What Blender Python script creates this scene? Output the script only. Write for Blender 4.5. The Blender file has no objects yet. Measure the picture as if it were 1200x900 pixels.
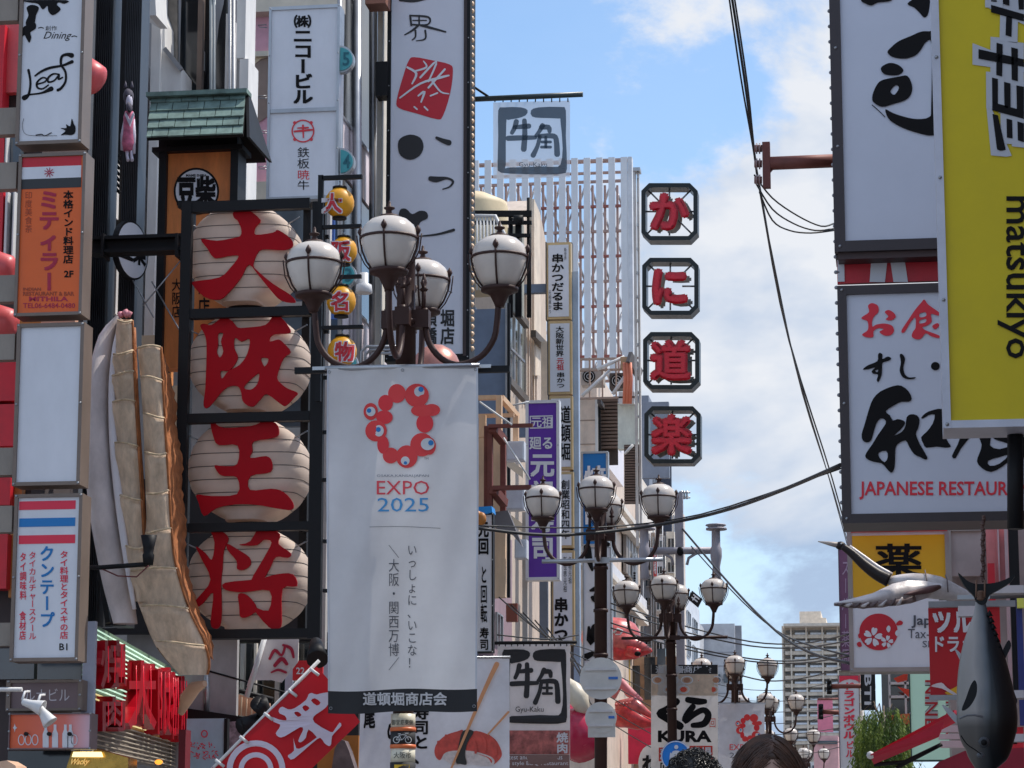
import bpy, math, random
from mathutils import Vector, Matrix
from mathutils.geometry import tessellate_polygon
random.seed(7)
SC = bpy.context.scene
COL = SC.collection
# ---------------------------------------------------------------- camera
FPX = 3200.0
CAMZ = 1.3
PITCH = math.atan(590/FPX)
YAW = math.atan(460*math.cos(PITCH)/FPX)
cd = bpy.data.cameras.new('camera'); cam = bpy.data.objects.new('camera', cd); COL.objects.link(cam)
cam.location = (0, 0, CAMZ)
cam.rotation_euler = (math.pi/2+PITCH, 0, YAW)
cd.sensor_width = 36; cd.lens = 36*FPX/1200; cd.clip_start = .1; cd.clip_end = 5000
SC.camera = cam
# ---------------------------------------------------------------- world and sun
SUN_EL, SUN_AZ = math.radians(58), math.radians(62)      # azimuth clockwise from +Y (street direction)
w = bpy.data.worlds.new('World'); SC.world = w; w.use_nodes = True
nt = w.node_tree; N = nt.nodes; L = nt.links
for n in list(N): N.remove(n)
out = N.new('ShaderNodeOutputWorld'); bg = N.new('ShaderNodeBackground'); bg2 = N.new('ShaderNodeBackground'); mx = N.new('ShaderNodeMixShader')
sky = N.new('ShaderNodeTexSky'); sky.sky_type = 'NISHITA'; sky.sun_disc = False
sky.sun_elevation = SUN_EL; sky.sun_rotation = SUN_AZ; sky.air_density = 1.0; sky.dust_density = .6; sky.ozone_density = 1.2
bg.inputs[1].default_value = .11
hs = N.new('ShaderNodeHueSaturation'); hs.inputs['Saturation'].default_value = 1.12; hs.inputs['Value'].default_value = 1.1
L.new(sky.outputs[0], hs.inputs['Color']); L.new(hs.outputs[0], bg.inputs[0])
tc = N.new('ShaderNodeTexCoord')
def mth(op, a, b=None, c=None, clamp=False):
    n = N.new('ShaderNodeMath'); n.operation = op; n.use_clamp = clamp
    for i, v in enumerate((a, b, c)):
        if v is None: continue
        if isinstance(v, (int, float)): n.inputs[i].default_value = v
        else: L.new(v, n.inputs[i])
    return n.outputs[0]
def cloudnoise(loc, sc, det, ro, dist=.25):
    mp = N.new('ShaderNodeMapping'); mp.inputs['Scale'].default_value = (1, 1, 1.7); mp.inputs['Location'].default_value = loc
    L.new(tc.outputs['Generated'], mp.inputs[0])
    ns = N.new('ShaderNodeTexNoise'); ns.inputs['Scale'].default_value = sc; ns.inputs['Detail'].default_value = det; ns.inputs['Roughness'].default_value = ro; ns.inputs['Distortion'].default_value = dist
    L.new(mp.outputs[0], ns.inputs['Vector']); return ns.outputs[0]
R3 = cam.rotation_euler.to_matrix()
base = cloudnoise((3.05, 1.3, 2.62), 6.5, 11, .60)
cov = mth('MULTIPLY_ADD', base, 1.0, 0.02)
# the larger cloud banks and the blue gaps between them, as directions in the sky
for px, py, rad, wgt in ((625, 60, 9, -.175), (570, 180, 4, -.07), (700, 240, 2.5, .05), (885, 40, 5.5, .12), (820, 130, 2.2, -.10), (900, 300, 6.5, .13), (770, 120, 2.5, -.05), (860, 480, 6, .08), (900, 650, 4.5, -.13), (895, 830, 3.5, .14), (930, 420, 3, .05)):
    d = (R3 @ Vector((px-600, 450-py, -FPX))).normalized()
    vm = N.new('ShaderNodeVectorMath'); vm.operation = 'DOT_PRODUCT'; vm.inputs[1].default_value = d; L.new(tc.outputs['Generated'], vm.inputs[0])
    mr = N.new('ShaderNodeMapRange'); mr.interpolation_type = 'SMOOTHSTEP'; mr.inputs[1].default_value = math.cos(math.radians(rad)); mr.inputs[2].default_value = 1; mr.inputs[3].default_value = 0; mr.inputs[4].default_value = wgt
    L.new(vm.outputs['Value'], mr.inputs[0]); cov = mth('ADD', cov, mr.outputs[0])
cr = N.new('ShaderNodeValToRGB'); cr.color_ramp.interpolation = 'EASE'; cr.color_ramp.elements[0].position = .455; cr.color_ramp.elements[1].position = .56
cr.color_ramp.elements[0].color = (.06, .06, .06, 1); cr.color_ramp.elements[1].color = (.97, .97, .97, 1)
L.new(cov, cr.inputs[0]); L.new(cr.outputs[0], mx.inputs[0])
# cloud shading: thick parts greyer underneath, edges towards the sun bright
off = Vector((.045, .03, .05))
n_a = cloudnoise((3.05, 1.3, 2.62), 6.5, 6, .55); n_b = cloudnoise(tuple(Vector((3.05, 1.3, 2.62))+off), 6.5, 6, .55)
edge = mth('MULTIPLY_ADD', mth('SUBTRACT', n_a, n_b), 3.0, .55)
soft = cloudnoise((1.1, 4.3, .62), 3.4, 4, .5)
sh = mth('ADD', edge, mth('MULTIPLY_ADD', soft, 2.8, -1.58), clamp=True)
cr2 = N.new('ShaderNodeValToRGB'); cr2.color_ramp.elements[0].position = .15; cr2.color_ramp.elements[1].position = .85
cr2.color_ramp.elements[0].color = (.27, .35, .48, 1); cr2.color_ramp.elements[1].color = (.54, .555, .585, 1)
L.new(sh, cr2.inputs[0]); L.new(cr2.outputs[0], bg2.inputs[0]); bg2.inputs[1].default_value = 1.0
# pale haze towards the horizon
bg3 = N.new('ShaderNodeBackground'); bg3.inputs[0].default_value = (.42, .56, .74, 1); bg3.inputs[1].default_value = 1
sx = N.new('ShaderNodeSeparateXYZ'); L.new(tc.outputs['Generated'], sx.inputs[0])
hz = N.new('ShaderNodeMapRange'); hz.interpolation_type = 'SMOOTHSTEP'; hz.inputs[1].default_value = .26; hz.inputs[2].default_value = .0; hz.inputs[3].default_value = 0; hz.inputs[4].default_value = .85
L.new(sx.outputs[2], hz.inputs[0]); mx0 = N.new('ShaderNodeMixShader'); L.new(hz.outputs[0], mx0.inputs[0]); L.new(bg.outputs[0], mx0.inputs[1]); L.new(bg3.outputs[0], mx0.inputs[2])
L.new(mx0.outputs[0], mx.inputs[1]); L.new(bg2.outputs[0], mx.inputs[2]); L.new(mx.outputs[0], out.inputs[0])
sl = bpy.data.lights.new('sun', 'SUN'); so = bpy.data.objects.new('sun', sl); COL.objects.link(so)
sl.energy = 2.6; sl.angle = math.radians(.6); sl.color = (1, .94, .86)
sd = Vector((math.sin(SUN_AZ)*math.cos(SUN_EL), math.cos(SUN_AZ)*math.cos(SUN_EL), math.sin(SUN_EL)))
so.rotation_euler = sd.to_track_quat('Z', 'Y').to_euler(); so.location = (0, 0, 60)
SC.view_settings.view_transform = 'Standard'; SC.view_settings.look = 'None'; SC.view_settings.exposure = 0.65; SC.view_settings.gamma = 1
SC.cycles.max_bounces = 6; SC.cycles.transparent_max_bounces = 12

# ---------------------------------------------------------------- pixel -> place
R3 = cam.rotation_euler.to_matrix()
def at(px, py, Y):
    "the point of the photograph's pixel (px,py) that stands Y metres down the street"
    d = R3 @ Vector((px-600, 450-py, -FPX))
    if hasattr(Y, 'hit'): return Y.hit(d)
    return Vector((0, 0, CAMZ)) + d*(Y/d.y)
C0 = Vector((0, 0, CAMZ))
class Plane:
    "a tilted plane things are laid out on; +/- moves it away from / towards the viewer"
    def __init__(s, P, n): s.P = Vector(P); s.n = Vector(n).normalized()
    def hit(s, d): return C0 + d*((s.P-C0).dot(s.n)/d.dot(s.n))
    def __sub__(s, k): return Plane(s.P+s.n*k, s.n)
    def __add__(s, k): return Plane(s.P-s.n*k, s.n)
class Cyl:
    "upright round post at (x,y)"
    def __init__(s, x, y, r): s.x = x; s.y = y; s.r = r
    def hit(s, d):
        a = d.x*d.x+d.y*d.y; b = -2*(s.x*d.x+s.y*d.y); c = s.x**2+s.y**2-s.r**2; q = b*b-4*a*c
        t = (-b-math.sqrt(max(0, q)))/(2*a); return C0 + d*t
    def __sub__(s, k): return Cyl(s.x, s.y, s.r+k)
    def __add__(s, k): return Cyl(s.x, s.y, s.r-k)
class Wave:
    "hanging cloth: the plane Y with shallow folds f(x,z)"
    def __init__(s, Y, f): s.Y = Y; s.f = f
    def hit(s, d):
        p = C0 + d*(s.Y/d.y); return C0 + d*((s.Y+s.f(p.x, p.z))/d.y)
    def __sub__(s, k): return Wave(s.Y-k, s.f)
    def __add__(s, k): return Wave(s.Y+k, s.f)
def ext(Y, d): return -Y.n*d if isinstance(Y, Plane) else Vector((0, d, 0))
def atx(px, py, X):
    d = R3 @ Vector((px-600, 450-py, -FPX))
    return Vector((0, 0, CAMZ)) + d*(X/d.x)
def zp(px, py, Y): return at(px, py, Y).z

# ---------------------------------------------------------------- mesh builder
class MB:
    def __init__(s): s.v = []; s.f = []; s.m = []; s.s = []
    def add(s, vs, fs, m=0, sm=False):
        b = len(s.v); s.v += [tuple(v) for v in vs]
        for f in fs: s.f.append(tuple(b+i for i in f)); s.m.append(m); s.s.append(sm)
        return s
    def box(s, x0, x1, y0, y1, z0, z1, m=0):
        return s.add([(x0,y0,z0),(x1,y0,z0),(x1,y1,z0),(x0,y1,z0),(x0,y0,z1),(x1,y0,z1),(x1,y1,z1),(x0,y1,z1)],
              [(0,1,5,4),(1,2,6,5),(2,3,7,6),(3,0,4,7),(4,5,6,7),(3,2,1,0)], m)
    def F(s, x0, y0, x1, y1, Y, d=.2, m=0):
        "frontal box whose front face fills the pixel box at distance Y"
        a = at(x0, (y0+y1)/2, Y); b = at(x1, (y0+y1)/2, Y); t = at((x0+x1)/2, y0, Y); u = at((x0+x1)/2, y1, Y)
        return s.box(a.x, b.x, Y, Y+d, u.z, t.z, m)
    def P(s, pts, Y, d=.02, m=0, holes=()):
        "outline in pixels made a solid slab of thickness d at distance Y"
        return s.slab([[at(x, y, Y) for x, y in lp] for lp in [pts]+list(holes)], ext(Y, d) if d else None, m)
    def slab(s, loops, ext, m=0):
        tr = tessellate_polygon(loops); flat = [p for l in loops for p in l]; n = len(flat)
        if ext is None: return s.add(flat, tr, m)
        s.add(flat+[p+ext for p in flat], list(tr)+[(a+n, c+n, b+n) for a, b, c in tr], m)
        b0 = len(s.v)-2*n; k = 0
        for l in loops:
            q = len(l)
            for i in range(q):
                a, b = b0+k+i, b0+k+(i+1) % q
                s.f.append((a, a+n, b+n, b)); s.m.append(m); s.s.append(False)
            k += q
        return s
    def beam(s, a, b, w, h=None, m=0, up=(0, 0, 1)):
        a = Vector(a); b = Vector(b); h = h or w; d = (b-a).normalized(); u = Vector(up)
        if abs(d.dot(u)) > .95: u = Vector((0, 1, 0))
        r = d.cross(u).normalized()*w/2; u = r.cross(d).normalized()*h/2
        vs = [p+i*r+j*u for p in (a, b) for i, j in ((-1,-1),(1,-1),(1,1),(-1,1))]
        return s.add(vs, [(0,1,2,3),(7,6,5,4),(0,4,5,1),(1,5,6,2),(2,6,7,3),(3,7,4,0)], m)
    def tube(s, pts, r, n=8, m=0, closed=False, cap=True, sx=1.0):
        pts = [Vector(p) for p in pts]; k = len(pts); rs = r if isinstance(r, (list, tuple)) else [r]*k
        t0 = (pts[1]-pts[0]).normalized(); u = Vector((0,0,1)) if abs(t0.z) < .9 else Vector((0,1,0))
        u = (u-t0*u.dot(t0)).normalized(); b = len(s.v)
        for i, p in enumerate(pts):
            if closed: t = (pts[(i+1) % k]-pts[i-1]).normalized()
            else: t = (pts[min(i+1,k-1)]-pts[max(i-1,0)]).normalized()
            u = (u-t*u.dot(t)).normalized(); w_ = t.cross(u)
            for j in range(n):
                a = 2*math.pi*j/n
                s.v.append(tuple(p+(u*math.cos(a)*sx+w_*math.sin(a))*rs[i]))
        for i in range(k if closed else k-1):
            for j in range(n):
                a = b+i*n+j; c = b+i*n+(j+1) % n; a2 = b+((i+1) % k)*n+j; c2 = b+((i+1) % k)*n+(j+1) % n
                s.f.append((a, c, c2, a2)); s.m.append(m); s.s.append(True)
        if cap and not closed:
            s.f.append(tuple(b+j for j in range(n))[::-1]); s.m.append(m); s.s.append(False)
            s.f.append(tuple(b+(k-1)*n+j for j in range(n))); s.m.append(m); s.s.append(False)
        return s
    def lathe(s, prof, c=(0,0,0), n=20, m=0, sm=True, sx=1, sy=1, M=None, a0=0):
        b = len(s.v); c = Vector(c)
        for r, z in prof:
            for j in range(n):
                a = 2*math.pi*j/n+a0; p = Vector((r*sx*math.cos(a), r*sy*math.sin(a), z))
                s.v.append(tuple((M @ p if M else p)+c))
        for i in range(len(prof)-1):
            for j in range(n):
                s.f.append((b+i*n+j, b+i*n+(j+1) % n, b+(i+1)*n+(j+1) % n, b+(i+1)*n+j)); s.m.append(m); s.s.append(sm)
        s.f.append(tuple(b+j for j in range(n))[::-1]); s.m.append(m); s.s.append(False)
        s.f.append(tuple(b+(len(prof)-1)*n+j for j in range(n))); s.m.append(m); s.s.append(False)
        return s
    def ball(s, c, r, n=12, m=0):
        r = r if isinstance(r, (list, tuple)) else (r, r, r); k = max(4, n//2)
        pr = [(max(1e-4, math.sin(math.pi*i/k)), -math.cos(math.pi*i/k)) for i in range(k+1)]
        b = len(s.v); c = Vector(c)
        for q, z in pr:
            for j in range(n):
                a = 2*math.pi*j/n; s.v.append((c.x+r[0]*q*math.cos(a), c.y+r[1]*q*math.sin(a), c.z+r[2]*z))
        for i in range(k):
            for j in range(n):
                s.f.append((b+i*n+j, b+i*n+(j+1) % n, b+(i+1)*n+(j+1) % n, b+(i+1)*n+j)); s.m.append(m); s.s.append(True)
        return s
    def grid(s, fn, nu, nv, m=0, sm=True, closed=False):
        b = len(s.v)
        for i in range(nu+1):
            for j in range(nv+1): s.v.append(tuple(fn(i/nu, j/nv)))
        for i in range(nu):
            for j in range(nv):
                a = b+i*(nv+1)+j; s.f.append((a, a+1, a+nv+2, a+nv+1)); s.m.append(m); s.s.append(sm)
        return s
    def obj(s, name, mats, parent=None, origin=None):
        me = bpy.data.meshes.new(name); o = bpy.data.objects.new(name, me); COL.objects.link(o)
        if parent is not None:
            W = Vector((0,0,0)); q = parent
            while q is not None: W += q.location; q = q.parent
            o.parent = parent
        else:
            W = Vector(origin) if origin is not None else Vector((sum(v[0] for v in s.v)/len(s.v), sum(v[1] for v in s.v)/len(s.v), min(v[2] for v in s.v)))
            o.location = W
        me.from_pydata([(v[0]-W.x, v[1]-W.y, v[2]-W.z) for v in s.v], [], s.f)
        me.polygons.foreach_set('material_index', s.m); me.polygons.foreach_set('use_smooth', s.s)
        for m in (mats if isinstance(mats, (list, tuple)) else [mats]): me.materials.append(m)
        me.update(); return o
def tag(o, label, cat, group=None, kind=None):
    if label: o['label'] = label
    if cat: o['category'] = cat
    if group: o['group'] = group
    if kind: o['kind'] = kind
    return o
def thing(name, label, cat, loc, group=None):
    o = bpy.data.objects.new(name, None); COL.objects.link(o); o.location = loc; o.empty_display_size = .2
    return tag(o, label, cat, group)
def part(mb, name, mats, parent, label=None):
    o = mb.obj(name, mats, parent)
    if label: o['label'] = label
    return o
def solo(mb, name, mats, label, cat, group=None): return tag(mb.obj(name, mats), label, cat, group)
def dup(o, parent=None):
    c = o.copy(); COL.objects.link(c); c.parent = parent
    for ch in o.children: dup(ch, c)
    return c

# ---------------------------------------------------------------- materials
def lin(v):
    v /= 255.0
    return v/12.92 if v <= .04045 else ((v+.055)/1.055)**2.4
def alb(r, g, b, k=.55):
    "base colour of a thing seen as sRGB r,g,b where white paint is seen about k bright"
    c = [lin(v)/k for v in (r, g, b)]; q = max(c)
    return tuple(v*min(1, .84/q) for v in c)
MATS = {}
def mat(name, col, rough=.55, metal=0, var=.14, sc=2.0, streak=0, bump=0, emit=0, spec=None, alpha=1, trans=0):
    if name in MATS: return MATS[name]
    m = bpy.data.materials.new(name); m.use_nodes = True; nt = m.node_tree; n = nt.nodes; l = nt.links
    p = n['Principled BSDF']; p.inputs['Roughness'].default_value = rough; p.inputs['Metallic'].default_value = metal
    if spec is not None: p.inputs['Specular IOR Level'].default_value = spec
    p.inputs['Base Color'].default_value = (*col, 1)
    if var or bump:
        t = n.new('ShaderNodeTexCoord'); mp = n.new('ShaderNodeMapping'); l.new(t.outputs['Object'], mp.inputs[0])
        mp.inputs['Scale'].default_value = (1, 1, 1-.85*streak)
        z = n.new('ShaderNodeTexNoise'); z.inputs['Scale'].default_value = sc*(1+2*streak); z.inputs['Detail'].default_value = 7; z.inputs['Roughness'].default_value = .65
        l.new(mp.outputs[0], z.inputs['Vector'])
    if var:
        rp = n.new('ShaderNodeValToRGB'); rp.color_ramp.elements[0].position = .3; rp.color_ramp.elements[1].position = .68
        lo = tuple(c*(1-2*var) for c in col); rp.color_ramp.elements[0].color = (*lo, 1); rp.color_ramp.elements[1].color = (*col, 1)
        l.new(z.outputs[0], rp.inputs[0]); l.new(rp.outputs[0], p.inputs['Base Color'])
        rr = n.new('ShaderNodeMapRange'); rr.inputs[3].default_value = max(0, rough-.1); rr.inputs[4].default_value = min(1, rough+.12)
        l.new(z.outputs[0], rr.inputs[0]); l.new(rr.outputs[0], p.inputs['Roughness'])
    if bump:
        b = n.new('ShaderNodeBump'); b.inputs['Strength'].default_value = bump; b.inputs['Distance'].default_value = .02
        l.new(z.outputs[0], b.inputs['Height']); l.new(b.outputs[0], p.inputs['Normal'])
    if emit:
        p.inputs['Emission Color'].default_value = (*col, 1); p.inputs['Emission Strength'].default_value = emit
    if trans:      # thin cloth or paper that lets light through
        tr = n.new('ShaderNodeBsdfTranslucent'); tr.inputs[0].default_value = (*col, 1)
        ms = n.new('ShaderNodeMixShader'); ms.inputs[0].default_value = trans
        l.new(p.outputs[0], ms.inputs[1]); l.new(tr.outputs[0], ms.inputs[2]); last = ms.outputs[0]
        if var: l.new(rp.outputs[0], tr.inputs[0])
    else: last = p.outputs[0]
    if alpha < 1:
        tb = n.new('ShaderNodeBsdfTransparent'); m2 = n.new('ShaderNodeMixShader'); m2.inputs[0].default_value = alpha
        l.new(tb.outputs[0], m2.inputs[1]); l.new(last, m2.inputs[2]); last = m2.outputs[0]
    if trans or alpha < 1: l.new(last, n['Material Output'].inputs[0])
    MATS[name] = m; return m
def A(name, rgb, **k):
    kk = k.pop('k', .55); return mat(name, alb(*rgb, k=kk), **k)
black_metal = mat('black_metal', (.014, .014, .016), .55, .1, spec=.25)
black_print = mat('black_print', (.010, .009, .010), .6, var=.05, spec=.15)
brown_iron = mat('brown_iron', (.062, .030, .025), .5, .1, sc=5, spec=.3)
white_face = mat('white_acrylic', (.78, .79, .84), .32, var=.06, sc=1.1, streak=.7)
white_paint = mat('white_paint', (.74, .74, .74), .5, var=.08, streak=.8)
grey_frame = mat('grey_frame', (.24, .22, .20), .45, .3, var=.1)
galv = mat('galvanised_steel', (.42, .43, .45), .4, .7)
alu = mat('aluminium', (.55, .56, .58), .35, .8)
glass_dark = mat('dark_glass', (.02, .025, .03), .06, 0, var=.25, sc=1.2, spec=.8)
glass_blue = mat('window_glass', (.10, .13, .16), .06, 0, var=.25, sc=.8, spec=.8)
red_print = mat('red_print', (.62, .012, .03), .4, var=.06)
concrete = mat('concrete', (.33, .31, .29), .85, var=.14, streak=.5, bump=.2)
beige_wall = mat('beige_render', (.50, .45, .39), .85, var=.1, streak=.6, bump=.15)
rust_paint = mat('red_oxide_steel', (.24, .075, .06), .6, .2, var=.2, sc=5)

# ---------------------------------------------------------------- lettering
_G = {}
def glyph(ch, bold=0.0, res=2):
    k = (ch, bold)
    if k not in _G:
        c = bpy.data.curves.new('glyph', 'FONT'); c.body = ch; c.size = 1; c.resolution_u = res; c.offset = bold; c.fill_mode = 'FRONT'
        o = bpy.data.objects.new('glyph', c); COL.objects.link(o)
        dg = bpy.context.evaluated_depsgraph_get(); e = o.evaluated_get(dg); m = e.to_mesh()
        vs = [(v.co.x, v.co.y) for v in m.vertices]; fs = [tuple(p.vertices) for p in m.polygons]
        e.to_mesh_clear(); bpy.data.objects.remove(o); bpy.data.curves.remove(c)
        _G[k] = (vs, fs)
    return _G[k]
SMALLROT = 'ー〜～（）()…'
LETN = [0]
def put(mb, ch, x0, y0, x1, y1, Y, bold=0.0, m=0, em=True, rot=0, sh=0, d=0):
    "one glyph (or a whole latin string) fitted into a pixel box on the plane Y"
    if bold > 0 and len(ch) == 1 and ord(ch) > 0x2000 and not d:
        dx, dy = bold*(x1-x0)*.8, bold*(y1-y0)*.8
        for i, (ax, ay) in enumerate(((0, 0), (dx, dy), (-dx, dy), (dx, -dy), (-dx, -dy))):
            put(mb, ch, x0+ax, y0+ay, x1+ax, y1+ay, Y-.0005*i, 0, m, em, rot, sh)
        return
    vs, fs = glyph(ch, 0 if (ord(ch[0]) > 0x2000 and bold > .012) else bold)
    if not vs: return
    if em: a0, a1, b0, b1 = 0, 1, -.12, .88
    else:
        a0 = min(v[0] for v in vs); a1 = max(v[0] for v in vs); b0 = min(v[1] for v in vs); b1 = max(v[1] for v in vs)
    pts = []
    for x, y in vs:
        u = (x-a0)/(a1-a0); w_ = 1-(y-b0)/(b1-b0)
        if rot: u, w_ = 1-w_, u
        pts.append(at(x0+(u+sh*(.5-w_))*(x1-x0), y0+w_*(y1-y0), Y))
    n = len(pts)
    mb.add(pts, [tuple(reversed(f)) for f in fs], m)
    if d:
        # side walls along boundary edges, for raised letters
        cnt = {}
        for f in fs:
            for i in range(len(f)):
                e = (f[i], f[(i+1) % len(f)]); cnt[e] = 1
        b0_ = len(mb.v); mb.v += [(p.x, p.y+d, p.z) for p in pts]
        for a, b in cnt:
            if (b, a) not in cnt: mb.f.append((b0_-n+a, b0_-n+b, b0_+b, b0_+a)); mb.m.append(m); mb.s.append(False)
def vt(mb, s, x0, y0, x1, y1, Y, bold=0.0, m=0, sh=0, fill=1.0, d=0):
    "vertical writing: the characters share the pixel box from top to bottom"
    h = (y1-y0)/len(s)
    for i, ch in enumerate(s):
        if ch == ' ': continue
        c = y0+h*(i+.5); hh = h*fill/2
        put(mb, ch, x0, c-hh, x1, c+hh, Y, bold, m, rot=ch in SMALLROT, sh=sh, d=d)
def ht(mb, s, x0, y0, x1, y1, Y, bold=0.0, m=0, sh=0, d=0):
    "latin line fitted to the pixel box"
    put(mb, s, x0, y0, x1, y1, Y, bold, m, em=False, sh=sh, d=d)
def hj(mb, s, x0, y0, x1, y1, Y, bold=0.0, m=0, sh=0, d=0):
    wd = (x1-x0)/len(s)
    for i, ch in enumerate(s):
        if ch != ' ': put(mb, ch, x0+i*wd, y0, x0+(i+1)*wd, y1, Y, bold, m, sh=sh, d=d)
def smooth(pts, n=3, closed=True):
    o = []; k = len(pts)
    rng = range(k) if closed else range(k-1)
    for i in rng:
        if closed: p0, p1, p2, p3 = pts[i-1], pts[i], pts[(i+1) % k], pts[(i+2) % k]
        else: p0, p1, p2, p3 = pts[max(i-1, 0)], pts[i], pts[i+1], pts[min(i+2, k-1)]
        for j in range(n):
            t = j/n
            o.append(tuple(.5*(2*b+(c-a)*t+(2*a-5*b+4*c-e)*t*t+(3*b-a-3*c+e)*t**3) for a, b, c, e in zip(p0, p1, p2, p3)))
    if not closed: o.append(tuple(pts[-1]))
    return o
def stroke(mb, pts, Y, w_=None, m=0, d=None, n=4):
    "brush stroke: pixel centre line with widths (x,y,w) -> flat ribbon with round ends"
    if w_ is not None: pts = [(p[0], p[1], w_) for p in pts]
    p = smooth(pts, n, False) if len(pts) > 2 else pts
    Lf, Rt = [], []
    for i, q in enumerate(p):
        a = p[max(i-1, 0)]; b = p[min(i+1, len(p)-1)]; dx, dy = b[0]-a[0], b[1]-a[1]; l = math.hypot(dx, dy) or 1
        nx, ny = -dy/l*q[2]/2, dx/l*q[2]/2
        if i == 0:
            for t in (.9, .5): Lf.append((q[0]-dx/l*q[2]/2*t+nx*math.sqrt(1-t*t)*1, q[1]-dy/l*q[2]/2*t+ny*math.sqrt(1-t*t))); Rt.append((q[0]-dx/l*q[2]/2*t-nx*math.sqrt(1-t*t), q[1]-dy/l*q[2]/2*t-ny*math.sqrt(1-t*t)))
        Lf.append((q[0]+nx, q[1]+ny)); Rt.append((q[0]-nx, q[1]-ny))
        if i == len(p)-1:
            for t in (.5, .9): Lf.append((q[0]+dx/l*q[2]/2*t+nx*math.sqrt(1-t*t), q[1]+dy/l*q[2]/2*t+ny*math.sqrt(1-t*t))); Rt.append((q[0]+dx/l*q[2]/2*t-nx*math.sqrt(1-t*t), q[1]+dy/l*q[2]/2*t-ny*math.sqrt(1-t*t)))
    LETN[0] += 1; yy = Y-.0004*(LETN[0] % 12)
    lp = Lf+Rt[::-1]; vs = [at(x, y, yy) for x, y in lp]; k = len(Lf); b = len(mb.v); mb.v += [tuple(v) for v in vs]
    for i in range(k-1): mb.f.append((b+i, b+i+1, b+2*k-2-i, b+2*k-1-i)); mb.m.append(m); mb.s.append(False)
def blob(mb, pts, Y, m=0, n=3, holes=(), T=None, d=None, sm=True):
    "smooth closed outline in pixels (or in an enlarged crop's pixels with T=(x0,y0,scale))"
    f = (lambda q: [(T[0]+x/T[2], T[1]+y/T[2]) for x, y in q]) if T else (lambda q: list(q))
    LETN[0] += 1; yy = Y-.0004*(LETN[0] % 12)
    loops = [[at(x, y, yy) for x, y in (smooth(f(q), n) if sm else f(q))] for q in [pts]+list(holes)]
    mb.slab(loops, ext(Y, d) if d else None, m)
def TS(pts, T): return [(T[0]+p[0]/T[2], T[1]+p[1]/T[2], p[2]/T[2]) for p in pts]
def disc(mb, cx, cy, rx, ry, Y, m=0, n=24, d=.01):
    mb.P([(cx+rx*math.cos(2*math.pi*i/n), cy+ry*math.sin(2*math.pi*i/n)) for i in range(n)], Y, d, m)
def ring(mb, cx, cy, rx, ry, w_, Y, m=0, n=28, d=.01):
    mb.P([(cx+rx*math.cos(2*math.pi*i/n), cy+ry*math.sin(2*math.pi*i/n)) for i in range(n)], Y, d, m,
         [[(cx+(rx-w_)*math.cos(2*math.pi*i/n), cy+(ry-w_)*math.sin(2*math.pi*i/n)) for i in range(n)]])

# ---------------------------------------------------------------- sign boxes
def board(name, label, cat, x0, y0, x1, y1, Y, depth=.2, fw=3, fm=None, face=None, group=None, proud=.025, fwv=None):
    "box sign: casing, frame bars and a face panel; Y is the distance of its face"
    a = at(x0, (y0+y1)/2, Y); b = at(x1, (y0+y1)/2, Y); t = at((x0+x1)/2, y0, Y); u = at((x0+x1)/2, y1, Y)
    X0, X1, Z1, Z0 = a.x, b.x, t.z, u.z; k = (X1-X0)/(x1-x0); w1 = fw*k; w2 = (fwv or fw)*k
    r = thing(name, label, cat, ((X0+X1)/2, Y+depth, Z0), group)
    fm = fm or grey_frame
    part(MB().box(X0+.002, X1-.002, Y+.003, Y+depth, Z0+.002, Z1-.002), 'casing', fm, r)
    f = MB().box(X0, X0+w1, Y-proud, Y+.04, Z0, Z1).box(X1-w1, X1, Y-proud, Y+.04, Z0, Z1)
    f.box(X0+w1, X1-w1, Y-proud+.002, Y+.04, Z1-w2, Z1).box(X0+w1, X1-w1, Y-proud+.002, Y+.04, Z0, Z0+w2)
    part(f, 'frame', fm, r)
    part(MB().box(X0+w1, X1-w1, Y, Y+.0028, Z0+w2, Z1-w2), 'panel', face or white_face, r)
    sc_ = MB(); n_ = max(2, int((Z1-Z0)/.7))
    for i in range(n_+1):
        for xx in (X0+w1*.5, X1-w1*.5): sc_.lathe([(.012, 0), (.012, .006), (.001, .009)], (xx, Y-proud, Z0+w2*.5+(Z1-Z0-w2)*i/n_), 6, M=Matrix.Rotation(math.pi/2, 3, 'X'))
    part(sc_, 'screws', galv, r)['kind'] = 'stuff'
    return r
def printed(mb, r, mats, name='lettering', label=None): return part(mb, name, mats, r, label)
def brackets(r, rows, x0, x1, Y, m, name='bracket'):
    for y0, y1 in rows: part(MB().F(x0, y0, x1, y1, Y, .12), name, m, r)
# ================================================================ left: stack of box signs
beige_bar = A('beige_cladding', (112, 104, 96), rough=.6, streak=.6, k=.5)
YS = 23.5
sign_frame = A('sign_frame_taupe', (100, 88, 80), rough=.45, metal=.2)
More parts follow.
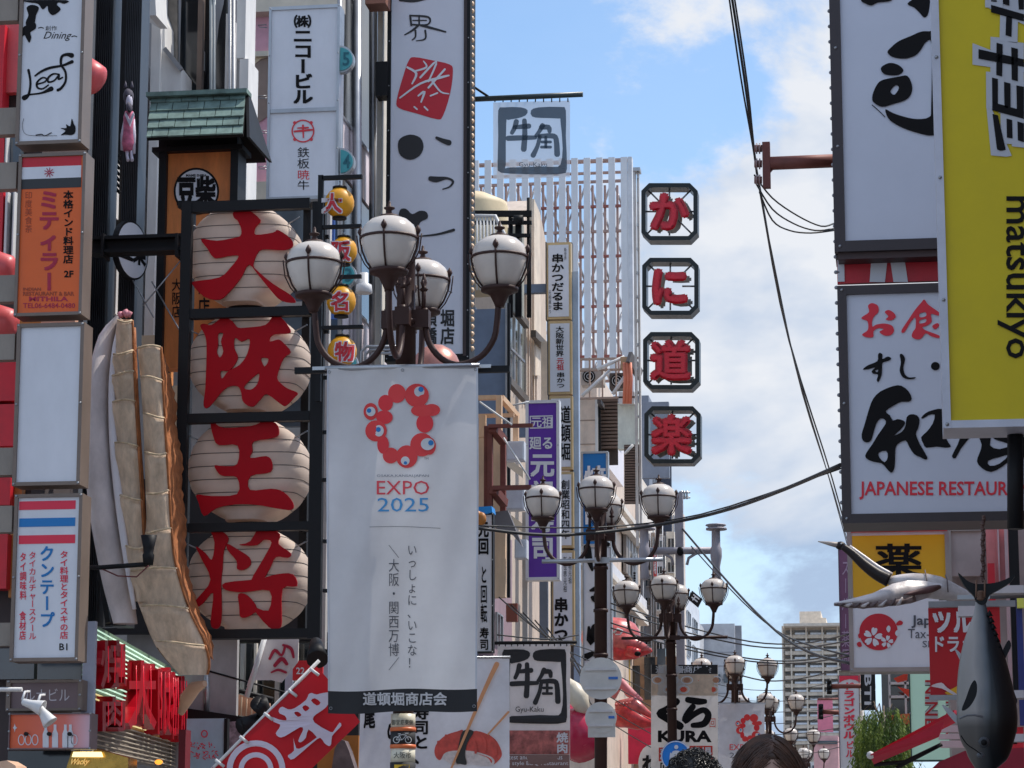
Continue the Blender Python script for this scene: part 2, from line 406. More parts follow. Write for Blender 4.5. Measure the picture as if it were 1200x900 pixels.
# --- Leaf
r = board('projecting_sign', 'white lightbox sign with black leaf drawings and cursive lettering, top of the left stack', 'sign', 22, -40, 99, 169, YS, .25, 4, sign_frame)
brackets(r, [(-12, 25), (127, 158)], -40, 21, YS+.05, beige_bar)
p = MB(); T = (0, 0, 4.5)
for s_ in ([(150,370,14),(158,410,12),(160,450,12),(150,500,14),(130,520,18),(122,512,14),(150,500,10),(220,490,11),(270,468,26)],
          [(192,445,9),(235,432,9),(245,415,9),(222,410,9),(195,435,11),(198,462,11),(225,468,9),(255,448,8)],
          [(312,392,8),(280,390,10),(254,410,11),(255,432,11),(285,425,9),(312,395,10),(308,418,10),(330,408,8)],
          [(378,292,26),(350,287,16),(325,300,14),(322,340,13),(345,380,12),(345,430,12),(322,465,14),(305,475,16)],
          [(185,400,9),(215,378,12),(262,358,14),(330,345,12),(380,325,18)]): stroke(p, TS(s_, T), YS-.003)
for b_ in ([(140,40),(170,25),(205,40),(190,80),(180,130),(150,160),(135,120),(150,80)], [(122,145),(150,130),(185,120),(188,150),(160,170),(165,195),(155,225),(140,205),(130,185),(118,190)],
           [(125,0),(350,0),(340,20),(310,12),(300,25),(320,50),(280,80),(255,60),(250,30),(225,50),(200,20),(150,12)],
           [(378,625),(390,655),(398,670),(395,700),(375,712),(345,710),(320,712),(345,690),(318,675),(350,675),(348,655),(370,665)]): blob(p, b_, YS-.003, T=T)
stroke(p, TS([(125,625,2),(118,670,2),(140,710,2),(230,716,2),(300,715,2)], T), YS-.003)
stroke(p, TS([(190,712,5),(220,708,5),(235,716,4),(270,700,5)], T), YS-.003)
ht(p, 'Dining', 52, 37, 83, 48, YS-.003, .0, sh=.15); hj(p, '創作', 53, 30, 67, 36, YS-.003, -.002)
stroke(p, [(45,33,1),(48,32,1),(51,33,1)], YS-.003); stroke(p, [(84,43,1),(87,42,1),(90,43,1)], YS-.003)
printed(p, r, black_print, 'print')
# --- orange restaurant sign
orange_face = A('orange_acrylic', (205, 88, 22), rough=.3, var=.05)
r = board('projecting_sign', 'orange box sign with red, white and black flag band and maroon katakana', 'sign', 20, 180, 99, 370, YS, .25, 3.6, sign_frame, orange_face)
brackets(r, [(191, 222), (323, 354)], -40, 19, YS+.05, beige_bar)
p = MB().F(23.8, 184, 91.5+3.5, 195, YS-.004, .003, 0).F(23.8, 195, 95, 209, YS-.004, .003, 1).F(23.8, 209, 95, 220.5, YS-.004, .003, 2)
printed(p, r, [red_print, white_face, A('bottle_black', (38, 40, 42), var=.03)], 'flag_band')
maroon = A('maroon_print', (135, 22, 48), var=.03); brownp = A('brown_print', (125, 50, 25), var=.03)
p = MB(); vt(p, 'ミティラー', 45, 222, 70, 342, YS-.004, .045, fill=1.0)
for k in range(9):
    a = k*math.pi*2/9; stroke(p, [(57.5+1.2*math.cos(a), 202+1.2*math.sin(a), .9), (57.5+5.5*math.cos(a), 202+5.5*math.sin(a), .9)], YS-.009)
printed(p, r, maroon)
p = MB(); vt(p, '本格インド料理店', 74, 223, 86, 309, YS-.004, .03); ht(p, '2F', 75, 317, 86, 325, YS-.004, .03)
printed(p, r, black_print)
p = MB(); vt(p, '印度美食茶', 29, 224, 38, 273, YS-.004, 0); ht(p, 'INDIAN', 27, 337, 48, 340.6, YS-.004, .03); ht(p, 'RESTAURANT & BAR', 27, 341.7, 87, 346.5, YS-.004, .03)
printed(p, r, brownp)
p = MB(); ht(p, 'MITHILA', 34, 347.5, 80, 353, YS-.004, .03); ht(p, 'TEL06-6484-0480', 27, 355, 88, 361, YS-.004, .012)
printed(p, r, maroon)
# --- blank
r = board('projecting_sign', 'blank pale grey box sign in the middle of the left stack', 'sign', 18, 379, 97, 569, YS, .25, 4.2, sign_frame)
brackets(r, [(392, 422), (525, 557)], -40, 17, YS+.05, beige_bar)
# --- Thai sign
r = board('projecting_sign', 'white box sign with red and blue stripes, bottom of the tall left stack', 'sign', 15, 579, 95, 775, YS, .25, 4, sign_frame)
brackets(r, [(593, 624), (730, 757)], -40, 14, YS+.05, beige_bar)
blue_print = A('blue_print', (18, 95, 150), var=.03); red_soft = A('red_soft_print', (185, 40, 62), var=.03)
p = MB().F(22.5, 587, 88.5, 597, YS-.004, .003).F(22, 627, 88, 637, YS-.004, .003)
vt(p, 'タイ料理とタイスキの店', 70, 645, 80, 749, YS-.004, .02); vt(p, 'タイカルチャースクール', 33.5, 646, 42.5, 750, YS-.004, .01)
vt(p, 'タイ調味料', 23, 647, 31, 703, YS-.004, .02); vt(p, '食材店', 22.5, 716, 30.5, 750, YS-.004, .02)
printed(p, r, red_soft)
p = MB().F(22.5, 607, 88, 617, YS-.004, .003); vt(p, 'クンテープ', 46, 639, 64, 736, YS-.004, .03)
printed(p, r, blue_print)
p = MB(); ht(p, 'B1', 69.5, 754, 79, 762, YS-.004, .012); printed(p, r, black_print)
# --- small building name sign, orange sign
mauve = A('mauve_metal', (98, 82, 84), rough=.5)
r = board('building_name_sign', 'small mauve grey building name box with faint white katakana', 'sign', 8, 797, 97, 833, YS+.6, .3, 5, sign_frame, mauve, fwv=3)
p = MB(); hj(p, 'ルナビル', 28, 806, 82, 823, YS+.596, .0); printed(p, r, A('faint_white', (165, 160, 165), var=.03))
m = mat('orange_gradient_panel', (.5, .2, .1), .4, var=0)
n_ = m.node_tree.nodes; l_ = m.node_tree.links; tcn = n_.new('ShaderNodeTexCoord'); sx_ = n_.new('ShaderNodeSeparateXYZ'); rp_ = n_.new('ShaderNodeValToRGB')
l_.new(tcn.outputs['Generated'], sx_.inputs[0]); l_.new(sx_.outputs[0], rp_.inputs[0]); l_.new(rp_.outputs[0], n_['Principled BSDF'].inputs['Base Color'])
rp_.color_ramp.elements[0].color = (*alb(205, 88, 45), 1); rp_.color_ramp.elements[1].color = (*alb(178, 150, 160), 1); e_ = rp_.color_ramp.elements.new(.68); e_.color = (*alb(195, 100, 85), 1)
r = board('printed_signboard', 'orange to pink printed signboard with white bottles under the mauve name box', 'sign', 11, 836, 107, 878, YS+.5, .2, 1.2, mauve, m)
p = MB()
for x in (50, 61, 73, 79): p.P([(x, 876), (x, 860), (x+2, 855), (x+2, 849), (x+5, 849), (x+5, 855), (x+7, 860), (x+7, 876)], YS+.494, .003)
for x in (22, 30, 38, 84): ring(p, x+3, 867, 4, 6.5, 1, YS+.494, d=.003, n=14)
p.P([(15, 853), (16.5, 851), (17.2, 848), (18, 851), (20, 853), (18, 854.5), (17.2, 858), (16.5, 854.5)], YS+.494, .003)
printed(p, r, white_face, 'print')
p = MB()
for x in (30, 57, 81): disc(p, x, 860, 2.4, 2.4, YS+.46, n=10, d=.03)
part(p, 'rivet', black_metal, r)
solo(MB().F(96, 728, 110, 882, YS+.75, .06), 'pillar', A('pale_blue_panel', (150, 155, 170), rough=.4, streak=.5), 'pale blue grey corner pillar beside the striped neon fascia', 'pillar')
def flood(name, px, py, Y, ang, label, cat='spotlight', s=1.0, m=None, group=None):
    c = at(px, py, Y); r = thing(name, label, cat, c, group); m = m or white_paint
    Mx = Matrix.Rotation(ang, 3, 'Y')
    part(MB().lathe([(.03*s, .0), (.05*s, -.02*s), (.06*s, -.12*s), (.11*s, -.3*s), (.115*s, -.32*s), (.1*s, -.31*s), (.05*s, -.2*s)], c, 14, M=Mx), 'lamp_head', m, r)
    part(MB().tube([c+Vector((0, 0, .02*s)), c+Vector((0, .1*s, .14*s)), c+Vector((0, .3*s, .16*s))], .018*s, 6), 'arm', m, r)
    return r
for k, (x, y, a) in enumerate(((26, 822, 1.9), (44, 826, .6))):
    flood('floodlight', x, y, YS-.5, [-1.25, -.65][k], ['white floodlight tipped sideways over the mauve name box', 'white floodlight pointing down right across the mauve name box'][k], s=.62)
solo(MB().tube([at(-40, 808, YS-.3), at(26, 808, YS-.3)], .02, 6), 'lamp_rail', white_paint, 'thin white rail carrying the floodlight at the left edge', 'rail')
# ================================================================ left building behind the stack
red_panel = A('red_wall_panel', (150, 22, 34), rough=.45, k=.4)
pink_red = A('faded_red_plastic', (205, 85, 88), rough=.4, k=.5)
rB = thing('narrow_building', 'red and beige building front behind the left stack of signs', 'building', (-10, 26, 0))
W = MB().box(-13, -8.15, 24.9, 26.4, 0, 14); part(W, 'wall', A('dark_wall', (58, 50, 50), rough=.8), rB)
def FP(r, name, m, *boxes):
    for b in boxes: part(MB().F(*b), name, m, r)
FP(rB, 'red_panel', red_panel, (-40, 30, 4, 128, 24.6, .2), (-40, 425, 19, 470, 24.6, .2), (-40, 474, 17, 523, 24.6, .2), (-40, 560, 12, 592, 24.6, .2), (-40, 626, 8, 690, 24.6, .2), (-40, 158, 4, 300, 24.6, .2))
FP(rB, 'pink_panel', pink_red, (4, 28, 34, 108, 24.7, .1))
FP(rB, 'window', glass_blue, (7, 160, 24, 190, 24.7, .1), (7, 224, 22, 322, 24.7, .1), (-40, 760, 40, 796, 24.7, .1), (44, 770, 96, 796, 24.7, .1))
FP(rB, 'window_bar', white_paint, (5, 158, 7.5, 190, 24.6, .1), (5, 224, 7.5, 322, 24.6, .1), (14, 224, 15.5, 322, 24.6, .1))
FP(rB, 'ochre_panel', A('ochre_panel', (150, 95, 40), rough=.5), (12, 560, 24, 700, 24.72, .1), (18, 365, 60, 379, 24.72, .1))
FP(rB, 'pale_panel', A('salmon_panel', (205, 160, 135), rough=.5), (48, 371, 88, 379, 24.6, .1), (50, 167, 90, 172, 24.6, .1))
for k, (x0, x1, y, rr, lb) in enumerate(((-30, 17, 312, .14, 'faded red tube at the left edge beside the orange sign'), (-30, 19, 376, .15, 'faded red tube at the left edge above the blank sign'), (90, 117, 88, .16, 'faded red tube end sticking out behind the cursive sign'))):
    a = at(x0, y-8, 24.0); b = at(x1, y+6 if k < 2 else y+10, 24.0)
    t = MB().tube([a, a.lerp(b, .55), a.lerp(b, .85), a.lerp(b, .96), b], [rr, rr, rr*.97, rr*.75, rr*.3], 16)
    solo(t, 'red_tube', pink_red, lb, 'tube', 'faded red tubes')
# ================================================================ ribbed black columns
rib_m = mat('ribbed_black', (.075, .08, .09), .35, .5, var=.2, sc=1.5)
rC = thing('black_shopfront', 'tall black shopfront with ribbed columns behind the dog figure', 'building', at(130, 1000, 27.5))
for x0, x1 in ((103, 124), (139, 158)):
    m_ = MB().F(x0, -40, x1, 733, 27.15, .3)
    n = 9
    for k in range(n):
        xx = x0+(x1-x0)*(k+.5)/n; m_.F(xx-.7, -40, xx+.7, 733, 27.06, .09)
    part(m_, 'ribbed_column', rib_m, rC)
part(MB().F(123, -40, 140, 733, 27.9, .1), 'wall', A('shop_black', (30, 28, 30), rough=.6), rC)
part(MB().F(124, 8, 137, 150, 27.6, .05), 'window', mat('mirror_glass', (.35, .42, .46), .05, .85, var=.25, sc=1.3), rC)
FP(rC, 'white_panel', A('offwhite_panel', (205, 200, 195), rough=.5, k=.6), (121, 192, 137, 256, 27.7, .08), (121, 306, 136, 368, 27.7, .08))
for k in range(7): part(MB().beam(at(121, 160+k*7, 27.5), at(140, 184+k*7, 27.5), .03, .03), 'louvre', black_metal, rC)
part(MB().F(126, 226, 130, 234, 27.55, .08), 'camera_box', white_paint, rC)
# ================================================================ white panelled building with dark glazing
rD = thing('panelled_building', 'white panelled building with dark glass strips above the shingled sign roof', 'building', at(220, 1000, 30))
wp = A('white_wall_panel', (205, 203, 200), rough=.55, streak=.7, var=.08, k=.62); gp = A('grey_wall_panel', (140, 138, 138), rough=.6, streak=.6, k=.55)
FP(rD, 'wall', gp, (157, -40, 284, 900, 31.0, .1))
FP(rD, 'wall_panel', gp, (157, 73, 167.6, 205, 30, .5), (168, 97, 172.6, 240, 30.2, .4), (157, 207, 167.6, 400, 30, .5), (168, 242, 172.6, 400, 30.2, .4))
FP(rD, 'wall_panel', wp, (173, 19, 183.5, 420, 29.8, .6), (173, -40, 183.5, 18, 29.8, .6))
part(MB().P([(184, 0), (193, 26), (193, 55), (212, 80), (212, 420), (184, 420)], 29.9, .5), 'wall_panel', wp, rD)
part(MB().P([(150, -40), (180, -40), (183, 18), (174, 18), (157, 8)], 29.0, .5), 'canopy_slab', wp, rD)
part(MB().P([(193, -40), (208, -40), (208, 72), (206, 75), (193, 58)], 30.3, .05), 'window', mat('warm_window', (.28, .25, .22), .15, 0, var=.4, sc=.9), rD)
part(MB().beam(at(193, 57, 29.85), at(213, 82, 29.85), .045, .05), 'sill', alu, rD)
part(MB().F(208, -40, 228, 430, 30.5, .1), 'dark_glazing', glass_dark, rD)
part(MB().F(228, -40, 234, 430, 30.4, .1), 'mullion', A('brown_mullion', (88, 74, 66), rough=.5), rD)
part(MB().F(234, -40, 246, 430, 30.6, .1), 'dark_glazing', glass_dark, rD)
part(MB().F(236, 60, 239, 82, 30.55, .04), 'notice', white_paint, rD)
for x in (247.5, 251): part(MB().tube([at(x, -40, 30.1), at(x, 420, 30.1)], .022, 8), 'downpipe', A('grey_pipe', (110, 118, 122), rough=.4), rD)
part(MB().P([(253, 420), (253, 60), (257, 25), (262, 5), (266, -40), (268, -40), (268, 420)], 30.5, .1), 'dark_glazing', glass_dark, rD)
for x in (269.5, 273.5): part(MB().tube([at(x, -40, 30.0), at(x, 420, 30.0)], .025, 8), 'downpipe', galv, rD)
FP(rD, 'wall_panel', wp, (277.5, -40, 288, 68, 30.1, .5), (277.5, 69, 288, 430, 30.1, .5))
FP(rD, 'wall_panel', wp, (264, 16, 267.5, 110, 30.2, .4))
# strips low down behind the lanterns
rD2 = thing('lantern_shop_facade', 'dark shopfront with pale and wooden strips behind the paper lanterns', 'building', at(260, 1000, 29))
FP(rD2, 'wall', A('shop_black', (30, 28, 30)), (100, 560, 372, 742, 30.8, .1))
FP(rD2, 'wood_panel', A('tan_panel', (170, 110, 60), rough=.6), (193, 330, 201, 500, 29.5, .1), (188, 360, 206, 415, 29.6, .1))
FP(rD2, 'cream_panel', A('cream_panel', (200, 178, 150), rough=.6, k=.6), (199, 452, 210, 500, 29.4, .1), (203, 520, 212, 560, 29.4, .1), (161, 393, 183, 408, 29.2, .1))
FP(rD2, 'window', glass_blue, (104, 560, 140, 735, 29.5, .1), (284, 244, 362, 500, 30.6, .1))
FP(rD2, 'window_bar', A('grey_pipe', (110,118,122)), (104, 640, 150, 644, 29.4, .06), (104, 696, 150, 700, 29.4, .06))
FP(rD2, 'wall_band', A('grey_band', (150, 146, 142)), (376, 240, 384, 760, 29.6, .1), (215, 355, 376, 362, 29.6, .1))
# ================================================================ dog figure
rG = thing('dog_figure', 'grey and white dog figure in a pink robe standing against the ribbed column', 'statue', at(150, 186, 26.7))
dg = A('dog_grey', (70, 66, 76), rough=.8, sc=20); dw = A('dog_white', (205, 200, 215), rough=.8, sc=14); dp = A('pink_robe', (175, 95, 120), rough=.8, var=.3, sc=14)
h = at(150, 112, 26.6); k = .0085
def pr(x, y, Y=26.6): return at(x, y, Y)
part(MB().ball(pr(150.5, 113), (.055, .07, .085), 16).ball(pr(151.5, 126, 26.52), (.03, .07, .055), 12), 'head', dg, rG)
part(MB().ball(pr(151.5, 120, 26.54), (.036, .04, .08), 14), 'muzzle', dw, rG)
for x in (147, 154.5): part(MB().lathe([(.022, 0), (.014, .035), (.002, .075)], pr(x, 103), 8), 'ear', dg, rG)
for x in (148.5, 153.5): part(MB().ball(pr(x, 112, 26.53), .009, 8), 'eye', black_print, rG)
part(MB().ball(pr(151.5, 130, 26.455), .012, 8), 'nose', black_print, rG)
part(MB().lathe([(.045, .0), (.06, -.06), (.058, -.2), (.07, -.34), (.05, -.42)], pr(151.5, 131), 14), 'robe', dp, rG)
part(MB().P([(147, 131), (152, 140), (156, 131), (157, 134), (152, 148), (146, 134)], 26.52, .02), 'collar', dw, rG)
for x0, x1, y1 in ((147, 143, 176), (156, 157, 180)): part(MB().tube([pr(x0, 140), pr((x0+x1)/2-.5, 158), pr(x1, y1)], [.02, .03, .016], 8), 'sleeve', dw, rG)
for x in (149, 154): part(MB().tube([pr(x, 170), pr(x, 182), pr(x+1, 188, 26.56)], [.022, .016, .018], 8), 'leg', dw, rG)
# ================================================================ oval sign, black beam
r = thing('round_sign', 'narrow black and white oval sign seen edge on, left of the wooden roofed sign', 'sign', at(149, 332, 26.8))
c = at(149.5, 294, 26.8); Mx = Matrix.Rotation(math.radians(74), 3, 'Z')@Matrix.Rotation(math.pi/2, 3, 'X')
part(MB().lathe([(.31, 0), (.31, .06)], c, 36, M=Mx, sm=False), 'disc', black_metal, r)
part(MB().lathe([(.29, .061), (.29, .064)], c, 36, M=Mx, sm=False), 'face', white_face, r)
g = MB(); Rz = Matrix.Rotation(math.radians(74), 3, 'Z')
for ch, dx, dz in (('豆', -.25, -.1), ('柴', .0, -.1)):
    vs, fs = glyph(ch, .05)
    g.add([c+Rz@Vector((dx+x*.25, -.068, dz+y*.25)) for x, y in vs], [tuple(reversed(f)) for f in fs])
part(g, 'lettering', black_print, r)
r = thing('bracket_beam', 'black steel beam tying the lantern frame to the ribbed columns', 'beam', at(105, 292, 26.2))
part(MB().F(103, 275, 212, 279, 26.0, .22), 'flange', black_metal, r); part(MB().F(103, 291, 212, 294.5, 26.0, .22), 'flange', black_metal, r)
part(MB().F(103, 279, 212, 291, 26.08, .05), 'web', black_metal, r)
for x in (118, 205): part(MB().F(x, 273, x+3, 300, 25.97, .25), 'stiffener', black_metal, r)
for k_, (p0, p1) in enumerate(((( 138, 296), (180, 372)), ((216, 300), (168, 358)), ((178, 330), (215, 395)))):
    solo(MB().tube([at(*p0, 27.0), at(*p1, 26.6)], .008, 5), 'tie_rod', galv, ['long steel tie rod crossing below the black beam', 'short steel tie rod rising to the lantern frame', 'steel tie rod ending beside the lantern frame'][k_], 'rod')
# ================================================================ wooden sign with green shingled roof
YW = 27.0
r = thing('roofed_wooden_sign', 'wooden signboard with a small green shingled roof and round emblem', 'sign', at(232, 420, YW+.3))
wood = mat('sign_wood', alb(190, 112, 58), .6, var=.16, sc=3.5, streak=.9)
part(MB().F(193, 176, 268, 430, YW+.05, .25), 'board', wood, r)
part(MB().F(183.5, 170, 192.5, 430, YW-.02, .35), 'post', black_metal, r); part(MB().F(268, 170, 277, 430, YW-.02, .35), 'post', black_metal, r)
part(MB().F(178, 170.5, 284, 176, YW-.05, .4), 'rail', black_metal, r); part(MB().F(186, 160, 278, 170.3, YW+.1, .3), 'header', black_metal, r)
A0, A1 = at(176, 110, YW), at(287, 110, YW); B0, B1 = at(171, 161, YW-.45), at(284, 161, YW-.45)
zt, zb = A0.z, B0.z
shingle = mat('green_shingle', alb(104, 126, 120, .62), .8, var=.3, sc=5, bump=.2)
yt, yb = YW+.05, YW-.42
part(MB().slab([[Vector((A0.x, yt, zt)), Vector((A1.x, yt, zt)), Vector((B1.x, yb, zb)), Vector((B0.x, yb, zb))]], Vector((0, .03, -.02))), 'roof_deck', black_metal, r)
part(MB().slab([[Vector((A0.x, yt+.06, zt)), Vector((A1.x, yt+.06, zt)), Vector((B1.x, 2*yt+.08-yb, zb)), Vector((B0.x, 2*yt+.08-yb, zb))]], Vector((0, .03, -.02))), 'roof_deck', black_metal, r)
rows = 5
for i in range(rows):
    v0, v1 = i/rows, (i+1)/rows; ncol = 6; off = [.0, .45, .2, .7, .35][i]
    xs = [0]+sorted([(j+off)/ncol for j in range(ncol+1) if 0.04 < (j+off)/ncol < .96])+[1]
    for a_, b_ in zip(xs, xs[1:]):
        def q(u, v, lift): return Vector((A0.x+(A1.x-A0.x)*u+(B0.x-A0.x)*v*(1-u)+(B1.x-A1.x)*v*u, yt+(yb-yt)*v-lift*.8, zt+(zb-zt)*v+lift*.5))
        e = .004; l0, l1 = .008, .03+random.uniform(0, .008)
        t = [q(a_+e, v0, l0), q(b_-e, v0, l0), q(b_-e, v1+.01, l1), q(a_+e, v1+.01, l1)]
        part(MB().slab([t], Vector((0, .012, -.012))), 'shingle', shingle, r)
part(MB().F(171, 105.5, 289, 110.5, YW-.1, .22), 'ridge_cap', shingle, r)
part(MB().slab([[Vector((A1.x+.02, yt+.03, zt+.02)), Vector((B1.x+.07, yb, zb-.03)), Vector((B1.x+.07, 2*yt+.08-yb, zb-.03))]], Vector((-.03, 0, 0))), 'gable_board', black_metal, r)
p = MB(); disc(p, 230, 224, 26.5, 27.5, YW+.04, n=40, d=.012); part(p, 'emblem_rim', black_print, r)
p = MB(); disc(p, 230, 224, 24.2, 25, YW+.03, n=40, d=.012); part(p, 'emblem', white_face, r)
p = MB(); vt(p, '豆', 207, 206, 230, 242, YW+.024, .055); vt(p, '柴', 229, 206, 253, 242, YW+.024, .05); ht(p, 'MAME SHIBA', 218, 204, 242, 207, YW+.024, .02); part(p, 'lettering', black_print, r)
p = MB(); vt(p, '大阪店', 201, 326, 213, 373, YW+.045, .01); vt(p, '水曜店', 232, 300, 246, 372, YW+.045, .02); part(p, 'lettering', black_print, r)
# ================================================================ lantern sign
YL = 25.2
r = thing('steel_sign_rack', 'tall black steel frame holding four big paper lanterns', 'frame', at(293, 750, YL+.6))
for x0, x1, Yy in ((207, 219, YL), (363, 378, YL), (213, 222, YL+.9), (352, 361, YL+.9)): part(MB().F(x0, 236, x1, 748, Yy, .09), 'post', black_metal, r)
for y0, y1 in ((234, 246), (360, 371), (483, 494), (612, 622), (737, 748)):
    part(MB().F(219.3, y0, 362.7, y1, YL+.01, .07), 'rail', black_metal, r)
    part(MB().F(222.3, y0+3, 351.7, y1+1, YL+.91, .07), 'rail', black_metal, r)
    for x in (208, 366): part(MB().beam(at(x+4, (y0+y1)/2, YL+.09), at(x+(8 if x < 300 else -8), (y0+y1)/2+3, YL+.9), .06, .06), 'side_rail', black_metal, r)
for y in (275, 330, 386, 440, 504, 560, 632, 690):
    part(MB().F(378, y, 385, y+4, YL+.02, .05), 'stud', black_metal, r)
part(MB().tube([at(371, 748, YL+.05), at(371, 770, YL+.05)], .035, 8), 'post', black_metal, r)
# characters traced at crop scale
CH = [('大', (200, 220, 3.33), [([(243,100),(262,82),(300,85),(350,125),(330,155),(332,183),(400,175),(420,165),(470,200),(475,230),(440,243),(370,240),(342,250),(322,300),(340,325),(400,375),(470,420),(485,448),(430,440),(390,400),(345,345),(305,300),(275,350),(230,405),(190,437),(130,425),(85,378),(90,366),(190,350),(235,310),(265,268),(235,265),(180,275),(160,265),(145,240),(118,200),(180,207),(240,197),(272,188),(275,160),(262,130),(248,118)], [])]),
      ('阪', (200, 220, 3.33), [([(115,540),(130,530),(160,535),(205,505),(240,520),(262,545),(300,545),(370,535),(400,500),(430,505),(465,550),(460,568),(410,570),(388,582),(388,600),(420,592),(440,605),(468,640),(440,665),(420,715),(415,745),(435,768),(460,785),(495,800),(480,820),(450,850),(430,845),(375,805),(350,825),(325,852),(300,850),(280,830),(275,800),(262,775),(230,775),(200,795),(150,855),(128,850),(135,780),(140,640),(135,580)],
                              [[(185,570),(205,568),(196,600),(205,638),(192,662),(180,640),(185,610)], [(250,585),(275,600),(308,590),(300,645),(270,690),(225,715),(200,745),(195,715),(230,712),(262,665),(248,625)], [(285,778),(320,740),(345,725),(338,765),(312,788)], [(352,665),(382,668),(366,698)]])]),
      ('王', (200, 480, 3.214), [([(150,50),(165,50),(200,68),(300,62),(350,45),(395,50),(408,85),(390,105),(312,120),(308,155),(300,182),(360,175),(380,195),(375,235),(300,250),(298,302),(380,298),(425,310),(460,350),(455,377),(400,372),(320,358),(240,357),(170,372),(125,400),(105,350),(98,320),(150,325),(250,318),(250,256),(200,250),(180,240),(165,210),(200,213),(250,205),(252,135),(180,133),(160,100)], [])]),
      ('将', (200, 480, 3.214), [([(150,450),(190,457),(218,485),(200,530),(195,600),(190,650),(192,760),(185,815),(165,825),(150,800),(160,690),(120,730),(80,755),(78,735),(110,700),(150,640),(115,560),(95,515),(130,540),(155,565),(165,500)], []),
                               ([(213,505),(250,525),(295,555),(300,585),(275,603),(250,600),(248,570),(215,530)], []),
                               ([(258,508),(300,495),(345,430),(410,468),(405,505),(452,540),(440,558),(395,555),(372,600),(338,652),(300,650),(350,560),(380,500),(350,490),(325,510),(280,512)], []),
                               ([(205,652),(330,638),(400,620),(460,620),(475,665),(420,675),(418,800),(405,825),(370,820),(310,745),(368,757),(372,682),(270,688),(205,678)], []),
                               ([(255,695),(290,700),(325,750),(290,780),(262,780),(258,740)], [])])]
paper = mat('lantern_paper', alb(224, 205, 190, .66), .75, var=.1, sc=2.5, trans=.3)
paper_dk = mat('lantern_paper_edge', alb(205, 180, 145, .6), .75, var=.15, sc=3, trans=.4)
rib = mat('lantern_rib', (.12, .10, .09), .6, var=0)
acr = mat('red_acrylic', (.46, .004, .012), .45, var=.08, spec=.12)
for k, (cx, cy, rx, ry) in enumerate(((288.5, 302, 64.5, 58), (293.5, 427, 68, 58), (293.5, 552, 68.5, 61), (293.5, 679, 69.5, 61))):
    ch, T, outl = CH[k]
    rl = thing('paper_lantern', ['top round paper lantern with a red character for big', 'second round paper lantern from the top of the frame, dense red character', 'third round paper lantern, red character of three bars and a stem', 'bottom round paper lantern in the frame, spreading red character'][k], 'lantern', at(cx, cy+ry, YL+.5), 'big paper lanterns in the black frame')
    yc = YL+.48; c = at(cx, cy, yc); e = at(cx+rx, cy, yc); RX = e.x-c.x; RZ = c.z-at(cx, cy+ry, yc).z; RY = .36
    nseg = 8
    def slab_w(z): return RX*max(.34, (1-abs(z)**2.05)**.5)
    def plan(z, j, n, g=0):
        a = 2*math.pi*j/n; ca, sa = math.cos(a), math.sin(a); e = 2/4.2
        dz = .86+.14*(1-z*z)
        return c+Vector(((slab_w(z)+g)*math.copysign(abs(ca)**e, ca), (RY*dz+g)*math.copysign(abs(sa)**e, sa), z*RZ))
    b = MB()
    for i in range(nseg):
        z0, z1 = -1+2*i/nseg, -1+2*(i+1)/nseg
        b.grid(lambda u, v: plan(z0+(z1-z0)*v, u*48, 48, .006*math.sin(math.pi*v)), 48, 4)
    for z, s_ in ((-1, 1), (1, -1)):
        k0 = len(b.v); b.v += [tuple(plan(z, j, 48)) for j in range(48)]; b.f.append(tuple(range(k0, k0+48))[::s_]); b.m.append(0); b.s.append(False)
    part(b, 'shade', paper, rl)
    rb = MB()
    for i in range(1, nseg): rb.tube([plan(-1+2*i/nseg, j, 48, .003) for j in range(48)], .0038, 4, closed=True)
    part(rb, 'hoop', rib, rl)
    cm = MB()
    def onface(px, py, off):
        g = at(px, py, yc-RY); 
        u = (g.x-c.x)/RX; w_ = (g.z-c.z)/RZ
        return g
    for lp, hl in outl:
        loops = [[(T[0]+x/T[2], T[1]+y/T[2]) for x, y in smooth(q, 3)] for q in [lp]+hl]
        L3 = [[at(x, y, yc-RY-.03) for x, y in q] for q in loops]
        LETN[0] += 1; cm.slab([[v+Vector((0, -.0004*(LETN[0] % 8), 0)) for v in q] for q in L3], Vector((0, .022, 0)))
    part(cm, 'character', acr, rl)
    for s_ in (-1, 1):
        part(MB().lathe([(RX*.3, 0), (RX*.3, .03*s_)], c+Vector((0, 0, RZ*s_)), 24, sy=RY/RX), 'lantern_cap', black_metal, rl)
    for sx_ in (-1, 1): part(MB().tube([c+Vector((RX*.8*sx_, -RY*.5, RZ*.55)), c+Vector((RX*1.05*sx_, -RY*.6, RZ*.68))], .007, 5), 'hook', galv, rl)
# ================================================================ big dumpling sculpture
def lerpl(tab, y):
    if y <= tab[0][0]: return tab[0][1]
    for (a, u), (b, v) in zip(tab, tab[1:]):
        if y <= b: return u+(v-u)*(y-a)/(b-a)
    return tab[-1][1]
YG = 24.6
dough = mat('dumpling_dough', alb(200, 190, 188), .6, var=.14, sc=3, bump=.25, streak=.5)
pleat_m = mat('dumpling_pleat', alb(216, 192, 166), .75, var=.2, sc=5, bump=.9, streak=.8)
fried = mat('fried_crust', alb(150, 92, 52), .7, var=.3, sc=9, bump=.8)
rimm = A('pale_crust', (215, 190, 155), rough=.7, var=.3, sc=14)
rg = thing('dumpling_sculpture', 'giant pleated dumpling sculpture hanging beside the lantern frame', 'sculpture', at(190, 790, YG+.3))
AL = [(372, 138), (385, 122), (400, 114), (450, 104.5), (520, 103), (600, 107.5), (680, 120), (735, 134)]
AR = [(372, 142), (385, 141), (400, 136), (450, 132), (520, 134), (600, 142), (680, 153), (728, 161)]
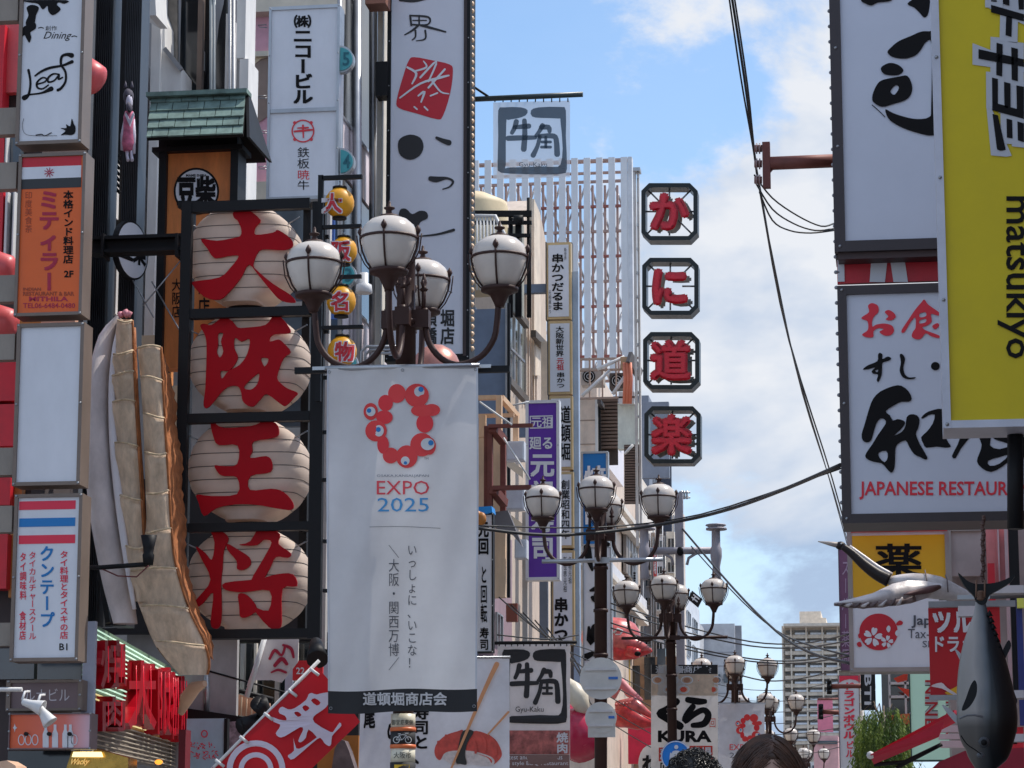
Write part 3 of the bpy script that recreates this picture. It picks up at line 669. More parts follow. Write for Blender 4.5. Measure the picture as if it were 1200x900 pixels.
AL, AR = [[(a, b) for a, b in smooth(q, 4, False)] for q in (AL, AR)]
def crescent(u, v):
    y = 372+(731-372)*u; l, r_ = lerpl(AL, y), lerpl(AR, y); a = at((l+r_)/2, y, YG+.1); k = (at(r_, y, YG+.1).x-a.x)*max(.12, math.sin(math.pi*min(1, max(0, u*1.02)))**.12 if u < .5 else 1)
    t = 2*math.pi*v; e = 1+.08*math.cos(3*t)
    return a+Vector((k*math.cos(t), .34*math.sin(t)*e*max(.25, math.sin(math.pi*(.1+.85*u))), 0))
part(MB().grid(crescent, 30, 20), 'dough_shell', dough, rg)
part(MB().tube([at(lerpl(AR, y)-1, y, YG-.12+.0*y) for y in range(378, 728, 14)], [.012+.03*math.sin(math.pi*(y-370)/370) for y in range(378, 728, 14)], 8), 'dough_lip', mat('dough_light', alb(218, 214, 218), .5, var=.05), rg)
BL = [(372, 138), (400, 134), (440, 131), (520, 134), (600, 142), (660, 150), (700, 158)]
BR = [(372, 155), (470, 159), (582, 166), (640, 169), (680, 172), (700, 172)]
CL = [(408, 161), (450, 165), (500, 168), (560, 170), (620, 171), (650, 160), (672, 152), (715, 165), (760, 184), (792, 212)]
CRt = [(408, 189), (470, 192), (570, 198), (620, 201), (660, 206), (710, 221), (750, 240), (775, 246), (792, 243)]
BL, BR, CL, CRt = [smooth(q, 4, False) for q in (BL, BR, CL, CRt)]
def pleat(y0, y1, TL, TR, k):
    def f(u, v):
        w_ = .9+.1*u; y = y0+(y1-y0)*u; l, r_ = lerpl(TL, y), lerpl(TR, y)
        if v <= .6:
            s_ = v/.6; y += 3*math.sin(s_*3+k)*(1-u); x = l+(r_-l)*s_
            Yd = YG+.02-.17*math.sin(math.pi*(.12+.76*s_))**.6-.12*(1-u)**1.6-.01*math.sin(9*s_+k*2)
            if u == 0: Yd += .05
            return at(x, y, Yd)
        s_ = (v-.6)/.4; x = r_+(l-r_)*s_; return at(x, y, YG+.3*math.sin(math.pi*s_)+.02-.08*(1-u))
    p_ = part(MB().grid(f, 8, 20), 'pleat', pleat_m, rg)
    part(MB().tube([f(.02, v)+Vector((0, -.006, 0)) for v in (.02, .1, .2, .3, .4, .5, .58)], .011, 5), 'crust_rim', rimm, p_)
    part(MB().tube([f(u, .59)+Vector((.004, -.004, 0)) for u in (.02, .25, .5, .75, .98)], .012, 5), 'crust_rim', fried, p_)
ys = [375, 413, 438, 471, 521, 583, 640, 700]
for k in range(7): pleat(ys[k]-1, ys[k+1]+5, BL, BR, k)
ys = [408, 444, 487, 530, 576, 622, 668, 712, 754, 791]
for k in range(9): pleat(ys[k]-1, ys[k+1]+(5 if k < 8 else 0), CL, CRt, k+3)
SR = [(412, 192), (440, 199), (470, 206), (490, 204), (535, 213), (560, 211), (610, 217), (640, 215), (672, 221), (710, 232), (745, 248), (768, 248)]
def side(u, v):
    y = 412+356*u; l = lerpl(CRt, y)-.5; r_ = lerpl(SR, y)+1.2*math.sin(y*.42)
    return at(l+(r_-l)*v, y+6*v, YG+.0+.5*v+.03*math.sin(y*.25+v*5))
part(MB().grid(side, 60, 8).grid(lambda u, v: side(u, 1-v)+Vector((.0, .06, 0)), 60, 8), 'fried_side', fried, rg)
part(MB().tube([at(lerpl(BR, y)+1.2, y, YG-.05) for y in range(384, 700, 20)], .022, 6), 'fried_edge', fried, rg)
part(MB().tube([at(150, 371, YG+.1), at(146, 364, YG+.1)], .03, 8).tube([at(142, 372, YG+.1), at(140, 366, YG+.1)], .025, 8).tube([at(150, 371, YG+.1), at(153, 365, YG+.1)], .025, 8), 'pink_tip', A('pink_tip', (215, 140, 150)), rg)
solo(MB().tube([at(212, 836, 25.6), at(219, 818, 25.5), at(228, 806, 25.4), at(240, 801, 25.3)], [.03, .07, .065, .03], 12), 'pincer_tip', A('cream_shell', (215, 175, 145), rough=.5), 'cream curved sculpture tip poking out below the giant dumpling', 'sculpture')
r = thing('sign_spotlight', 'black spotlight on a long arm in front of the giant dumpling', 'spotlight', at(172, 662, 23.9))
part(MB().tube([at(103, 665, 24.5), at(118, 665, 24.1), at(175, 661, 24.0)], .022, 6), 'arm', black_metal, r)
part(MB().lathe([(.045, -.11), (.055, -.02), (.045, .0), (.05, .04), (.075, .16), (.07, .16), (.03, .05)], at(174, 648, 24.0), 14), 'lamp_head', black_metal, r)
part(MB().tube([at(118, 666, 24.1), at(138, 675, 24.05), at(160, 676, 24), at(174, 663, 23.95)], .007, 5), 'cable', A('maroon_cable', (90, 40, 40)), r)
solo(MB().beam(at(98, 520, 25.6), at(127, 730, 25.3), .05, .05), 'support_strut', black_metal, 'slanting black steel strut behind the giant dumpling', 'strut')
# ================================================================ striped neon fascia with raised red letters
S0 = at(110, 1040, 25.3); ang = math.radians(8)
PN = Plane(S0, (math.cos(ang), -math.sin(ang)*-1*-1, 0)) if False else Plane(S0, (math.cos(ang), math.sin(ang), 0))
# plane direction runs ang to the left of the street
r = thing('neon_fascia', 'angled shop fascia of green white neon lines under the giant dumpling', 'sign', at(165, 880, 26))
fas = A('fascia_green', (92, 112, 92), rough=.4, var=.1, sc=3); gold = A('fascia_gold', (150, 110, 50), rough=.35, metal=.4, var=.2, sc=5)
def yl(x, k):   # k-th fascia line at pixel x
    y0 = 736+k*5.9; t = (x-110)/110; return y0+t*(62-1.62*k)
part(MB().P([(110, yl(110,0)-5), (222, yl(222,0)-5), (222, yl(222,13)), (110, yl(110,13))], PN, .1), 'panel', fas, r)
part(MB().P([(110, yl(110,13)), (222, yl(222,13)), (222, yl(222,18)), (110, yl(110,18))], PN+.01, .1), 'gold_panel', gold, r)
part(MB().P([(110, yl(110,18)), (222, yl(222,18)), (222, yl(222,25)), (110, yl(110,25))], PN+.02, .1), 'lower_panel', A('fascia_grey', (110, 100, 90), rough=.5, var=.3, sc=7), r)
neon = mat('neon_tube', (.62, .9, .72), .3, var=0, emit=.55); neon_y = mat('neon_yellow', (.9, .75, .35), .3, var=0, emit=.5)
for k in range(25):
    a = at(111, yl(111, k), PN-.03); b = at(221, yl(221, k), PN-.03)
    part(MB().tube([a, b], .008, 6), 'neon_tube', neon if k < 13 else (neon_y if k < 18 else A('dull_tube', (150, 140, 125))), r)
red3 = mat('red_letter', (.46, .003, .014), .3, var=.1, sc=6, spec=.3, emit=.0); redn = mat('red_neon', (.85, .02, .05), .3, var=0, emit=.2)
for ch, x0, y0, x1, y1 in (('焼', 118, 749, 149, 808), ('肉', 118, 815, 149, 858), ('大', 150, 772, 184, 856), ('阪', 184, 780, 202, 862), ('名', 200, 786, 211, 868), ('物', 210, 790, 221, 872)):
    m_ = MB(); P2 = PN-.16
    dx = .05*(x1-x0)
    vs, fs = glyph(ch, .02 if ch != '物' else .012)
    n0 = len(vs); pts = [at(x0+x*(x1-x0), y0+(.88-y)*(y1-y0), P2) for x, y in vs]
    m_.add(pts, [tuple(reversed(f)) for f in fs]); cnt = {(f[i], f[(i+1) % len(f)]) for f in fs for i in range(len(f))}
    m_.v += [tuple(p-P2.n*.15) for p in pts]
    for a, b in cnt:
        if (b, a) not in cnt: m_.f.append((a, b, n0+b, n0+a)); m_.m.append(0); m_.s.append(False)
    m_.P([(x0+3, y0+4), (x1-2, y0+6), (x1-2, y1-4), (x0+3, y1-6)], PN-.07, .05)
    part(m_, 'raised_letter', red3, r)
    q = MB()
    for j in range(3):
        xx = x0+(x1-x0)*(.28+.25*j); q.tube([at(xx, y0+8, P2-.02), at(xx+.6, (y0+y1)/2, P2-.03), at(xx, y1-8, P2-.02)], .005, 5)
    part(q, 'neon_outline', redn, r)
solo(MB().F(209, 855, 217, 910, 25.9, .2), 'red_post', A('dark_red_post', (95, 18, 28)), 'narrow dark red post under the raised red letters', 'post')
r = thing('gold_canopy', 'gilded shop canopy with lit lettering at the bottom left', 'canopy', at(95, 905, 24.4))
goldm = mat('gilt_metal', (.55, .34, .08), .25, .9, var=.3, sc=5)
part(MB().P([(84, 880), (108, 876), (150, 888), (150, 912), (74, 912)], 24.3, .3), 'front', goldm, r)
part(MB().P([(86, 881), (118, 881), (120, 887), (84, 887)], 24.25, .03), 'light_strip', mat('warm_strip', (1, .8, .35), .3, var=0, emit=1.2), r)
p = MB(); ht(p, 'Wacky', 82, 889, 104, 898, 24.28, .02, sh=.2); part(p, 'lettering', mat('warm_gold', (.9, .6, .2), .4, var=0, emit=.3), r)
part(MB().ball(at(186, 893, 25), (.04, .04, .025), 10), 'bulb', mat('orange_bulb', (1, .35, .04), .4, var=0, emit=1.0), r)
solo(MB().F(8, 880, 86, 960, 24.6, .3), 'dark_shop_opening', glass_dark, 'dark shop opening under the orange signboard', 'shop opening')
solo(MB().P([(-5, 912), (-5, 893), (8, 891), (18, 897), (22, 912)], 22.5, .3), 'cream_awning', A('cream_shell', (215, 175, 145)), 'cream rounded awning corner at the bottom left edge', 'awning')
# ================================================================ white tower sign, pink board, floor numbers
YT = 36.0
r = board('tower_sign', 'tall white double panel building sign with black katakana above a red ring emblem', 'sign', 314, 7, 397.5, 234, YT, .3, 3, alu, fwv=4)
part(MB().F(317, 126.5, 394.5, 131, YT-.03, .05), 'divider', alu, r)
p = MB(); put(p, '㈱', 344, 17, 365, 33, YT-.006, .03)
vt(p, 'ニコービル', 343, 33, 367, 122, YT-.006, .045, fill=1.06)
vt(p, '鉄板', 348, 172, 363, 198, YT-.006, 0); put(p, '牛', 348, 211, 363, 223, YT-.006, 0); part(p, 'lettering', black_print, r)
p = MB(); ring(p, 355, 153.5, 13.5, 13.5, 1.6, YT-.008, d=.003)
stroke(p, [(345,154,2),(355,153,2.5),(366,152,2)], YT-.006); stroke(p, [(355,147,2.4),(355.5,161,1.6)], YT-.006); stroke(p, [(349,150,1.5),(361,149.5,2)], YT-.006)
for a in range(4): disc(p, 355+13.7*math.cos(a*math.pi/2+.78), 153.5+13.7*math.sin(a*math.pi/2+.78), 2, 2, YT-.009, n=8, d=.002)
put(p, '暁', 348, 198.5, 363, 211, YT-.006, 0); part(p, 'red_print', A('emblem_red', (200, 50, 60)), r)
r = thing('pink_signboard', 'pink signboard in a beige metal frame, left of the white tower sign', 'sign', at(300, 235, 36.6))
pinkf = A('pink_board', (222, 165, 180), rough=.5, k=.6); tanm = A('beige_metal', (165, 155, 140), rough=.4, metal=.4, k=.55)
part(MB().F(283, 14, 316, 214, 36.7, .1), 'panel', pinkf, r)
FP(r, 'frame_bar', tanm, (283, -30, 400, 12, 36.45, .3), (283, 60, 314, 66, 36.6, .1), (283, 213, 314, 234, 36.5, .2))
part(MB().P([(287, 122), (287, 90), (296, 78), (306, 70), (315, 66), (315, 135), (304, 143), (292, 152), (287, 156)], 36.68, .01), 'brown_print', A('brown_paper', (120, 102, 92)), r)
part(MB().P([(287, 66.5), (314, 66.5), (306, 69), (296, 77), (287, 89)], 36.67, .01), 'cream_print', A('cream_paper', (215, 195, 165)), r)
for y in (32, 115, 156, 198): part(MB().tube([at(313, y, 36.55), at(304, y, 36.55), at(302.5, y-2.5, 36.55), at(312, y-3, 36.55)], .008, 4), 'handle', galv, r)
solo(MB().tube([at(398, -40, 36.2), at(398.5, 430, 36.2)], .035, 10), 'sign_pole', alu, 'slim steel pole carrying the round floor number plates', 'pole')
teal = A('teal_plate', (60, 135, 140), rough=.3); tealn = A('teal_numeral', (30, 85, 95))
for n_, x, y in (('5', 397.5, 69), ('4', 398, 189), ('3', 400, 322), ('2', 402, 426)):
    r = thing('floor_number_plate', {'5': 'uppermost half round teal floor plate, between the dark windows and the tower sign', '4': 'half round teal floor plate just above the top yellow lantern', '3': 'half round teal floor plate peeking out between the second and third yellow lanterns', '2': 'half round teal floor plate peeking out below the bottom yellow lantern'}[n_], 'sign', at(x+8, y+16, 36), 'floor number plates')
    half = lambda q: [(x+q*.0, y-16*q)]+[(x+17*q*math.sin(math.pi*i/14), y-16*q*math.cos(math.pi*i/14)) for i in range(1, 14)]+[(x, y+16*q)]
    part(MB().P(half(1.0), 36.05, .12), 'rim', alu, r); part(MB().P([(a+1, b) for a, b in half(.84)], 36.03, .02), 'plate', teal, r)
    p = MB(); ht(p, n_, x+4, y-8, x+12, y+8, 36.02, .02); part(p, 'numeral', tealn, r)
# ================================================================ glazed facade between the tower sign and the big white sign
PX = lambda X: Plane((X, 0, 0), (1, 0, 0))
r = thing('glazed_building', 'building with slanting dark windows and white bands behind the yellow lanterns', 'building', (-8.4, 42, 0))
part(MB().box(-13, -8.25, 38.2, 47.9, 0, 22), 'wall', A('grey_render', (120, 116, 112), rough=.8), r)
def vpy(x0, y0, x): return y0+(x-x0)*(1040-y0)/(1060-x0)
pl = PX(-8.1)
def band(name, m, x0, x1, ya, yb, P_, d=.08):
    part(MB().P([(x0, vpy(402, ya, x0)), (x1, vpy(402, ya, x1)), (x1, vpy(402, yb, x1)), (x0, vpy(402, yb, x0))], P_, d), name, m, r)
for x0, x1 in ((401, 417), (421, 435.5), (443, 456)):
    for ya, yb in ((-60, 134), (205, 345), (420, 560)): band('window', glass_dark, x0, x1, ya, yb, pl)
    for ya, yb in ((137, 203), (348, 418)): band('spandrel', A('pinkish_spandrel', (205, 192, 195), rough=.5, k=.6), x0, x1, ya, yb, pl-.03)
    for ya in (134, 345): band('sill', alu, x0, x1, ya, ya+3, pl-.06)
for x in (417, 436): part(MB().tube([atx(x+1.5, -40, -7.95), atx(x+1.5, 600, -7.95)], .07, 10), 'mullion', alu, r)
FP(r, 'pier', A('cream_pier', (200, 192, 180), k=.6), (441, -40, 447, 470, 40.3, .4))
FP(r, 'dark_box', black_metal, (440, 72, 454, 112, 39.9, .3))
FP(r, 'soffit', A('bronze_soffit', (120, 80, 65)), (428, -40, 452, 4, 39.5, .4))
# lower window strip behind the yellow lanterns
FP(r, 'window', glass_blue, (378, 236, 396, 480, 37.6, .08), (402, 430, 470, 600, 37.8, .08))
FP(r, 'spandrel', A('blue_panel', (60, 90, 150)), (377, 250, 392, 284, 37.5, .05), (377, 368, 400, 374, 37.4, .05))
part(MB().lathe([(.05, .1), (.05, -.02), (.09, -.04), (.1, -.13), (.085, -.14)], at(426.5, 330, 30), 14), 'lamp', white_paint, r)
for k in range(3): part(MB().tube([at(424+k*4, 440, 33), at(424+k*4, 412+k*4, 33), at(430+k*4, 406+k*4, 33), at(470, 406+k*4, 33)], .02, 6), 'conduit', galv, r)
# ================================================================ yellow lantern string
YY = 25.0
r = thing('lantern_rack', 'slim black rack carrying four small yellow lanterns', 'rack', at(375, 430, YY+.1))
FP(r, 'bar', black_metal, (371, 205, 377, 470, YY, .05), (377.2, 205, 424, 209.5, YY, .05), (377.2, 263, 423, 267, YY, .05), (377.2, 322, 423, 326, YY, .05), (377.2, 381, 425, 385, YY, .05))
ylw = mat('yellow_lantern', alb(228, 160, 28), .45, var=.12, sc=6); redc = mat('lantern_red', (.6, .015, .03), .4, var=.04)
for k, (ch, cx, cy, R_, dx) in enumerate((('大', 398, 238, 17, -9), ('阪', 403, 294, 15.5, -4), ('名', 400, 353, 17, -1), ('物', 401, 412, 17, 3))):
    rl = thing('yellow_lantern', ['top yellow lantern, its red character turned to the left', 'second yellow lantern from the top of the slim rack', 'third yellow lantern from the top, beside the white lamp', 'bottom yellow lantern, just above the white banner'][k], 'lantern', at(cx, cy+18, YY), 'small yellow lanterns on the slim rack')
    c = at(cx, cy, YY+.02); q = at(cx+R_, cy, YY+.02).x-c.x
    part(MB().lathe([(q*(1-.02*(i % 2))*max(.42, (1-abs(math.sin(-1.4+2.8*i/18))**2.1)**.5), q*1.04*math.sin(-1.4+2.8*i/18)) for i in range(19)], c, 24), 'shade', ylw, rl)
    for s_ in (-1, 1): part(MB().lathe([(q*.5, s_*q*.98), (q*.5, s_*q*1.12)], c, 16), 'lantern_cap', black_metal, rl)
    part(MB().tube([c+Vector((0, 0, q*1.1)), c+Vector((0, 0, q*1.55))], .008, 5), 'hook', galv, rl)
    cy_ = Cyl(c.x, c.y, q*1.02); h_ = 12
    p = MB(); 
    for ax in (-1.1, 1.1):
        for ay in (-1.1, 1.1): put(p, ch, cx+dx-h_+ax, cy-h_+ay, cx+dx+h_+ax, cy+h_+ay, cy_-.001*(2+ax), 0.03)
    part(p, 'character_outline', white_face, rl)
    p = MB(); put(p, ch, cx+dx-h_, cy-h_, cx+dx+h_, cy+h_, cy_-.008, .035); part(p, 'character', redc, rl)
# ================================================================ big white brush-lettered sign
YB = 40.0
r = board('vertical_sign', 'huge white vertical sign with red seal and black brush marks', 'sign', 453, -60, 551, 423, YB, .5, 4.5, black_metal, mat('bluish_white_face', (.70, .72, .80), .35, var=.03), fwv=7)
part(MB().F(543, -60, 546.8, 417, YB-.03, .03), 'inner_frame', A('dark_brown_trim', (45, 35, 35)), r)
bulb = mat('warm_bulb', (.8, .55, .35), .3, var=0)
for k in range(52):
    c = at(552.6, -30+k*8.6, YB+.2); part(MB().ball(c, .045, 6), 'bulb', bulb, r)
T = (440, 0, 2.093); p = MB()
def ts(*s_): stroke(p, TS(s_, T), YB-.008)
ts((85,38,4),(130,42,5),(128,60,4),(88,60,4)); ts((85,38,5),(88,62,5)); ts((107,38,4),(107,60,4)); ts((92,50,3),(125,50,3)); ts((60,0,6),(95,2,7),(130,-5,5))
ts((105,62,6),(90,75,5),(72,85,3)); ts((112,62,6),(135,68,6),(172,78,4)); ts((98,75,5),(98,90,4),(90,98,3)); ts((122,75,5),(122,95,4),(100,100,2))
ts((150,338,7),(165,345,11),(180,350,14)); ts((135,438,12),(150,440,14),(175,437,6),(190,445,6),(182,458,4),(165,464,3))
ts((30,0,2),(25,0,2)) if False else None
blob(p, [(60,340),(85,330),(110,338),(118,360),(108,382),(85,392),(62,382),(55,360)], YB-.008, T=T)
blob(p, [(60,515),(75,512),(90,525),(108,517),(125,520),(128,535),(110,545),(98,568),(82,548),(58,540)], YB-.008, T=T)
ts((98,580,3),(150,575,5),(192,564,7)); ts((105,585,6),(100,610,8),(85,650,7),(72,690,10)); ts((150,650,2),(158,685,3),(152,700,3)); ts((158,705,1.5),(175,712,1.5),(188,718,1.5))
vt(p, '堀店', 516, 362, 533, 404, YB-.008, .03); vt(p, '須橋', 497, 362, 512, 404, YB-.008, .03)
part(p, 'brush_print', A('brush_ink', (28, 28, 30), var=.05), r)
p = MB(); blob(p, [(95,140),(140,148),(182,158),(190,175),(183,230),(165,285),(150,292),(100,278),(58,265),(52,245),(70,180),(82,148)], YB-.004, T=T); part(p, 'seal', red_print, r)
p = MB()
for s_ in ([(78,165,5),(100,180,6),(90,205,4)], [(95,175,4),(125,165,5),(118,150,3)], [(110,190,5),(150,150,5),(130,200,4)], [(60,240,4),(110,205,5),(160,190,6),(180,185,4)], [(130,215,5),(170,170,5)], [(105,235,4),(120,225,6),(112,250,4)], [(135,235,4),(152,228,4)], [(95,262,4),(102,268,4)], [(120,262,4),(128,270,4)], [(140,200,5),(160,225,4),(180,230,3)]):
    stroke(p, TS(s_, T), YB-.012)
part(p, 'seal_marks', white_face, r)
solo(MB().ball(at(511, 437, 31), (.3, .3, .34), 20), 'bronze_dome', mat('rosy_bronze', alb(165, 112, 100), .35, .3, var=.2, sc=6), 'rosy brown dome top just behind the white event banner', 'dome')
# ================================================================ street lamps
globe_m = mat('opal_globe', alb(236, 226, 216, .62), .2, var=.06, sc=4, trans=.12)
def lamp(label, px, py, Y, first=None):
    base = at(px, 1040, Y); zc = at(px, py, Y).z
    if first is not None:
        o = dup(first); o.location = (base.x, Y, zc-first['zc']); o['label'] = label; o['group'] = 'globe street lamps'; return o
    r = thing('street_lamp', label, 'street lamp', (base.x, Y, 0), 'globe street lamps'); r['zc'] = zc
    def P(x, y, z): return Vector((base.x+x, Y+y, zc+z))
    # post with collars
    part(MB().lathe([(.16, -zc), (.16, -zc+.5), (.1, -zc+.7), (.085, -zc+1.0), (.085, -.5), (.11, -.5), (.11, -.46), (.08, -.44), (.075, .18), (.1, .2), (.1, .24), (.04, .3)], P(0, 0, 0), 16), 'post', brown_iron, r)
    for z in (-.92, -1.5, -2.1): part(MB().lathe([(.088, 0), (.1, .0), (.1, .04), (.088, .04)], P(0, 0, z), 16), 'clamp_band', brown_iron, r)
    c = MB().box(base.x-.2, base.x+.2, Y-.06, Y+.06, zc-.53, zc-.38).box(base.x-.06, base.x+.06, Y-.2, Y-.061, zc-.53, zc-.38).box(base.x-.06, base.x+.06, Y+.061, Y+.2, zc-.53, zc-.38)
    part(c, 'cross_block', brown_iron, r)
    for k in range(4):
        a = k*math.pi/2; dx, dy = math.cos(a), math.sin(a)
        def A_(s, z): return P(dx*s, dy*s, z)
        pts = [A_(.16, -.36), A_(.17, -.55), A_(.21, -.68), A_(.3, -.79), A_(.42, -.845), A_(.54, -.83), A_(.66, -.76), A_(.745, -.63), A_(.77, -.48), A_(.78, -.34)]
        arm = part(MB().tube(smooth([tuple(p) for p in pts], 3, False), .026, 8), 'arm', brown_iron, r)
        # fleur finial above the block
        f = MB().tube([A_(.15, -.38), A_(.15, -.16)], .02, 6).lathe([(.001, .15), (.028, .06), (.018, .02), (.04, .0), (.018, -.02)], A_(.15, -.2), 8)
        for s_ in (-1, 1): f.tube([A_(.15, -.2), A_(.15, -.2)+Vector((-dy*.05*s_, dx*.05*s_, .02)), A_(.15, -.2)+Vector((-dy*.06*s_, dx*.06*s_, .07))], .012, 5)
        part(f, 'finial', brown_iron, r)
        g = A_(.79, 0)
        gl = MB().lathe([(.13, -.2), (.17, -.13), (.205, -.05), (.226, .02), (.231, .07), (.226, .115), (.2, .165), (.15, .21), (.09, .232), (.03, .24)], g, 24)
        go = part(gl, 'globe', globe_m, r)
        cage = MB().lathe([(.233, .045), (.238, .045), (.238, .066), (.233, .066)], g, 28)
        for q in range(4):
            b = q*math.pi/2-math.pi/2; ex, ey = math.cos(b), math.sin(b)
            cage.tube([g+Vector((ex*rr_, ey*rr_, z)) for rr_, z in ((.12, -.225), (.185, -.13), (.222, -.04), (.24, .05), (.238, .1))], .009, 5)
            cage.lathe([(.001, .05), (.02, .022), (.026, 0), (.01, -.03)], g+Vector((ex*.236, ey*.236, .115)), 6)
        part(cage, 'cage', brown_iron, r)
        for q in (0, math.pi):
            part(MB().tube([g+Vector((math.cos(q)*rr_, 0, z)) for rr_, z in ((.14, -.22), (.2, -.15), (.25, -.05), (.262, .04), (.268, .09))], .006, 5), 'side_wire', brown_iron, r)
        part(MB().lathe([(.035, -.37), (.05, -.33), (.08, -.27), (.125, -.24), (.155, -.235), (.16, -.205), (.13, -.195)], g, 20), 'cup', brown_iron, r)
        part(MB().lathe([(.1, .225), (.075, .25), (.03, .262), (.018, .29), (.045, .305), (.045, .315), (.015, .325), (.012, .36), (.001, .375)], g, 14), 'cap', brown_iron, r)
    return r
L1 = lamp('nearest brown iron lamp with four white globes, its post hidden by the big banner', 471, 313, 22.0)
L2 = lamp('brown iron four globe lamp in front of the purple sign, round signs on its post', 703.5, 588, 36.6, L1)
L3 = lamp('brown iron four globe lamp standing in front of the cream banner with big KURA letters', 791, 695, 48.9, L1)
L4 = lamp('brown iron four globe lamp above the small white event banner', 863, 783, 66, L1)
L5 = lamp('brown iron four globe lamp just behind the one over the small event banner', 905, 824, 78, L1)
L6 = lamp('fainter far lamp between the woman and the apartment tower', 929, 863, 96, L1)
L7 = lamp('farthest globe lamp, low in front of the apartment tower', 948, 884, 118, L1)
def crossbar(px, py, Y, w_, lb, mats=brown_iron):
    c = at(px, py, Y); a = Vector((c.x-w_, Y-.13, c.z)); b = Vector((c.x+w_, Y-.13, c.z))
    return solo(MB().tube([a, b], .028, 8).box(c.x-.1, c.x+.1, Y-.16, Y-.08, c.z-.04, c.z+.04), 'banner_rail', mats, lb, 'rail')
crossbar(707, 658, 36.6, .82, 'thin pale crossbar clamped under the arms of the second lamp', alu)
crossbar(791, 748, 48.9, .95, 'dark crossbar clamped under the arms of the third lamp')
crossbar(863, 825, 66, .7, 'dark crossbar under the fourth lamp')
r = thing('banner_bracket', 'black bracket arms holding the top of the big event banner', 'bracket', at(471, 432, 21.85))
FP(r, 'arm', black_metal, (345, 430, 384, 437, 21.86, .05), (560, 428.5, 597, 436, 21.86, .05)); FP(r, 'clip', alu, (366, 429.5, 384, 433.5, 21.84, .03), (560, 427, 575, 431, 21.84, .03))
# ---- event banner
def fold(x, z):
    return .016*math.sin(7*x+1.3*z)+.012*math.sin(2.7*z-3*x)+.006*math.sin(19*x-5*z)+.02*math.exp(-((x+4.25-.22*(z-2.6))/.06)**2)*max(0, 1-(z-2.2)/1.6)
WB = Wave(21.78, fold)
cloth = mat('banner_cloth', alb(212, 210, 210, .6), .85, var=.09, sc=1.1, bump=.35, trans=.2)
blackcloth = mat('banner_black', (.025, .025, .028), .7, var=.2, sc=2)
r = thing('event_banner', 'large white cloth banner with a ring of red blobs, hanging from the nearest lamp', 'banner', at(471, 836, 21.8))
def bx(u, v):
    return at(383.5+176.5*u+1.8*math.sin(v*5)*(u-.5), 432+404*v-3*u+ (1.2*math.sin(u*9)*v), WB)
b = MB().grid(lambda u, v: bx(u, v*.935), 26, 60, 0).grid(lambda u, v: bx(u, .935+.065*v), 26, 5, 1)
part(b, 'cloth', [cloth, blackcloth], r)
part(MB().tube([at(381, 431.5, 21.8), at(562, 428.5, 21.8)], .022, 8), 'top_rod', alu, r)
T = (370, 420, 4.5)
er = [A('event_red', (205, 52, 52), var=.04), A('event_red_deep', (180, 34, 40), var=.04)]
def ell(cx, cy, rx, ry, ang=0, n=22):
    o = []
    for i in range(n):
        t = 2*math.pi*i/n; x, y = rx*math.cos(t), ry*math.sin(t); o.append((cx+x*math.cos(ang)-y*math.sin(ang), cy+x*math.sin(ang)+y*math.cos(ang)))
    return o
def event_ring(r, T, WB, e0=.008, de=.0012):
    reds = [(428,185,47,50,0,0),(368,235,39,43,0,1),(362,310,44,36,.1,1),(290,280,38,45,0,0),(318,382,57,56,0,0),(355,455,31,48,0,1),(395,512,42,42,0,0),(480,518,57,60,0,0),(560,455,62,62,0,0),(600,462,34,46,0,0),(575,342,45,50,0,1),(560,275,58,32,0,0),(612,272,44,32,0,0),(533,195,64,62,0,0)]
    p = MB()
    for k, (cx, cy, rx, ry, a, mi) in enumerate(reds): p.slab([[at(T[0]+x/T[2], T[1]+y/T[2], WB-(e0+k*de*.5)) for x, y in ell(cx, cy, rx, ry, a)]], None, mi)
    part(p, 'ring_emblem', er, r)
    p = MB(); q = MB()
    for cx, cy, rx, ry, bx_, by_, br in ((290,280,25,25,281,275,12),(333,382,26,30,330,375,13),(472,540,23,23,473,551,9),(590,452,36,32,607,445,14),(546,175,27,27,555,163,14)):
        p.slab([[at(T[0]+x/T[2], T[1]+y/T[2], WB-(e0+.010)) for x, y in ell(cx, cy, rx, ry)]], None)
        q.slab([[at(T[0]+x/T[2], T[1]+y/T[2], WB-(e0+.012)) for x, y in ell(bx_, by_, br, br)]], None)
    part(p, 'eyes', white_paint, r); part(q, 'pupils', blue_print, r)
event_ring(r, T, WB)
pk = A('event_text_red', (200, 60, 70), var=.03); gy = A('grey_print', (90, 95, 105), var=.03); bl = A('event_blue', (55, 120, 165), var=.03)
p = MB(); ht(p, 'OSAKA,KANSAI,JAPAN', 441.5, 556, 502.5, 559.7, WB-.008, 0); part(p, 'small_lettering', gy, r)
p = MB(); ht(p, 'EXPO', 441.5, 563.3, 503, 579.6, WB-.008, 0); part(p, 'lettering', pk, r)
p = MB(); ht(p, '2025', 442.2, 583.3, 502.6, 599.6, WB-.008, 0); part(p, 'lettering', bl, r)
p = MB(); ht(p, 'TM', 497, 536, 502, 538.5, WB-.008, 0); vt(p, 'いっしょに、いこな！', 477, 637, 489, 784, WB-.008, 0); vt(p, '＼大阪・関西万博／', 455, 638, 468, 786, WB-.008, 0)
stroke(p, [(433, 617.5, .5), (470, 617, .5), (516, 619, .5)], WB-.006); part(p, 'lettering', A('dark_grey_print', (62, 64, 70), var=.03), r)
p = MB(); hj(p, '道頓堀商店会', 425, 811, 524, 827, WB-.009, .03); part(p, 'lettering', cloth, r)
for u0, u1 in ((.0, .012), (.988, 1.0)): part(MB().grid(lambda u, v: bx(u0+(u1-u0)*u, v*.935)+Vector((0, -.004, 0)), 1, 40), 'hem', A('hem_grey', (170, 172, 178), k=.6), r)
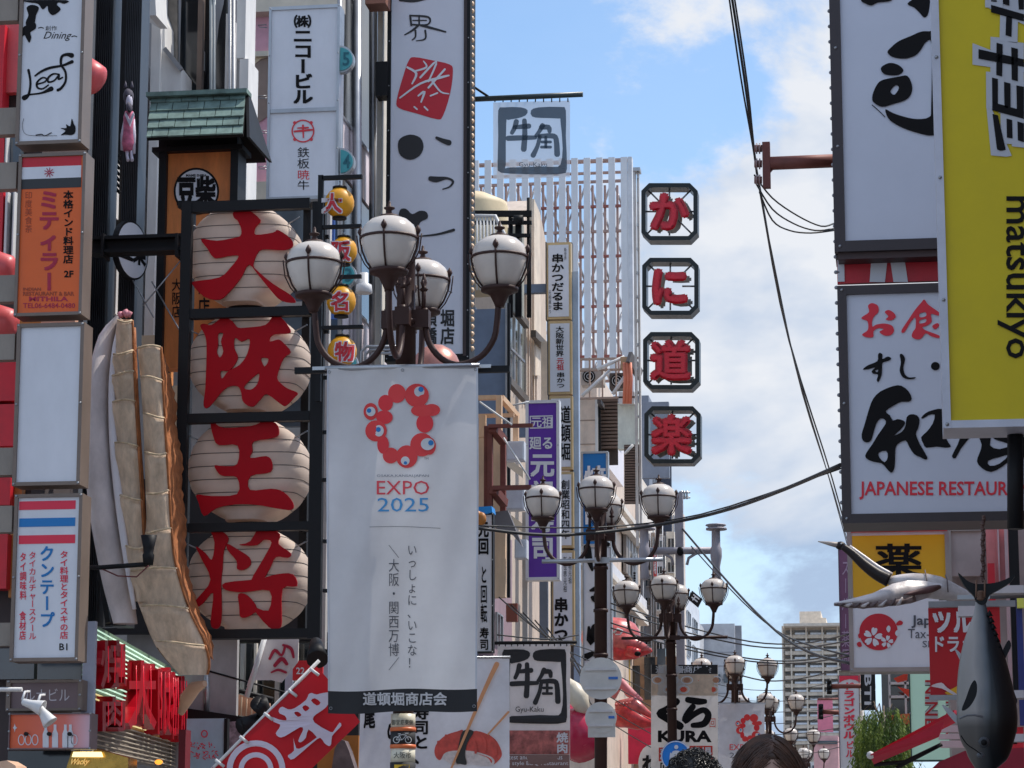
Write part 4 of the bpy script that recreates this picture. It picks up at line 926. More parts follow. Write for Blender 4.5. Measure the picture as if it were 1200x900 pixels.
for u, v in ((.015, .01), (.985, .01), (.5, .008), (.02, .985), (.98, .985)): part(MB().tube([bx(u, v)+Vector((.012*math.cos(q), -.006, .012*math.sin(q))) for q in (0, 1.05, 2.1, 3.15, 4.2, 5.25)], .003, 4, closed=True), 'eyelet', galv, r)
# ---- sticker bands on the lamp post
r = thing('post_wrap', 'layered badge bands with a bicycle symbol wrapped round the nearest lamp post', 'badge', at(471, 1040, 22.0))
lc = L1.location
def ringband(y0, y1, rad, m, name='band'):
    z0, z1 = at(471, y1, 21.9).z, at(471, y0, 21.9).z
    part(MB().lathe([(rad-.012, z0), (rad, z0), (rad, z1), (rad-.012, z1)], (lc.x, lc.y, 0), 28, sm=True), name, m, r)
cream = A('cream_vinyl', (205, 200, 180), rough=.4, k=.6); orange = A('orange_vinyl', (215, 110, 60), rough=.4)
for a in ((836, 852, .1, cream), (852, 856.5, .106, orange), (856.5, 872, .102, blackcloth), (872, 876.5, .106, orange), (876.5, 893, .1, cream), (893, 912, .104, blackcloth)): ringband(*a)
CY = Cyl(lc.x, lc.y, .1)
p = MB(); hj(p, '御堂筋東側', 458.5, 843, 484.5, 850, CY-.002, 0); hj(p, '大阪市', 461, 881, 482, 889, CY-.002, 0); part(p, 'lettering', black_print, r)
p = MB()
ring(p, 464.5, 867, 4, 4, .8, CY-.006, n=14, d=0); ring(p, 478.5, 867, 4, 4, .8, CY-.006, n=14, d=0)
for s_ in ([(464.5,867,.7),(468,861.5,.7),(476,861.5,.7),(478.5,867,.7)], [(468,861.5,.7),(471,867,.7),(476,861.5,.7)], [(464.5,867,.7),(471,867,.7)], [(475,859.5,.8),(478,859.5,.8)], [(466.5,860,.8),(469.5,860,.8)]): stroke(p, s_, CY-.006, n=2)
part(p, 'bicycle_symbol', white_paint, r)
p = MB(); p.slab([[at(x, y, CY-.007) for x, y in ((462, 896), (466, 896), (471, 896), (476, 896), (480, 896), (480, 908), (476, 908), (471, 908), (466, 908), (462, 908))]], None); part(p, 'yellow_plate', A('yellow_vinyl', (215, 175, 40)), r)
# ================================================================ red slanting banner
flagf = lambda x, z: .02*math.sin(5*(x+z))+.012*math.sin(9*x-4*z)
WF = Wave(23.6, flagf); flagred = mat('flag_red', (.56, .012, .022), .75, var=.12, sc=2, trans=.25)
r = thing('slanting_flag', 'red flag with grey character and concentric rings on a slanting pole', 'flag', at(330, 910, 23.7))
def fl(u, v):   # u along pole (down-left), v across
    x = 371-(371-229)*u+51*v; y = 781+(918-781)*u+65*v-3*math.sin(v*math.pi)*(1-u); return at(x, y, WF)
part(MB().grid(fl, 24, 16), 'cloth', flagred, r)
part(MB().tube([at(374, 774, 23.62), at(236, 914, 23.62)], .016, 8), 'pole', white_paint, r)
for u in (.02, .2, .4, .6, .8): part(MB().tube([fl(u, 0)+Vector((-.03, -.03, 0)), fl(u, 0)+Vector((.05, -.035, -.06))], .014, 6), 'loop', white_paint, r)
T = (220, 740, 5.62); p = MB()
blob(p, [(600,515),(622,495),(660,512),(705,505),(780,450),(795,415),(818,405),(850,415),(925,400),(960,440),(925,480),(905,505),(870,530),(830,560),(835,600),(940,662),(965,650),(1000,600),(1012,620),(985,650),(950,690),(945,740),(930,755),(900,735),(872,700),(820,735),(700,838),(670,835),(660,815),(700,785),(695,700),(715,770),(760,760),(840,705),(845,690),(795,645),(778,700),(745,730),(728,720),(745,680),(760,645),(740,630),(640,690),(600,695),(580,670),(600,640),(608,612),(565,595),(552,562),(600,580),(650,585),(640,555),(605,540)], WF-.015, T=T,
     holes=[[(700,535),(725,528),(750,550),(725,562)], [(755,500),(775,485),(802,505),(775,526)], [(812,455),(838,440),(875,468),(850,488)]], n=2)
part(p, 'character', mat('flag_grey', alb(170, 160, 172), .7, var=.05), r)
p = MB()
for R_, w_ in ((34.5, 7), (20.5, 6)):
    n = 32; o = [(300+R_*math.cos(2*math.pi*i/n), 902+R_*1.0*math.sin(2*math.pi*i/n)) for i in range(n)]; q = [(300+(R_-w_)*math.cos(2*math.pi*i/n), 902+(R_-w_)*math.sin(2*math.pi*i/n)) for i in range(n)]
    p.slab([[at(x, y, WF-.012) for x, y in l] for l in (o, q)], None)
part(p, 'rings', MATS['flag_grey'], r)
r = thing('twin_spotlights', 'two black spotlights on a clamp beside the slanting flag pole', 'spotlight', at(310, 850, 24.4))
for (x0, y0), (x1, y1) in (((316, 843), (303, 823)), ((306, 840), (284, 852))):
    a, b = at(x0, y0, 24.2), at(x1, y1, 24.0); part(MB().tube([a, a.lerp(b, .5), b, b.lerp(a, .03)], [.05, .065, .085, .06], 12), 'lamp_head', black_metal, r)
part(MB().tube([at(296, 845, 24.3), at(322, 836, 24.3), at(326, 842, 24.3)], .02, 6), 'clamp', black_metal, r)
solo(MB().tube([at(369, 765, 24.2), at(370, 748, 24.2)], .03, 8).tube([at(370, 752, 24.2), at(371, 762, 24.1), at(372, 773, 24.0)], [.05, .075, .1], 12), 'black_loudspeaker', black_metal, 'black lamp can hanging under the lantern frame beside the banner', 'spotlight')
# ================================================================ shop facade at the lower left (behind the flag)
r = thing('lower_shopfront', 'shopfront with dark windows above a pale wooden balustrade behind the flag', 'building', (-8.6, 30, 0))
part(MB().F(205, 742, 420, 960, 33.5, .2), 'wall', A('shop_black', (30,28,30)), r)
part(MB().P([(222, 752), (400, 752), (400, 838), (246, 806), (222, 800)], 33.2, .05), 'window', glass_dark, r)
for k, x in enumerate((271, 281, 297, 322, 345, 372)): part(MB().F(x, 752, x+(5 if k % 2 else 3), 850, 33.0, .08), 'post', [A('cream_pier', (200,192,180)), alu][k % 2], r)
part(MB().F(205, 742, 420, 752, 32.0, .2), 'fascia', black_metal, r)
pb = MB().P([(243, 803), (316, 824), (316, 842), (243, 834)], 31.5, .05); part(pb, 'balustrade', A('salmon_panel', (205,160,135)), r)
for k in range(12): part(MB().F(246+k*6, 806+k*1.8, 247.2+k*6, 834+k*.8, 31.45, .03), 'batten', A('pale_batten', (215, 190, 165), k=.6), r)
part(MB().P([(220, 830), (325, 846), (325, 850), (220, 845)], 30.8, .3), 'awning_edge', black_metal, r)
part(MB().tube([at(243, 786, 31), at(336, 812, 31)], .012, 5).tube([at(243, 800, 31.2), at(320, 820, 31.2)], .03, 5), 'rail', black_metal, r)
FP(r, 'door_panel', A('ochre_dark', (120, 88, 50)), (218, 770, 240, 836, 31.3, .1)); p = MB(); put(p, 'ビ', 221, 784, 232, 796, 31.29, .03); part(p, 'lettering', black_print, r)
part(MB().tube([at(242, 778, 31), at(242, 840, 31)], .035, 8), 'post', alu, r)
FP(r, 'red_plate', A('red_plate', (175, 30, 38)), (343, 774, 378, 797, 30.5, .05)); p = MB(); ht(p, '22', 347, 782, 357, 790, 30.49, .02); part(p, 'lettering', white_face, r)
FP(r, 'grey_panel', A('blue_grey', (150, 158, 170)), (362, 768, 400, 800, 31.0, .05), (334, 776, 343, 815, 30.9, .05))
part(MB().P([(318, 842), (345, 845), (300, 900), (285, 915), (265, 915), (266, 846)], 30.6, .05), 'patterned_panel', mat('patterned_panel', alb(150, 135, 145), .6, var=.45, sc=9), r)
r = thing('patterned_banner', 'tilted white and maroon patterned cloth banner under the lantern frame', 'banner', at(320, 800, 29.5))
fb = A('white_cloth', (205, 200, 200), k=.6)
part(MB().P([(308, 748), (350, 748), (349, 776), (330, 800), (318, 797), (300, 797), (289, 804)], 29.6, .01), 'cloth', fb, r)
p = MB()
for s_ in ([(316,772,3),(322,762,4),(330,768,3),(334,758,3)], [(322,780,4),(330,772,5),(336,778,4)], [(318,788,2),(326,785,3),(335,788,3)], [(332,756,3),(341,760,4),(344,770,3)]): stroke(p, s_, 29.59)
part(p, 'pattern', maroon, r); part(MB().tube([at(310, 748, 29.5), at(289, 817, 29.5)], .03, 6), 'rod', white_paint, r)
r = thing('blue_poster', 'pale blue poster with a red pattern at the bottom left of the flag', 'poster', at(243, 905, 29.0))
part(MB().F(218, 842, 264, 912, 29.0, .06), 'panel', A('poster_blue', (150, 178, 195)), r); part(MB().F(262, 842, 266, 912, 28.97, .1), 'frame', black_metal, r)
p = MB()
for i in range(46):
    x, y = random.uniform(223, 256), random.uniform(871, 889); stroke(p, [(x, y, 1.1), (x+random.uniform(-3, 3), y+random.uniform(-2.5, 2.5), 1)], 28.99)
ring(p, 239.5, 860, 4, 4.5, 1.2, 28.985, n=12, d=.004); part(p, 'print', A('red_soft_print', (185,40,62)), r)
ot = part(MB().F(372, 862, 420, 905, 30.2, .1), 'ochre_panel', A('ochre_panel', (150,95,40)), bpy.data.objects['lower_shopfront'])
part(MB().P([(388, 905), (392, 878), (398, 866), (404, 868), (409, 880), (417, 905)], 29.8, .2), 'figure_panel', A('taupe_cloth', (95, 82, 82), var=.3, sc=6), bpy.data.objects['lower_shopfront'])
# ================================================================ sushi banner, grill banners
YSU = 25.5
r = thing('sushi_banner', 'white banner with a salmon sushi print and chopsticks behind the event banner', 'banner', at(505, 905, YSU))
WS = Wave(YSU, lambda x, z: .01*math.sin(6*x+z))
part(MB().grid(lambda u, v: at(420+177*u+(4*(1-v) if u < .1 else 0), 771+137*v+ (1 if u>.5 else 0), WS), 16, 12), 'cloth', A('cool_white_cloth', (205, 207, 215), k=.6, trans=.25), r)
part(MB().tube([at(418, 772, YSU-.02), at(598, 770, YSU-.02)], .012, 6), 'top_rod', alu, r)
p = MB(); T = (410, 740, 4.444)
sal = A('salmon_red', (205, 82, 70), var=.2, sc=12); sal2 = A('salmon_line', (232, 150, 135)); rice = A('rice_white', (200, 190, 185), var=.15, sc=25); nori = A('nori', (40, 42, 40)); stick = A('chopstick_wood', (185, 130, 90), var=.1)
blob(p, [(485,660),(500,630),(560,620),(650,625),(740,655),(750,690),(700,700),(600,690),(540,695)], WS-.006, T=T, m=1)
blob(p, [(440,620),(455,580),(500,540),(560,520),(590,515),(570,580),(555,640),(520,628),(490,640),(470,670),(448,655)], WS-.009, T=T); blob(p, [(640,520),(700,528),(755,560),(785,610),(790,650),(760,685),(740,690),(720,660),(670,640),(605,625),(615,570)], WS-.009, T=T)
for s_ in ([(460,575,4),(490,590,4),(520,615,4)], [(500,542,4),(530,560,5),(555,600,4)], [(450,625,4),(475,640,4)], [(665,525,4),(700,560,5),(705,620,4)], [(720,540,4),(755,580,4),(760,640,4)], [(640,560,4),(655,600,4),(655,630,4)]): stroke(p, TS(s_, T), WS-.014, 3)
blob(p, [(588,518),(645,520),(612,580),(600,640),(608,692),(575,690),(552,680),(565,600)], WS-.016, T=T, m=2)
for s_ in ([(765,170,26),(690,330,20),(525,720,10)], [(825,420,12),(720,535,9)]): stroke(p, TS(s_, T), WS-.024, m=4, n=2)
part(p, 'sushi_print', [sal, rice, nori, sal2, stick], r)
p = MB(); vt(p, '寿司と、', 484, 826, 503, 896, WS-.008, .04); put(p, '尾', 426, 830, 440, 854, WS-.008, .04); vt(p, 'の', 453, 842, 468, 870, WS-.008, .04); part(p, 'lettering', black_print, r)
def grill(r, x0, y0, x1, y1, W_, m, tone):
    "framed brush characters: thick broken square with two characters"
    sx = (x1-x0)/340.0; sy = (y1-y0)/360.0
    def q(pts): return [(x0+x*sx, y0+y*sy) for x, y in pts]
    def qs(pts): return [(x0+x*sx, y0+y*sy, w_*sx*1.35) for x, y, w_ in pts]
    p = MB()
    blob(p, q([(15,35),(40,20),(120,20),(150,35),(140,60),(100,75),(60,82),(52,100),(50,300),(60,315),(200,310),(270,312),(300,300),(310,220),(300,90),(290,75),(210,72),(170,65),(165,35),(200,20),(300,18),(325,35),(325,160),(330,320),(310,345),(240,350),(60,345),(20,335),(12,310),(15,160)]), W_, n=2)
    for s_ in ([(98,90,18),(90,120,16),(78,145,14)], [(90,118,14),(120,115,16),(155,112,18)], [(60,172,18),(110,170,18),(185,168,14)], [(135,85,16),(137,150,18),(132,225,20)],
               [(218,110,18),(205,135,14),(188,160,12)], [(212,118,16),(245,118,18),(250,138,14)], [(205,165,14),(195,210,14),(175,255,18)], [(205,162,16),(260,160,18),(280,175,18),(285,250,20)], [(215,190,10),(255,190,10)], [(213,215,10),(255,215,10)], [(233,165,10),(233,215,10)]): stroke(p, qs(s_), W_, n=3)
    part(p, 'brush_emblem', m, r)
r = thing('grill_banner', 'translucent white cloth banner with framed blue grey brush characters against the sky', 'banner', at(622, 212, 42))
sheer = mat('sheer_cloth', alb(178, 182, 190, .6), .8, var=.05, alpha=.66, trans=.5); sheerp = mat('sheer_print', (.05, .09, .14), .8, var=.05, alpha=.86, trans=.25)
WG = Wave(42, lambda x, z: .03*math.sin(2.5*x+z))
part(MB().grid(lambda u, v: at(578+90*u, 119+90*v+ (1-2*u)*1.2, WG), 12, 12), 'cloth', sheer, r)
grill(r, 580, 121, 667, 207, WG-.02, sheerp, 0)
p = MB(); ht(p, 'Gyu-Kaku', 608, 190, 641, 197, WG-.03, 0); part(p, 'lettering', sheerp, r)
for k in range(10): part(MB().tube([at(580+k*9.5, 119.5, 42), at(580+k*9.5, 115, 42)], .01, 4), 'tie', black_metal, r)
r = thing('banner_pole', 'dark horizontal pole sticking out from the big white sign against the sky', 'pole', at(553, 117, 41.6))
part(MB().tube([at(551, 116.5, 41.9), at(683, 110.5, 41.9)], .045, 8), 'pole', A('dark_teal_metal', (40, 52, 55), rough=.4), r)
part(MB().tube([at(551, 99, 41.9), at(572, 113, 41.9)], .02, 6), 'stay', black_metal, r)
r = thing('grill_menu_banner', 'white cloth banner with framed black brush characters above a meat photo', 'banner', at(627, 900, 31.5))
WG2 = Wave(31.5, lambda x, z: .012*math.sin(5*x+z))
part(MB().grid(lambda u, v: at(583+85*u, 754+146*v, WG2), 12, 12), 'cloth', A('warm_white_cloth', (205, 200, 200), k=.6, trans=.2), r)
grill(r, 585, 756, 667, 851, WG2-.008, A('brush_ink', (28,28,30)), 0)
p = MB(); ht(p, 'Gyu-Kaku', 604, 828, 637, 836, WG2-.014, 0); part(p, 'lettering', black_print, r)
meat = mat('meat_print', alb(165, 95, 90), .6, var=.42, sc=9)
p = MB().slab([[at(x, y, WG2-.006) for x, y in ((583.5, 856), (625, 856), (667.5, 856), (667.5, 884), (625, 884), (583.5, 884))]], None); part(p, 'meat_photo', meat, r)
p = MB().slab([[at(x, y, WG2-.006) for x, y in ((583.5, 884.5), (625, 884.5), (667.5, 884.5), (667.5, 903), (625, 903), (583.5, 903))]], None); part(p, 'text_band', A('brown_band', (110, 85, 80)), r)
p = MB(); vt(p, '焼肉', 652, 858, 666, 883, WG2-.014, .03); ht(p, 'test and most famous', 596, 884.5, 659, 890, WG2-.014, 0); ht(p, 'nese style BBQ restaurant', 584, 892, 666, 898, WG2-.014, 0); part(p, 'lettering', white_face, r)
part(MB().tube([at(580, 753.5, 31.4), at(676, 752.5, 31.4)], .02, 6), 'pole', black_metal, r)
for k in range(12): part(MB().tube([at(585+k*7.2, 754, 31.4), at(585+k*7.2, 757, 31.48)], .007, 4), 'tie', black_metal, r)
# ================================================================ left row of buildings further down the street
def vy(y, xr, x): return y+(x-xr)*(1040-y)/(1060-xr)      # a level line of the street fronts through (xr,y)
def fpoly(r, name, m, X, xr, x0, x1, y0, y1, d=.1):
    P_ = PX(X); return part(MB().P([(x0, vy(y0, xr, x0)), (x1, vy(y0, xr, x1)), (x1, vy(y1, xr, x1)), (x0, vy(y1, xr, x0))], P_, d), name, m, r)
def windows(r, X, xr, cols, rows, m=glass_blue, fr=alu, name='window'):
    for x0, x1 in cols:
        for y0, y1 in rows:
            w_ = fpoly(r, name, m, X+.02, xr, x0, x1, y0, y1, .05)
            b = MB(); P_ = PX(X+.07); t_ = (x1-x0)*.08
            for xa, xb, ya, yb in ((x0, x0+t_, y0, y1), (x1-t_, x1, y0, y1), ((x0+x1)/2-t_/2, (x0+x1)/2+t_/2, y0, y1), (x0+t_, x1-t_, y0, y0+(y1-y0)*.05), (x0+t_, x1-t_, y1-(y1-y0)*.05, y1)):
                b.P([(xa, vy(ya, xr, xa)), (xb, vy(ya, xr, xb)), (xb, vy(yb, xr, xb)), (xa, vy(yb, xr, xa))], P_, .05)
            f_ = part(b, 'frame', fr, w_)
def wallbox(r, X, px0, px1, py, m, depth=9, name='wall', py1=None):
    Y0, Y1 = atx(px0, 900, X).y, atx(px1, 900, X).y
    z = atx(px0, py, X).z
    return part(MB().box(X-depth, X, Y0, Y1, 0, z), name, m, r)
# --- beige building
rb = thing('beige_building', 'beige building with a tall recessed window behind the right globe of the nearest lamp', 'building', (-12, 58, 0))
wallbox(rb, -8.3, 556, 578, 358, A('slate_wall', (88, 100, 118), rough=.6), 2)
FP(rb, 'slate_panel', A('slate_wall', (88,100,118)), (552, 362, 596, 700, 53.0, .15)); FP(rb, 'corner_strip', black_metal, (594.5, 355, 597.5, 700, 52.8, .1)); FP(rb, 'corner_trim', galv, (592, 355, 594.3, 700, 52.8, .06))
bw = A('beige_render2', (172, 158, 146), rough=.85, streak=.7, k=.6, bump=.1)
part(MB().P([(597, 330), (600, 300), (612, 262), (625, 235), (633, 250), (640, 285), (642, 760), (597, 760)], PX(-8.25), 4), 'wall', bw, rb)
part(MB().P([(577, 272), (612, 262), (612, 370), (577, 352)], 56, .3), 'roof_room', A('grey_room', (120, 120, 112), rough=.8), rb)
part(MB().P([(626, 233), (633, 250), (634, 440), (626, 440)], PX(-8.1), .1), 'pilaster', A('beige_light', (205, 190, 172), k=.62), rb)
for k in range(5): part(MB().P([(617+k*3, 300), (618+k*3, 300), (618+k*3, 470), (617+k*3, 470)], PX(-8.15), .08), 'batten', bw, rb)
part(MB().P([(598, 359), (614.5, 381), (614.5, 466), (598, 447)], PX(-8.2), .04), 'window', mat('curtained_window', alb(120, 125, 120), .1, var=.3, sc=1), rb)
for a, b in (((596, 353), (617, 381)), ((596, 446), (617, 470)), ((625, 391), (639, 406))):
    part(MB().beam(atx(*a, -8.0), atx(*b, -8.0), .12, .16), 'ledge', A('dark_ledge', (75, 68, 62)), rb)
for x in (603, 609): part(MB().P([(x, 366), (x+1, 367), (x+1, 455), (x, 454)], PX(-8.12), .05), 'window_bar', alu, rb)
part(MB().beam(atx(598, 408, -8.12), atx(614, 424, -8.12), .05, .05), 'window_bar', alu, rb)
part(MB().P([(636, 396), (641, 402), (641, 418), (636, 414)], PX(-8.1), .05), 'window', glass_dark, rb)
FP(rb, 'wall', A('cream_pier', (200,192,180)), (634, 400, 642, 480, 61, .2))
r = thing('roof_stair', 'white roof stair rail and black railings beside the beige water tank', 'railing', at(590, 330, 52))
for x in range(555, 592, 4): part(MB().tube([at(x, 253 if x < 580 else 253+(x-580)*2.0, 52), at(x, 340, 52)], .022, 5), 'baluster', white_paint, r)
part(MB().tube([at(552, 253, 52), at(580, 253, 52), at(604, 300, 52)], .04, 6), 'handrail', white_paint, r)
for y, x0, x1 in ((250.5, 555, 623), (261, 553, 623), (276, 598, 622)): part(MB().beam(at(x0, y, 53), at(x1, y, 53), .08, .07 if y > 251 else .12), 'rail', black_metal, r)
for x, y0 in ((598.5, 250), (607.5, 250), (620, 232)): part(MB().tube([at(x, y0, 53.1), at(x, 372, 53.1)], .05 if x != 607.5 else .07, 6), 'post', black_metal, r)
part(MB().tube([at(602, 257.5, 52.9), at(613, 257.5, 52.9)], .1, 8), 'valve', black_metal, r)
solo(MB().lathe([(.75, 0), (.75, 1.8), (.72, 1.9), (.3, 2.1), (.05, 2.15)], at(554, 340, 56), 28), 'water_tank', A('tank_beige', (215, 196, 160), k=.66), 'beige round water tank on the roof next to the big white sign', 'tank')
# --- scaffold frames and boxes
r = thing('timber_frame', 'pale timber and red brown steel frame between the event banner and the purple sign', 'frame', at(585, 700, 48))
tw = A('pale_timber', (208, 172, 138), k=.62, streak=.6); 
FP(r, 'timber_post', tw, (581, 463, 587.5, 516, 48.0, .15), (561, 486, 569, 512, 48.2, .12), (601, 487, 607, 520, 48.8, .15))
FP(r, 'timber_beam', tw, (560, 463, 581, 468, 48.05, .12), (560, 484.5, 602, 488.5, 48.4, .1))
part(MB().beam(at(587, 466, 48.2), at(606, 488, 49.0), .1, .1), 'timber_beam', tw, r)
FP(r, 'timber_wall', A('timber_wall', (205, 178, 150), k=.62, streak=.7), (560, 510, 592, 700, 48.6, .2))
FP(r, 'steel_post', rust_paint, (571, 499, 576.5, 600, 47.6, .15), (586, 517, 592, 601, 48.1, .15), (567, 499, 571, 600, 47.7, .1))
FP(r, 'steel_beam', rust_paint, (572, 496.5, 624, 500.5, 47.5, .1), (577, 568.5, 622, 573.5, 47.5, .12))
for a, b in (((578, 502), (590, 517)), ((578, 574), (591, 590))): part(MB().beam(at(*a, 47.55), at(*b, 48.0), .14, .14), 'brace', rust_paint, r)
for a, b in (((590, 513), (621, 562)), ((562, 471), (600, 498)), ((601, 475), (620, 471))): part(MB().tube([at(*a, 47.4), at(*b, 47.4)], .018, 5), 'stay_rod', white_paint, r)
for k, (x0, y0, x1, y1) in enumerate(((593, 517, 614, 539), (592, 571, 614, 597), (603, 632, 617, 654))):
    q = thing('wall_box', ['top white service box beside the purple sign, by the steel beam', 'middle white service box with a centre seam left of the lamp globe', 'lower grey service box at the left edge of the purple sign'][k], 'box', at((x0+x1)/2, y1, 48.6), 'service boxes beside the purple sign')
    part(MB().F(x0, y0, x1, y1, 48.5, .3), 'case', A('cool_white_box', (195, 200, 208), k=.6), q)
    part(MB().F(x0+1.5, y0+1.5, x1-1.5, y1-1.5, 48.48, .03), 'door', A('cool_white_door', (185, 190, 198), k=.6), q)
# --- narrow dark wall, white brush sign beside the banner
r = board('vertical_sign', 'white vertical sign with black brush characters at the right edge of the event banner', 'sign', 545, 602, 578, 765, 46, .2, 1.5, black_metal)
p = MB()
vt(p, '元回', 560, 610, 573, 650, 45.99, .04); vt(p, 'と回転', 563, 662, 571, 730, 45.99, .02); vt(p, '寿司', 562, 735, 573, 762, 45.99, .03)
part(p, 'lettering', black_print, r)
solo(MB().P([(559, 594), (576, 593), (577, 600), (570, 602), (560, 601)], 45.9, .4), 'blue_tarp', A('blue_tarp', (30, 140, 220), k=.55), 'small bright blue tarp on top of the brush lettered sign', 'tarp')
solo(MB().ball(at(564, 608, 45.6), (.09, .06, .12), 10).ball(at(560, 605, 45.6), (.07, .06, .1), 10), 'brown_ornament', A('ochre_panel', (150,95,40)), 'small brown ornament under the blue tarp', 'ornament')
r = thing('mauve_building', 'mauve walled low building with dark windows left of the purple sign', 'building', (-10, 52, 0))
wallbox(r, -8.0, 578, 600, 614, A('mauve_wall', (130, 108, 115), streak=.6), 2)
windows(r, -8.0, 580, [(583, 590)], [(625, 668), (715, 750)], glass_dark)
part(MB().P([(579, 600), (595, 598), (612, 640), (600, 626), (580, 618)], 47.9, .2), 'awning', A('grey_awning', (95, 92, 95)), r)
r = thing('balcony_building', 'cream building with small balconies behind the purple sign', 'building', (-11, 62, 0))
wallbox(r, -8.4, 596, 655, 480, A('cream_wall', (185, 170, 152), streak=.7, k=.6), 3)
windows(r, -8.35, 600, [(599, 606), (624, 634)], [(540, 565), (650, 690), (740, 775)])
for y in (536, 600, 706): part(MB().P([(594, y), (613, y+14), (613, y+24), (594, y+10)], 50.5, .1), 'balcony_front', A('cream_balcony', (200, 188, 170), k=.6), r)
FP(r, 'blue_pane', A('slate_wall', (88,100,118)), (632, 610, 642, 750, 60.5, .1), (608, 500, 618, 512, 50, .1)); FP(r, 'pier', A('grey_band', (150,146,142)), (612, 600, 618, 760, 50.2, .1))
part(MB().F(593, 707, 606, 728, 49.5, .2), 'planter', A('rust_planter', (110, 60, 48)), r)
# --- purple sign
r = board('vertical_sign', 'purple vertical sign with white characters and white frame', 'sign', 616, 469, 656, 680, 50, .25, 3.6, mat('white_enamel', (.72, .72, .75), .35, var=.05), A('purple_face', (72, 32, 125), rough=.35, var=.04))
p = MB(); P0 = 49.99
for b_ in ((619.8, 487, 646.8, 488.2), (619.8, 500.8, 646.8, 502), (619.8, 488.3, 621, 500.7), (645.6, 488.3, 646.8, 500.7)): p.F(b_[0]+1, b_[1], b_[2]+1, b_[3], P0, .005)
hj(p, '元祖', 622, 488, 648, 501, P0, .02); hj(p, '廻る', 620, 511, 649, 527, P0, .025); put(p, '元', 621, 530, 650, 559, P0, .04)
put(p, '禄', 622, 563, 650, 592, P0, .04); put(p, '寿', 622, 596, 650, 624, P0, .04); put(p, '司', 622, 628, 650, 658, P0, .04)
part(p, 'lettering', white_face, r)
# --- gold framed sign column
goldf = A('gold_frame', (175, 150, 110), rough=.4, metal=.3, k=.6)
r = thing('sign_column', 'column of white brush lettered sign boxes in gold frames, right of the purple sign', 'sign', at(657, 760, 59.5))
part(MB().F(671.5, 318, 678.5, 800, 59.7, .25), 'post', A('blue_grey_post', (135, 150, 168), metal=.3), r); part(MB().F(668, 284, 671.5, 800, 59.75, .2), 'side_post', A('dark_frame', (70, 66, 66)), r)
part(MB().F(606, 333, 640, 343, 59.6, .2), 'bracket', A('steel_blue_beam', (82, 98, 118)), r)
part(MB().F(656, 628, 672, 652, 59.9, .2), 'spacer', A('slate_wall', (88,100,118)), r)
for k, (x0, y0, x1, y1) in enumerate(((640, 284, 669, 374), (642, 376, 670, 462), (643, 464, 671, 550), (644, 553, 672, 642), (646, 645, 673, 756))):
    part(MB().F(x0, y0, x1, y1, 59.5, .25), 'box', goldf, r); part(MB().F(x0+2.6, y0+3, x1-2.6, y1-3, 59.48, .03), 'face', white_face, r)
    part(MB().F(x0-.8, y0-.6, x0+.4, y1+.6, 59.47, .3), 'edge', A('dark_frame', (70,66,66)), r)
p = MB(); P0 = 59.47
vt(p, '串かつだるま', 646, 297, 661, 364, P0, .03); vt(p, '新世界', 661, 290, 664, 305, P0, 0); vt(p, '元祖串かつ', 643, 340, 646, 368, P0, 0)
vt(p, '大阪新世界', 651, 382, 661, 418, P0, .02); vt(p, '串かつ', 652, 436, 662, 455, P0, .02)
vt(p, '道頓堀', 656, 475, 669, 540, P0, .02); vt(p, '創業昭和四年', 657, 562, 668, 632, P0, .015)
vt(p, '新世界元祖', 660, 652, 664.5, 694, P0, 0); vt(p, '名物元祖', 666, 652, 670, 684, P0, 0); vt(p, '串かつ', 649, 700, 666, 752, P0, .045)
part(p, 'lettering', black_print, r)
p = MB(); vt(p, '元祖', 652, 419, 661, 434, P0, .02); part(p, 'lettering', red_print, r)
# --- louvred tower
r = thing('louvred_tower', 'tall white louvred roof screen with red brown steel lattice behind the translucent banner', 'tower', (-10, 78, 0))
YW_ = 76.0; wf = A('cool_white_fin', (205, 208, 212), rough=.45, streak=.7, k=.62, var=.05); lat = A('lattice_brown', (150, 128, 122), rough=.7, k=.6)
for k in range(13):
    x = 553+14.6*k; part(MB().F(x, 188-.35*k, x+7.6, 440, YW_, .1), 'fin', wf, r)
part(MB().F(728.5+8, 183.5, 741.5, 470, YW_+.02, .35), 'corner_panel', A('white_fin_side', (222, 226, 232), k=.66), r)
for k in range(13):
    x = 561.5+14.6*k
    if x < 735: part(MB().F(x+.6, 217, x+3.2, 440, YW_+1.1, .1), 'lattice_post', lat, r)
for k in range(9): part(MB().F(553, 213+29.2*k, 735, 215.6+29.2*k, YW_+1.0, .12), 'lattice_beam', [lat, A('lattice_rust', (125, 75, 70))][k % 2], r)
part(MB().F(553, 188.3, 735, 190.2, YW_+.5, .3), 'top_beam', lat, r); part(MB().F(553, 203, 735, 204.5, YW_+1.5, .2), 'lattice_beam', lat, r)
m_ = MB()
for k in range(12):
    x = 561+14.6*k
    for j in range(8):
        y = 216+29.2*j; s_ = (k+j) % 2
        m_.tube([at(x, y+(4 if s_ else 25), YW_+1.3), at(x+7.5, y+(25 if s_ else 4), YW_+1.3)], .035, 4)
part(m_, 'lattice_brace', alu, r)['kind'] = 'stuff'
part(MB().F(642, 432, 700, 760, YW_+.2, 6), 'wall', A('beige_panel_wall', (182, 166, 152), k=.6, streak=.6), r)
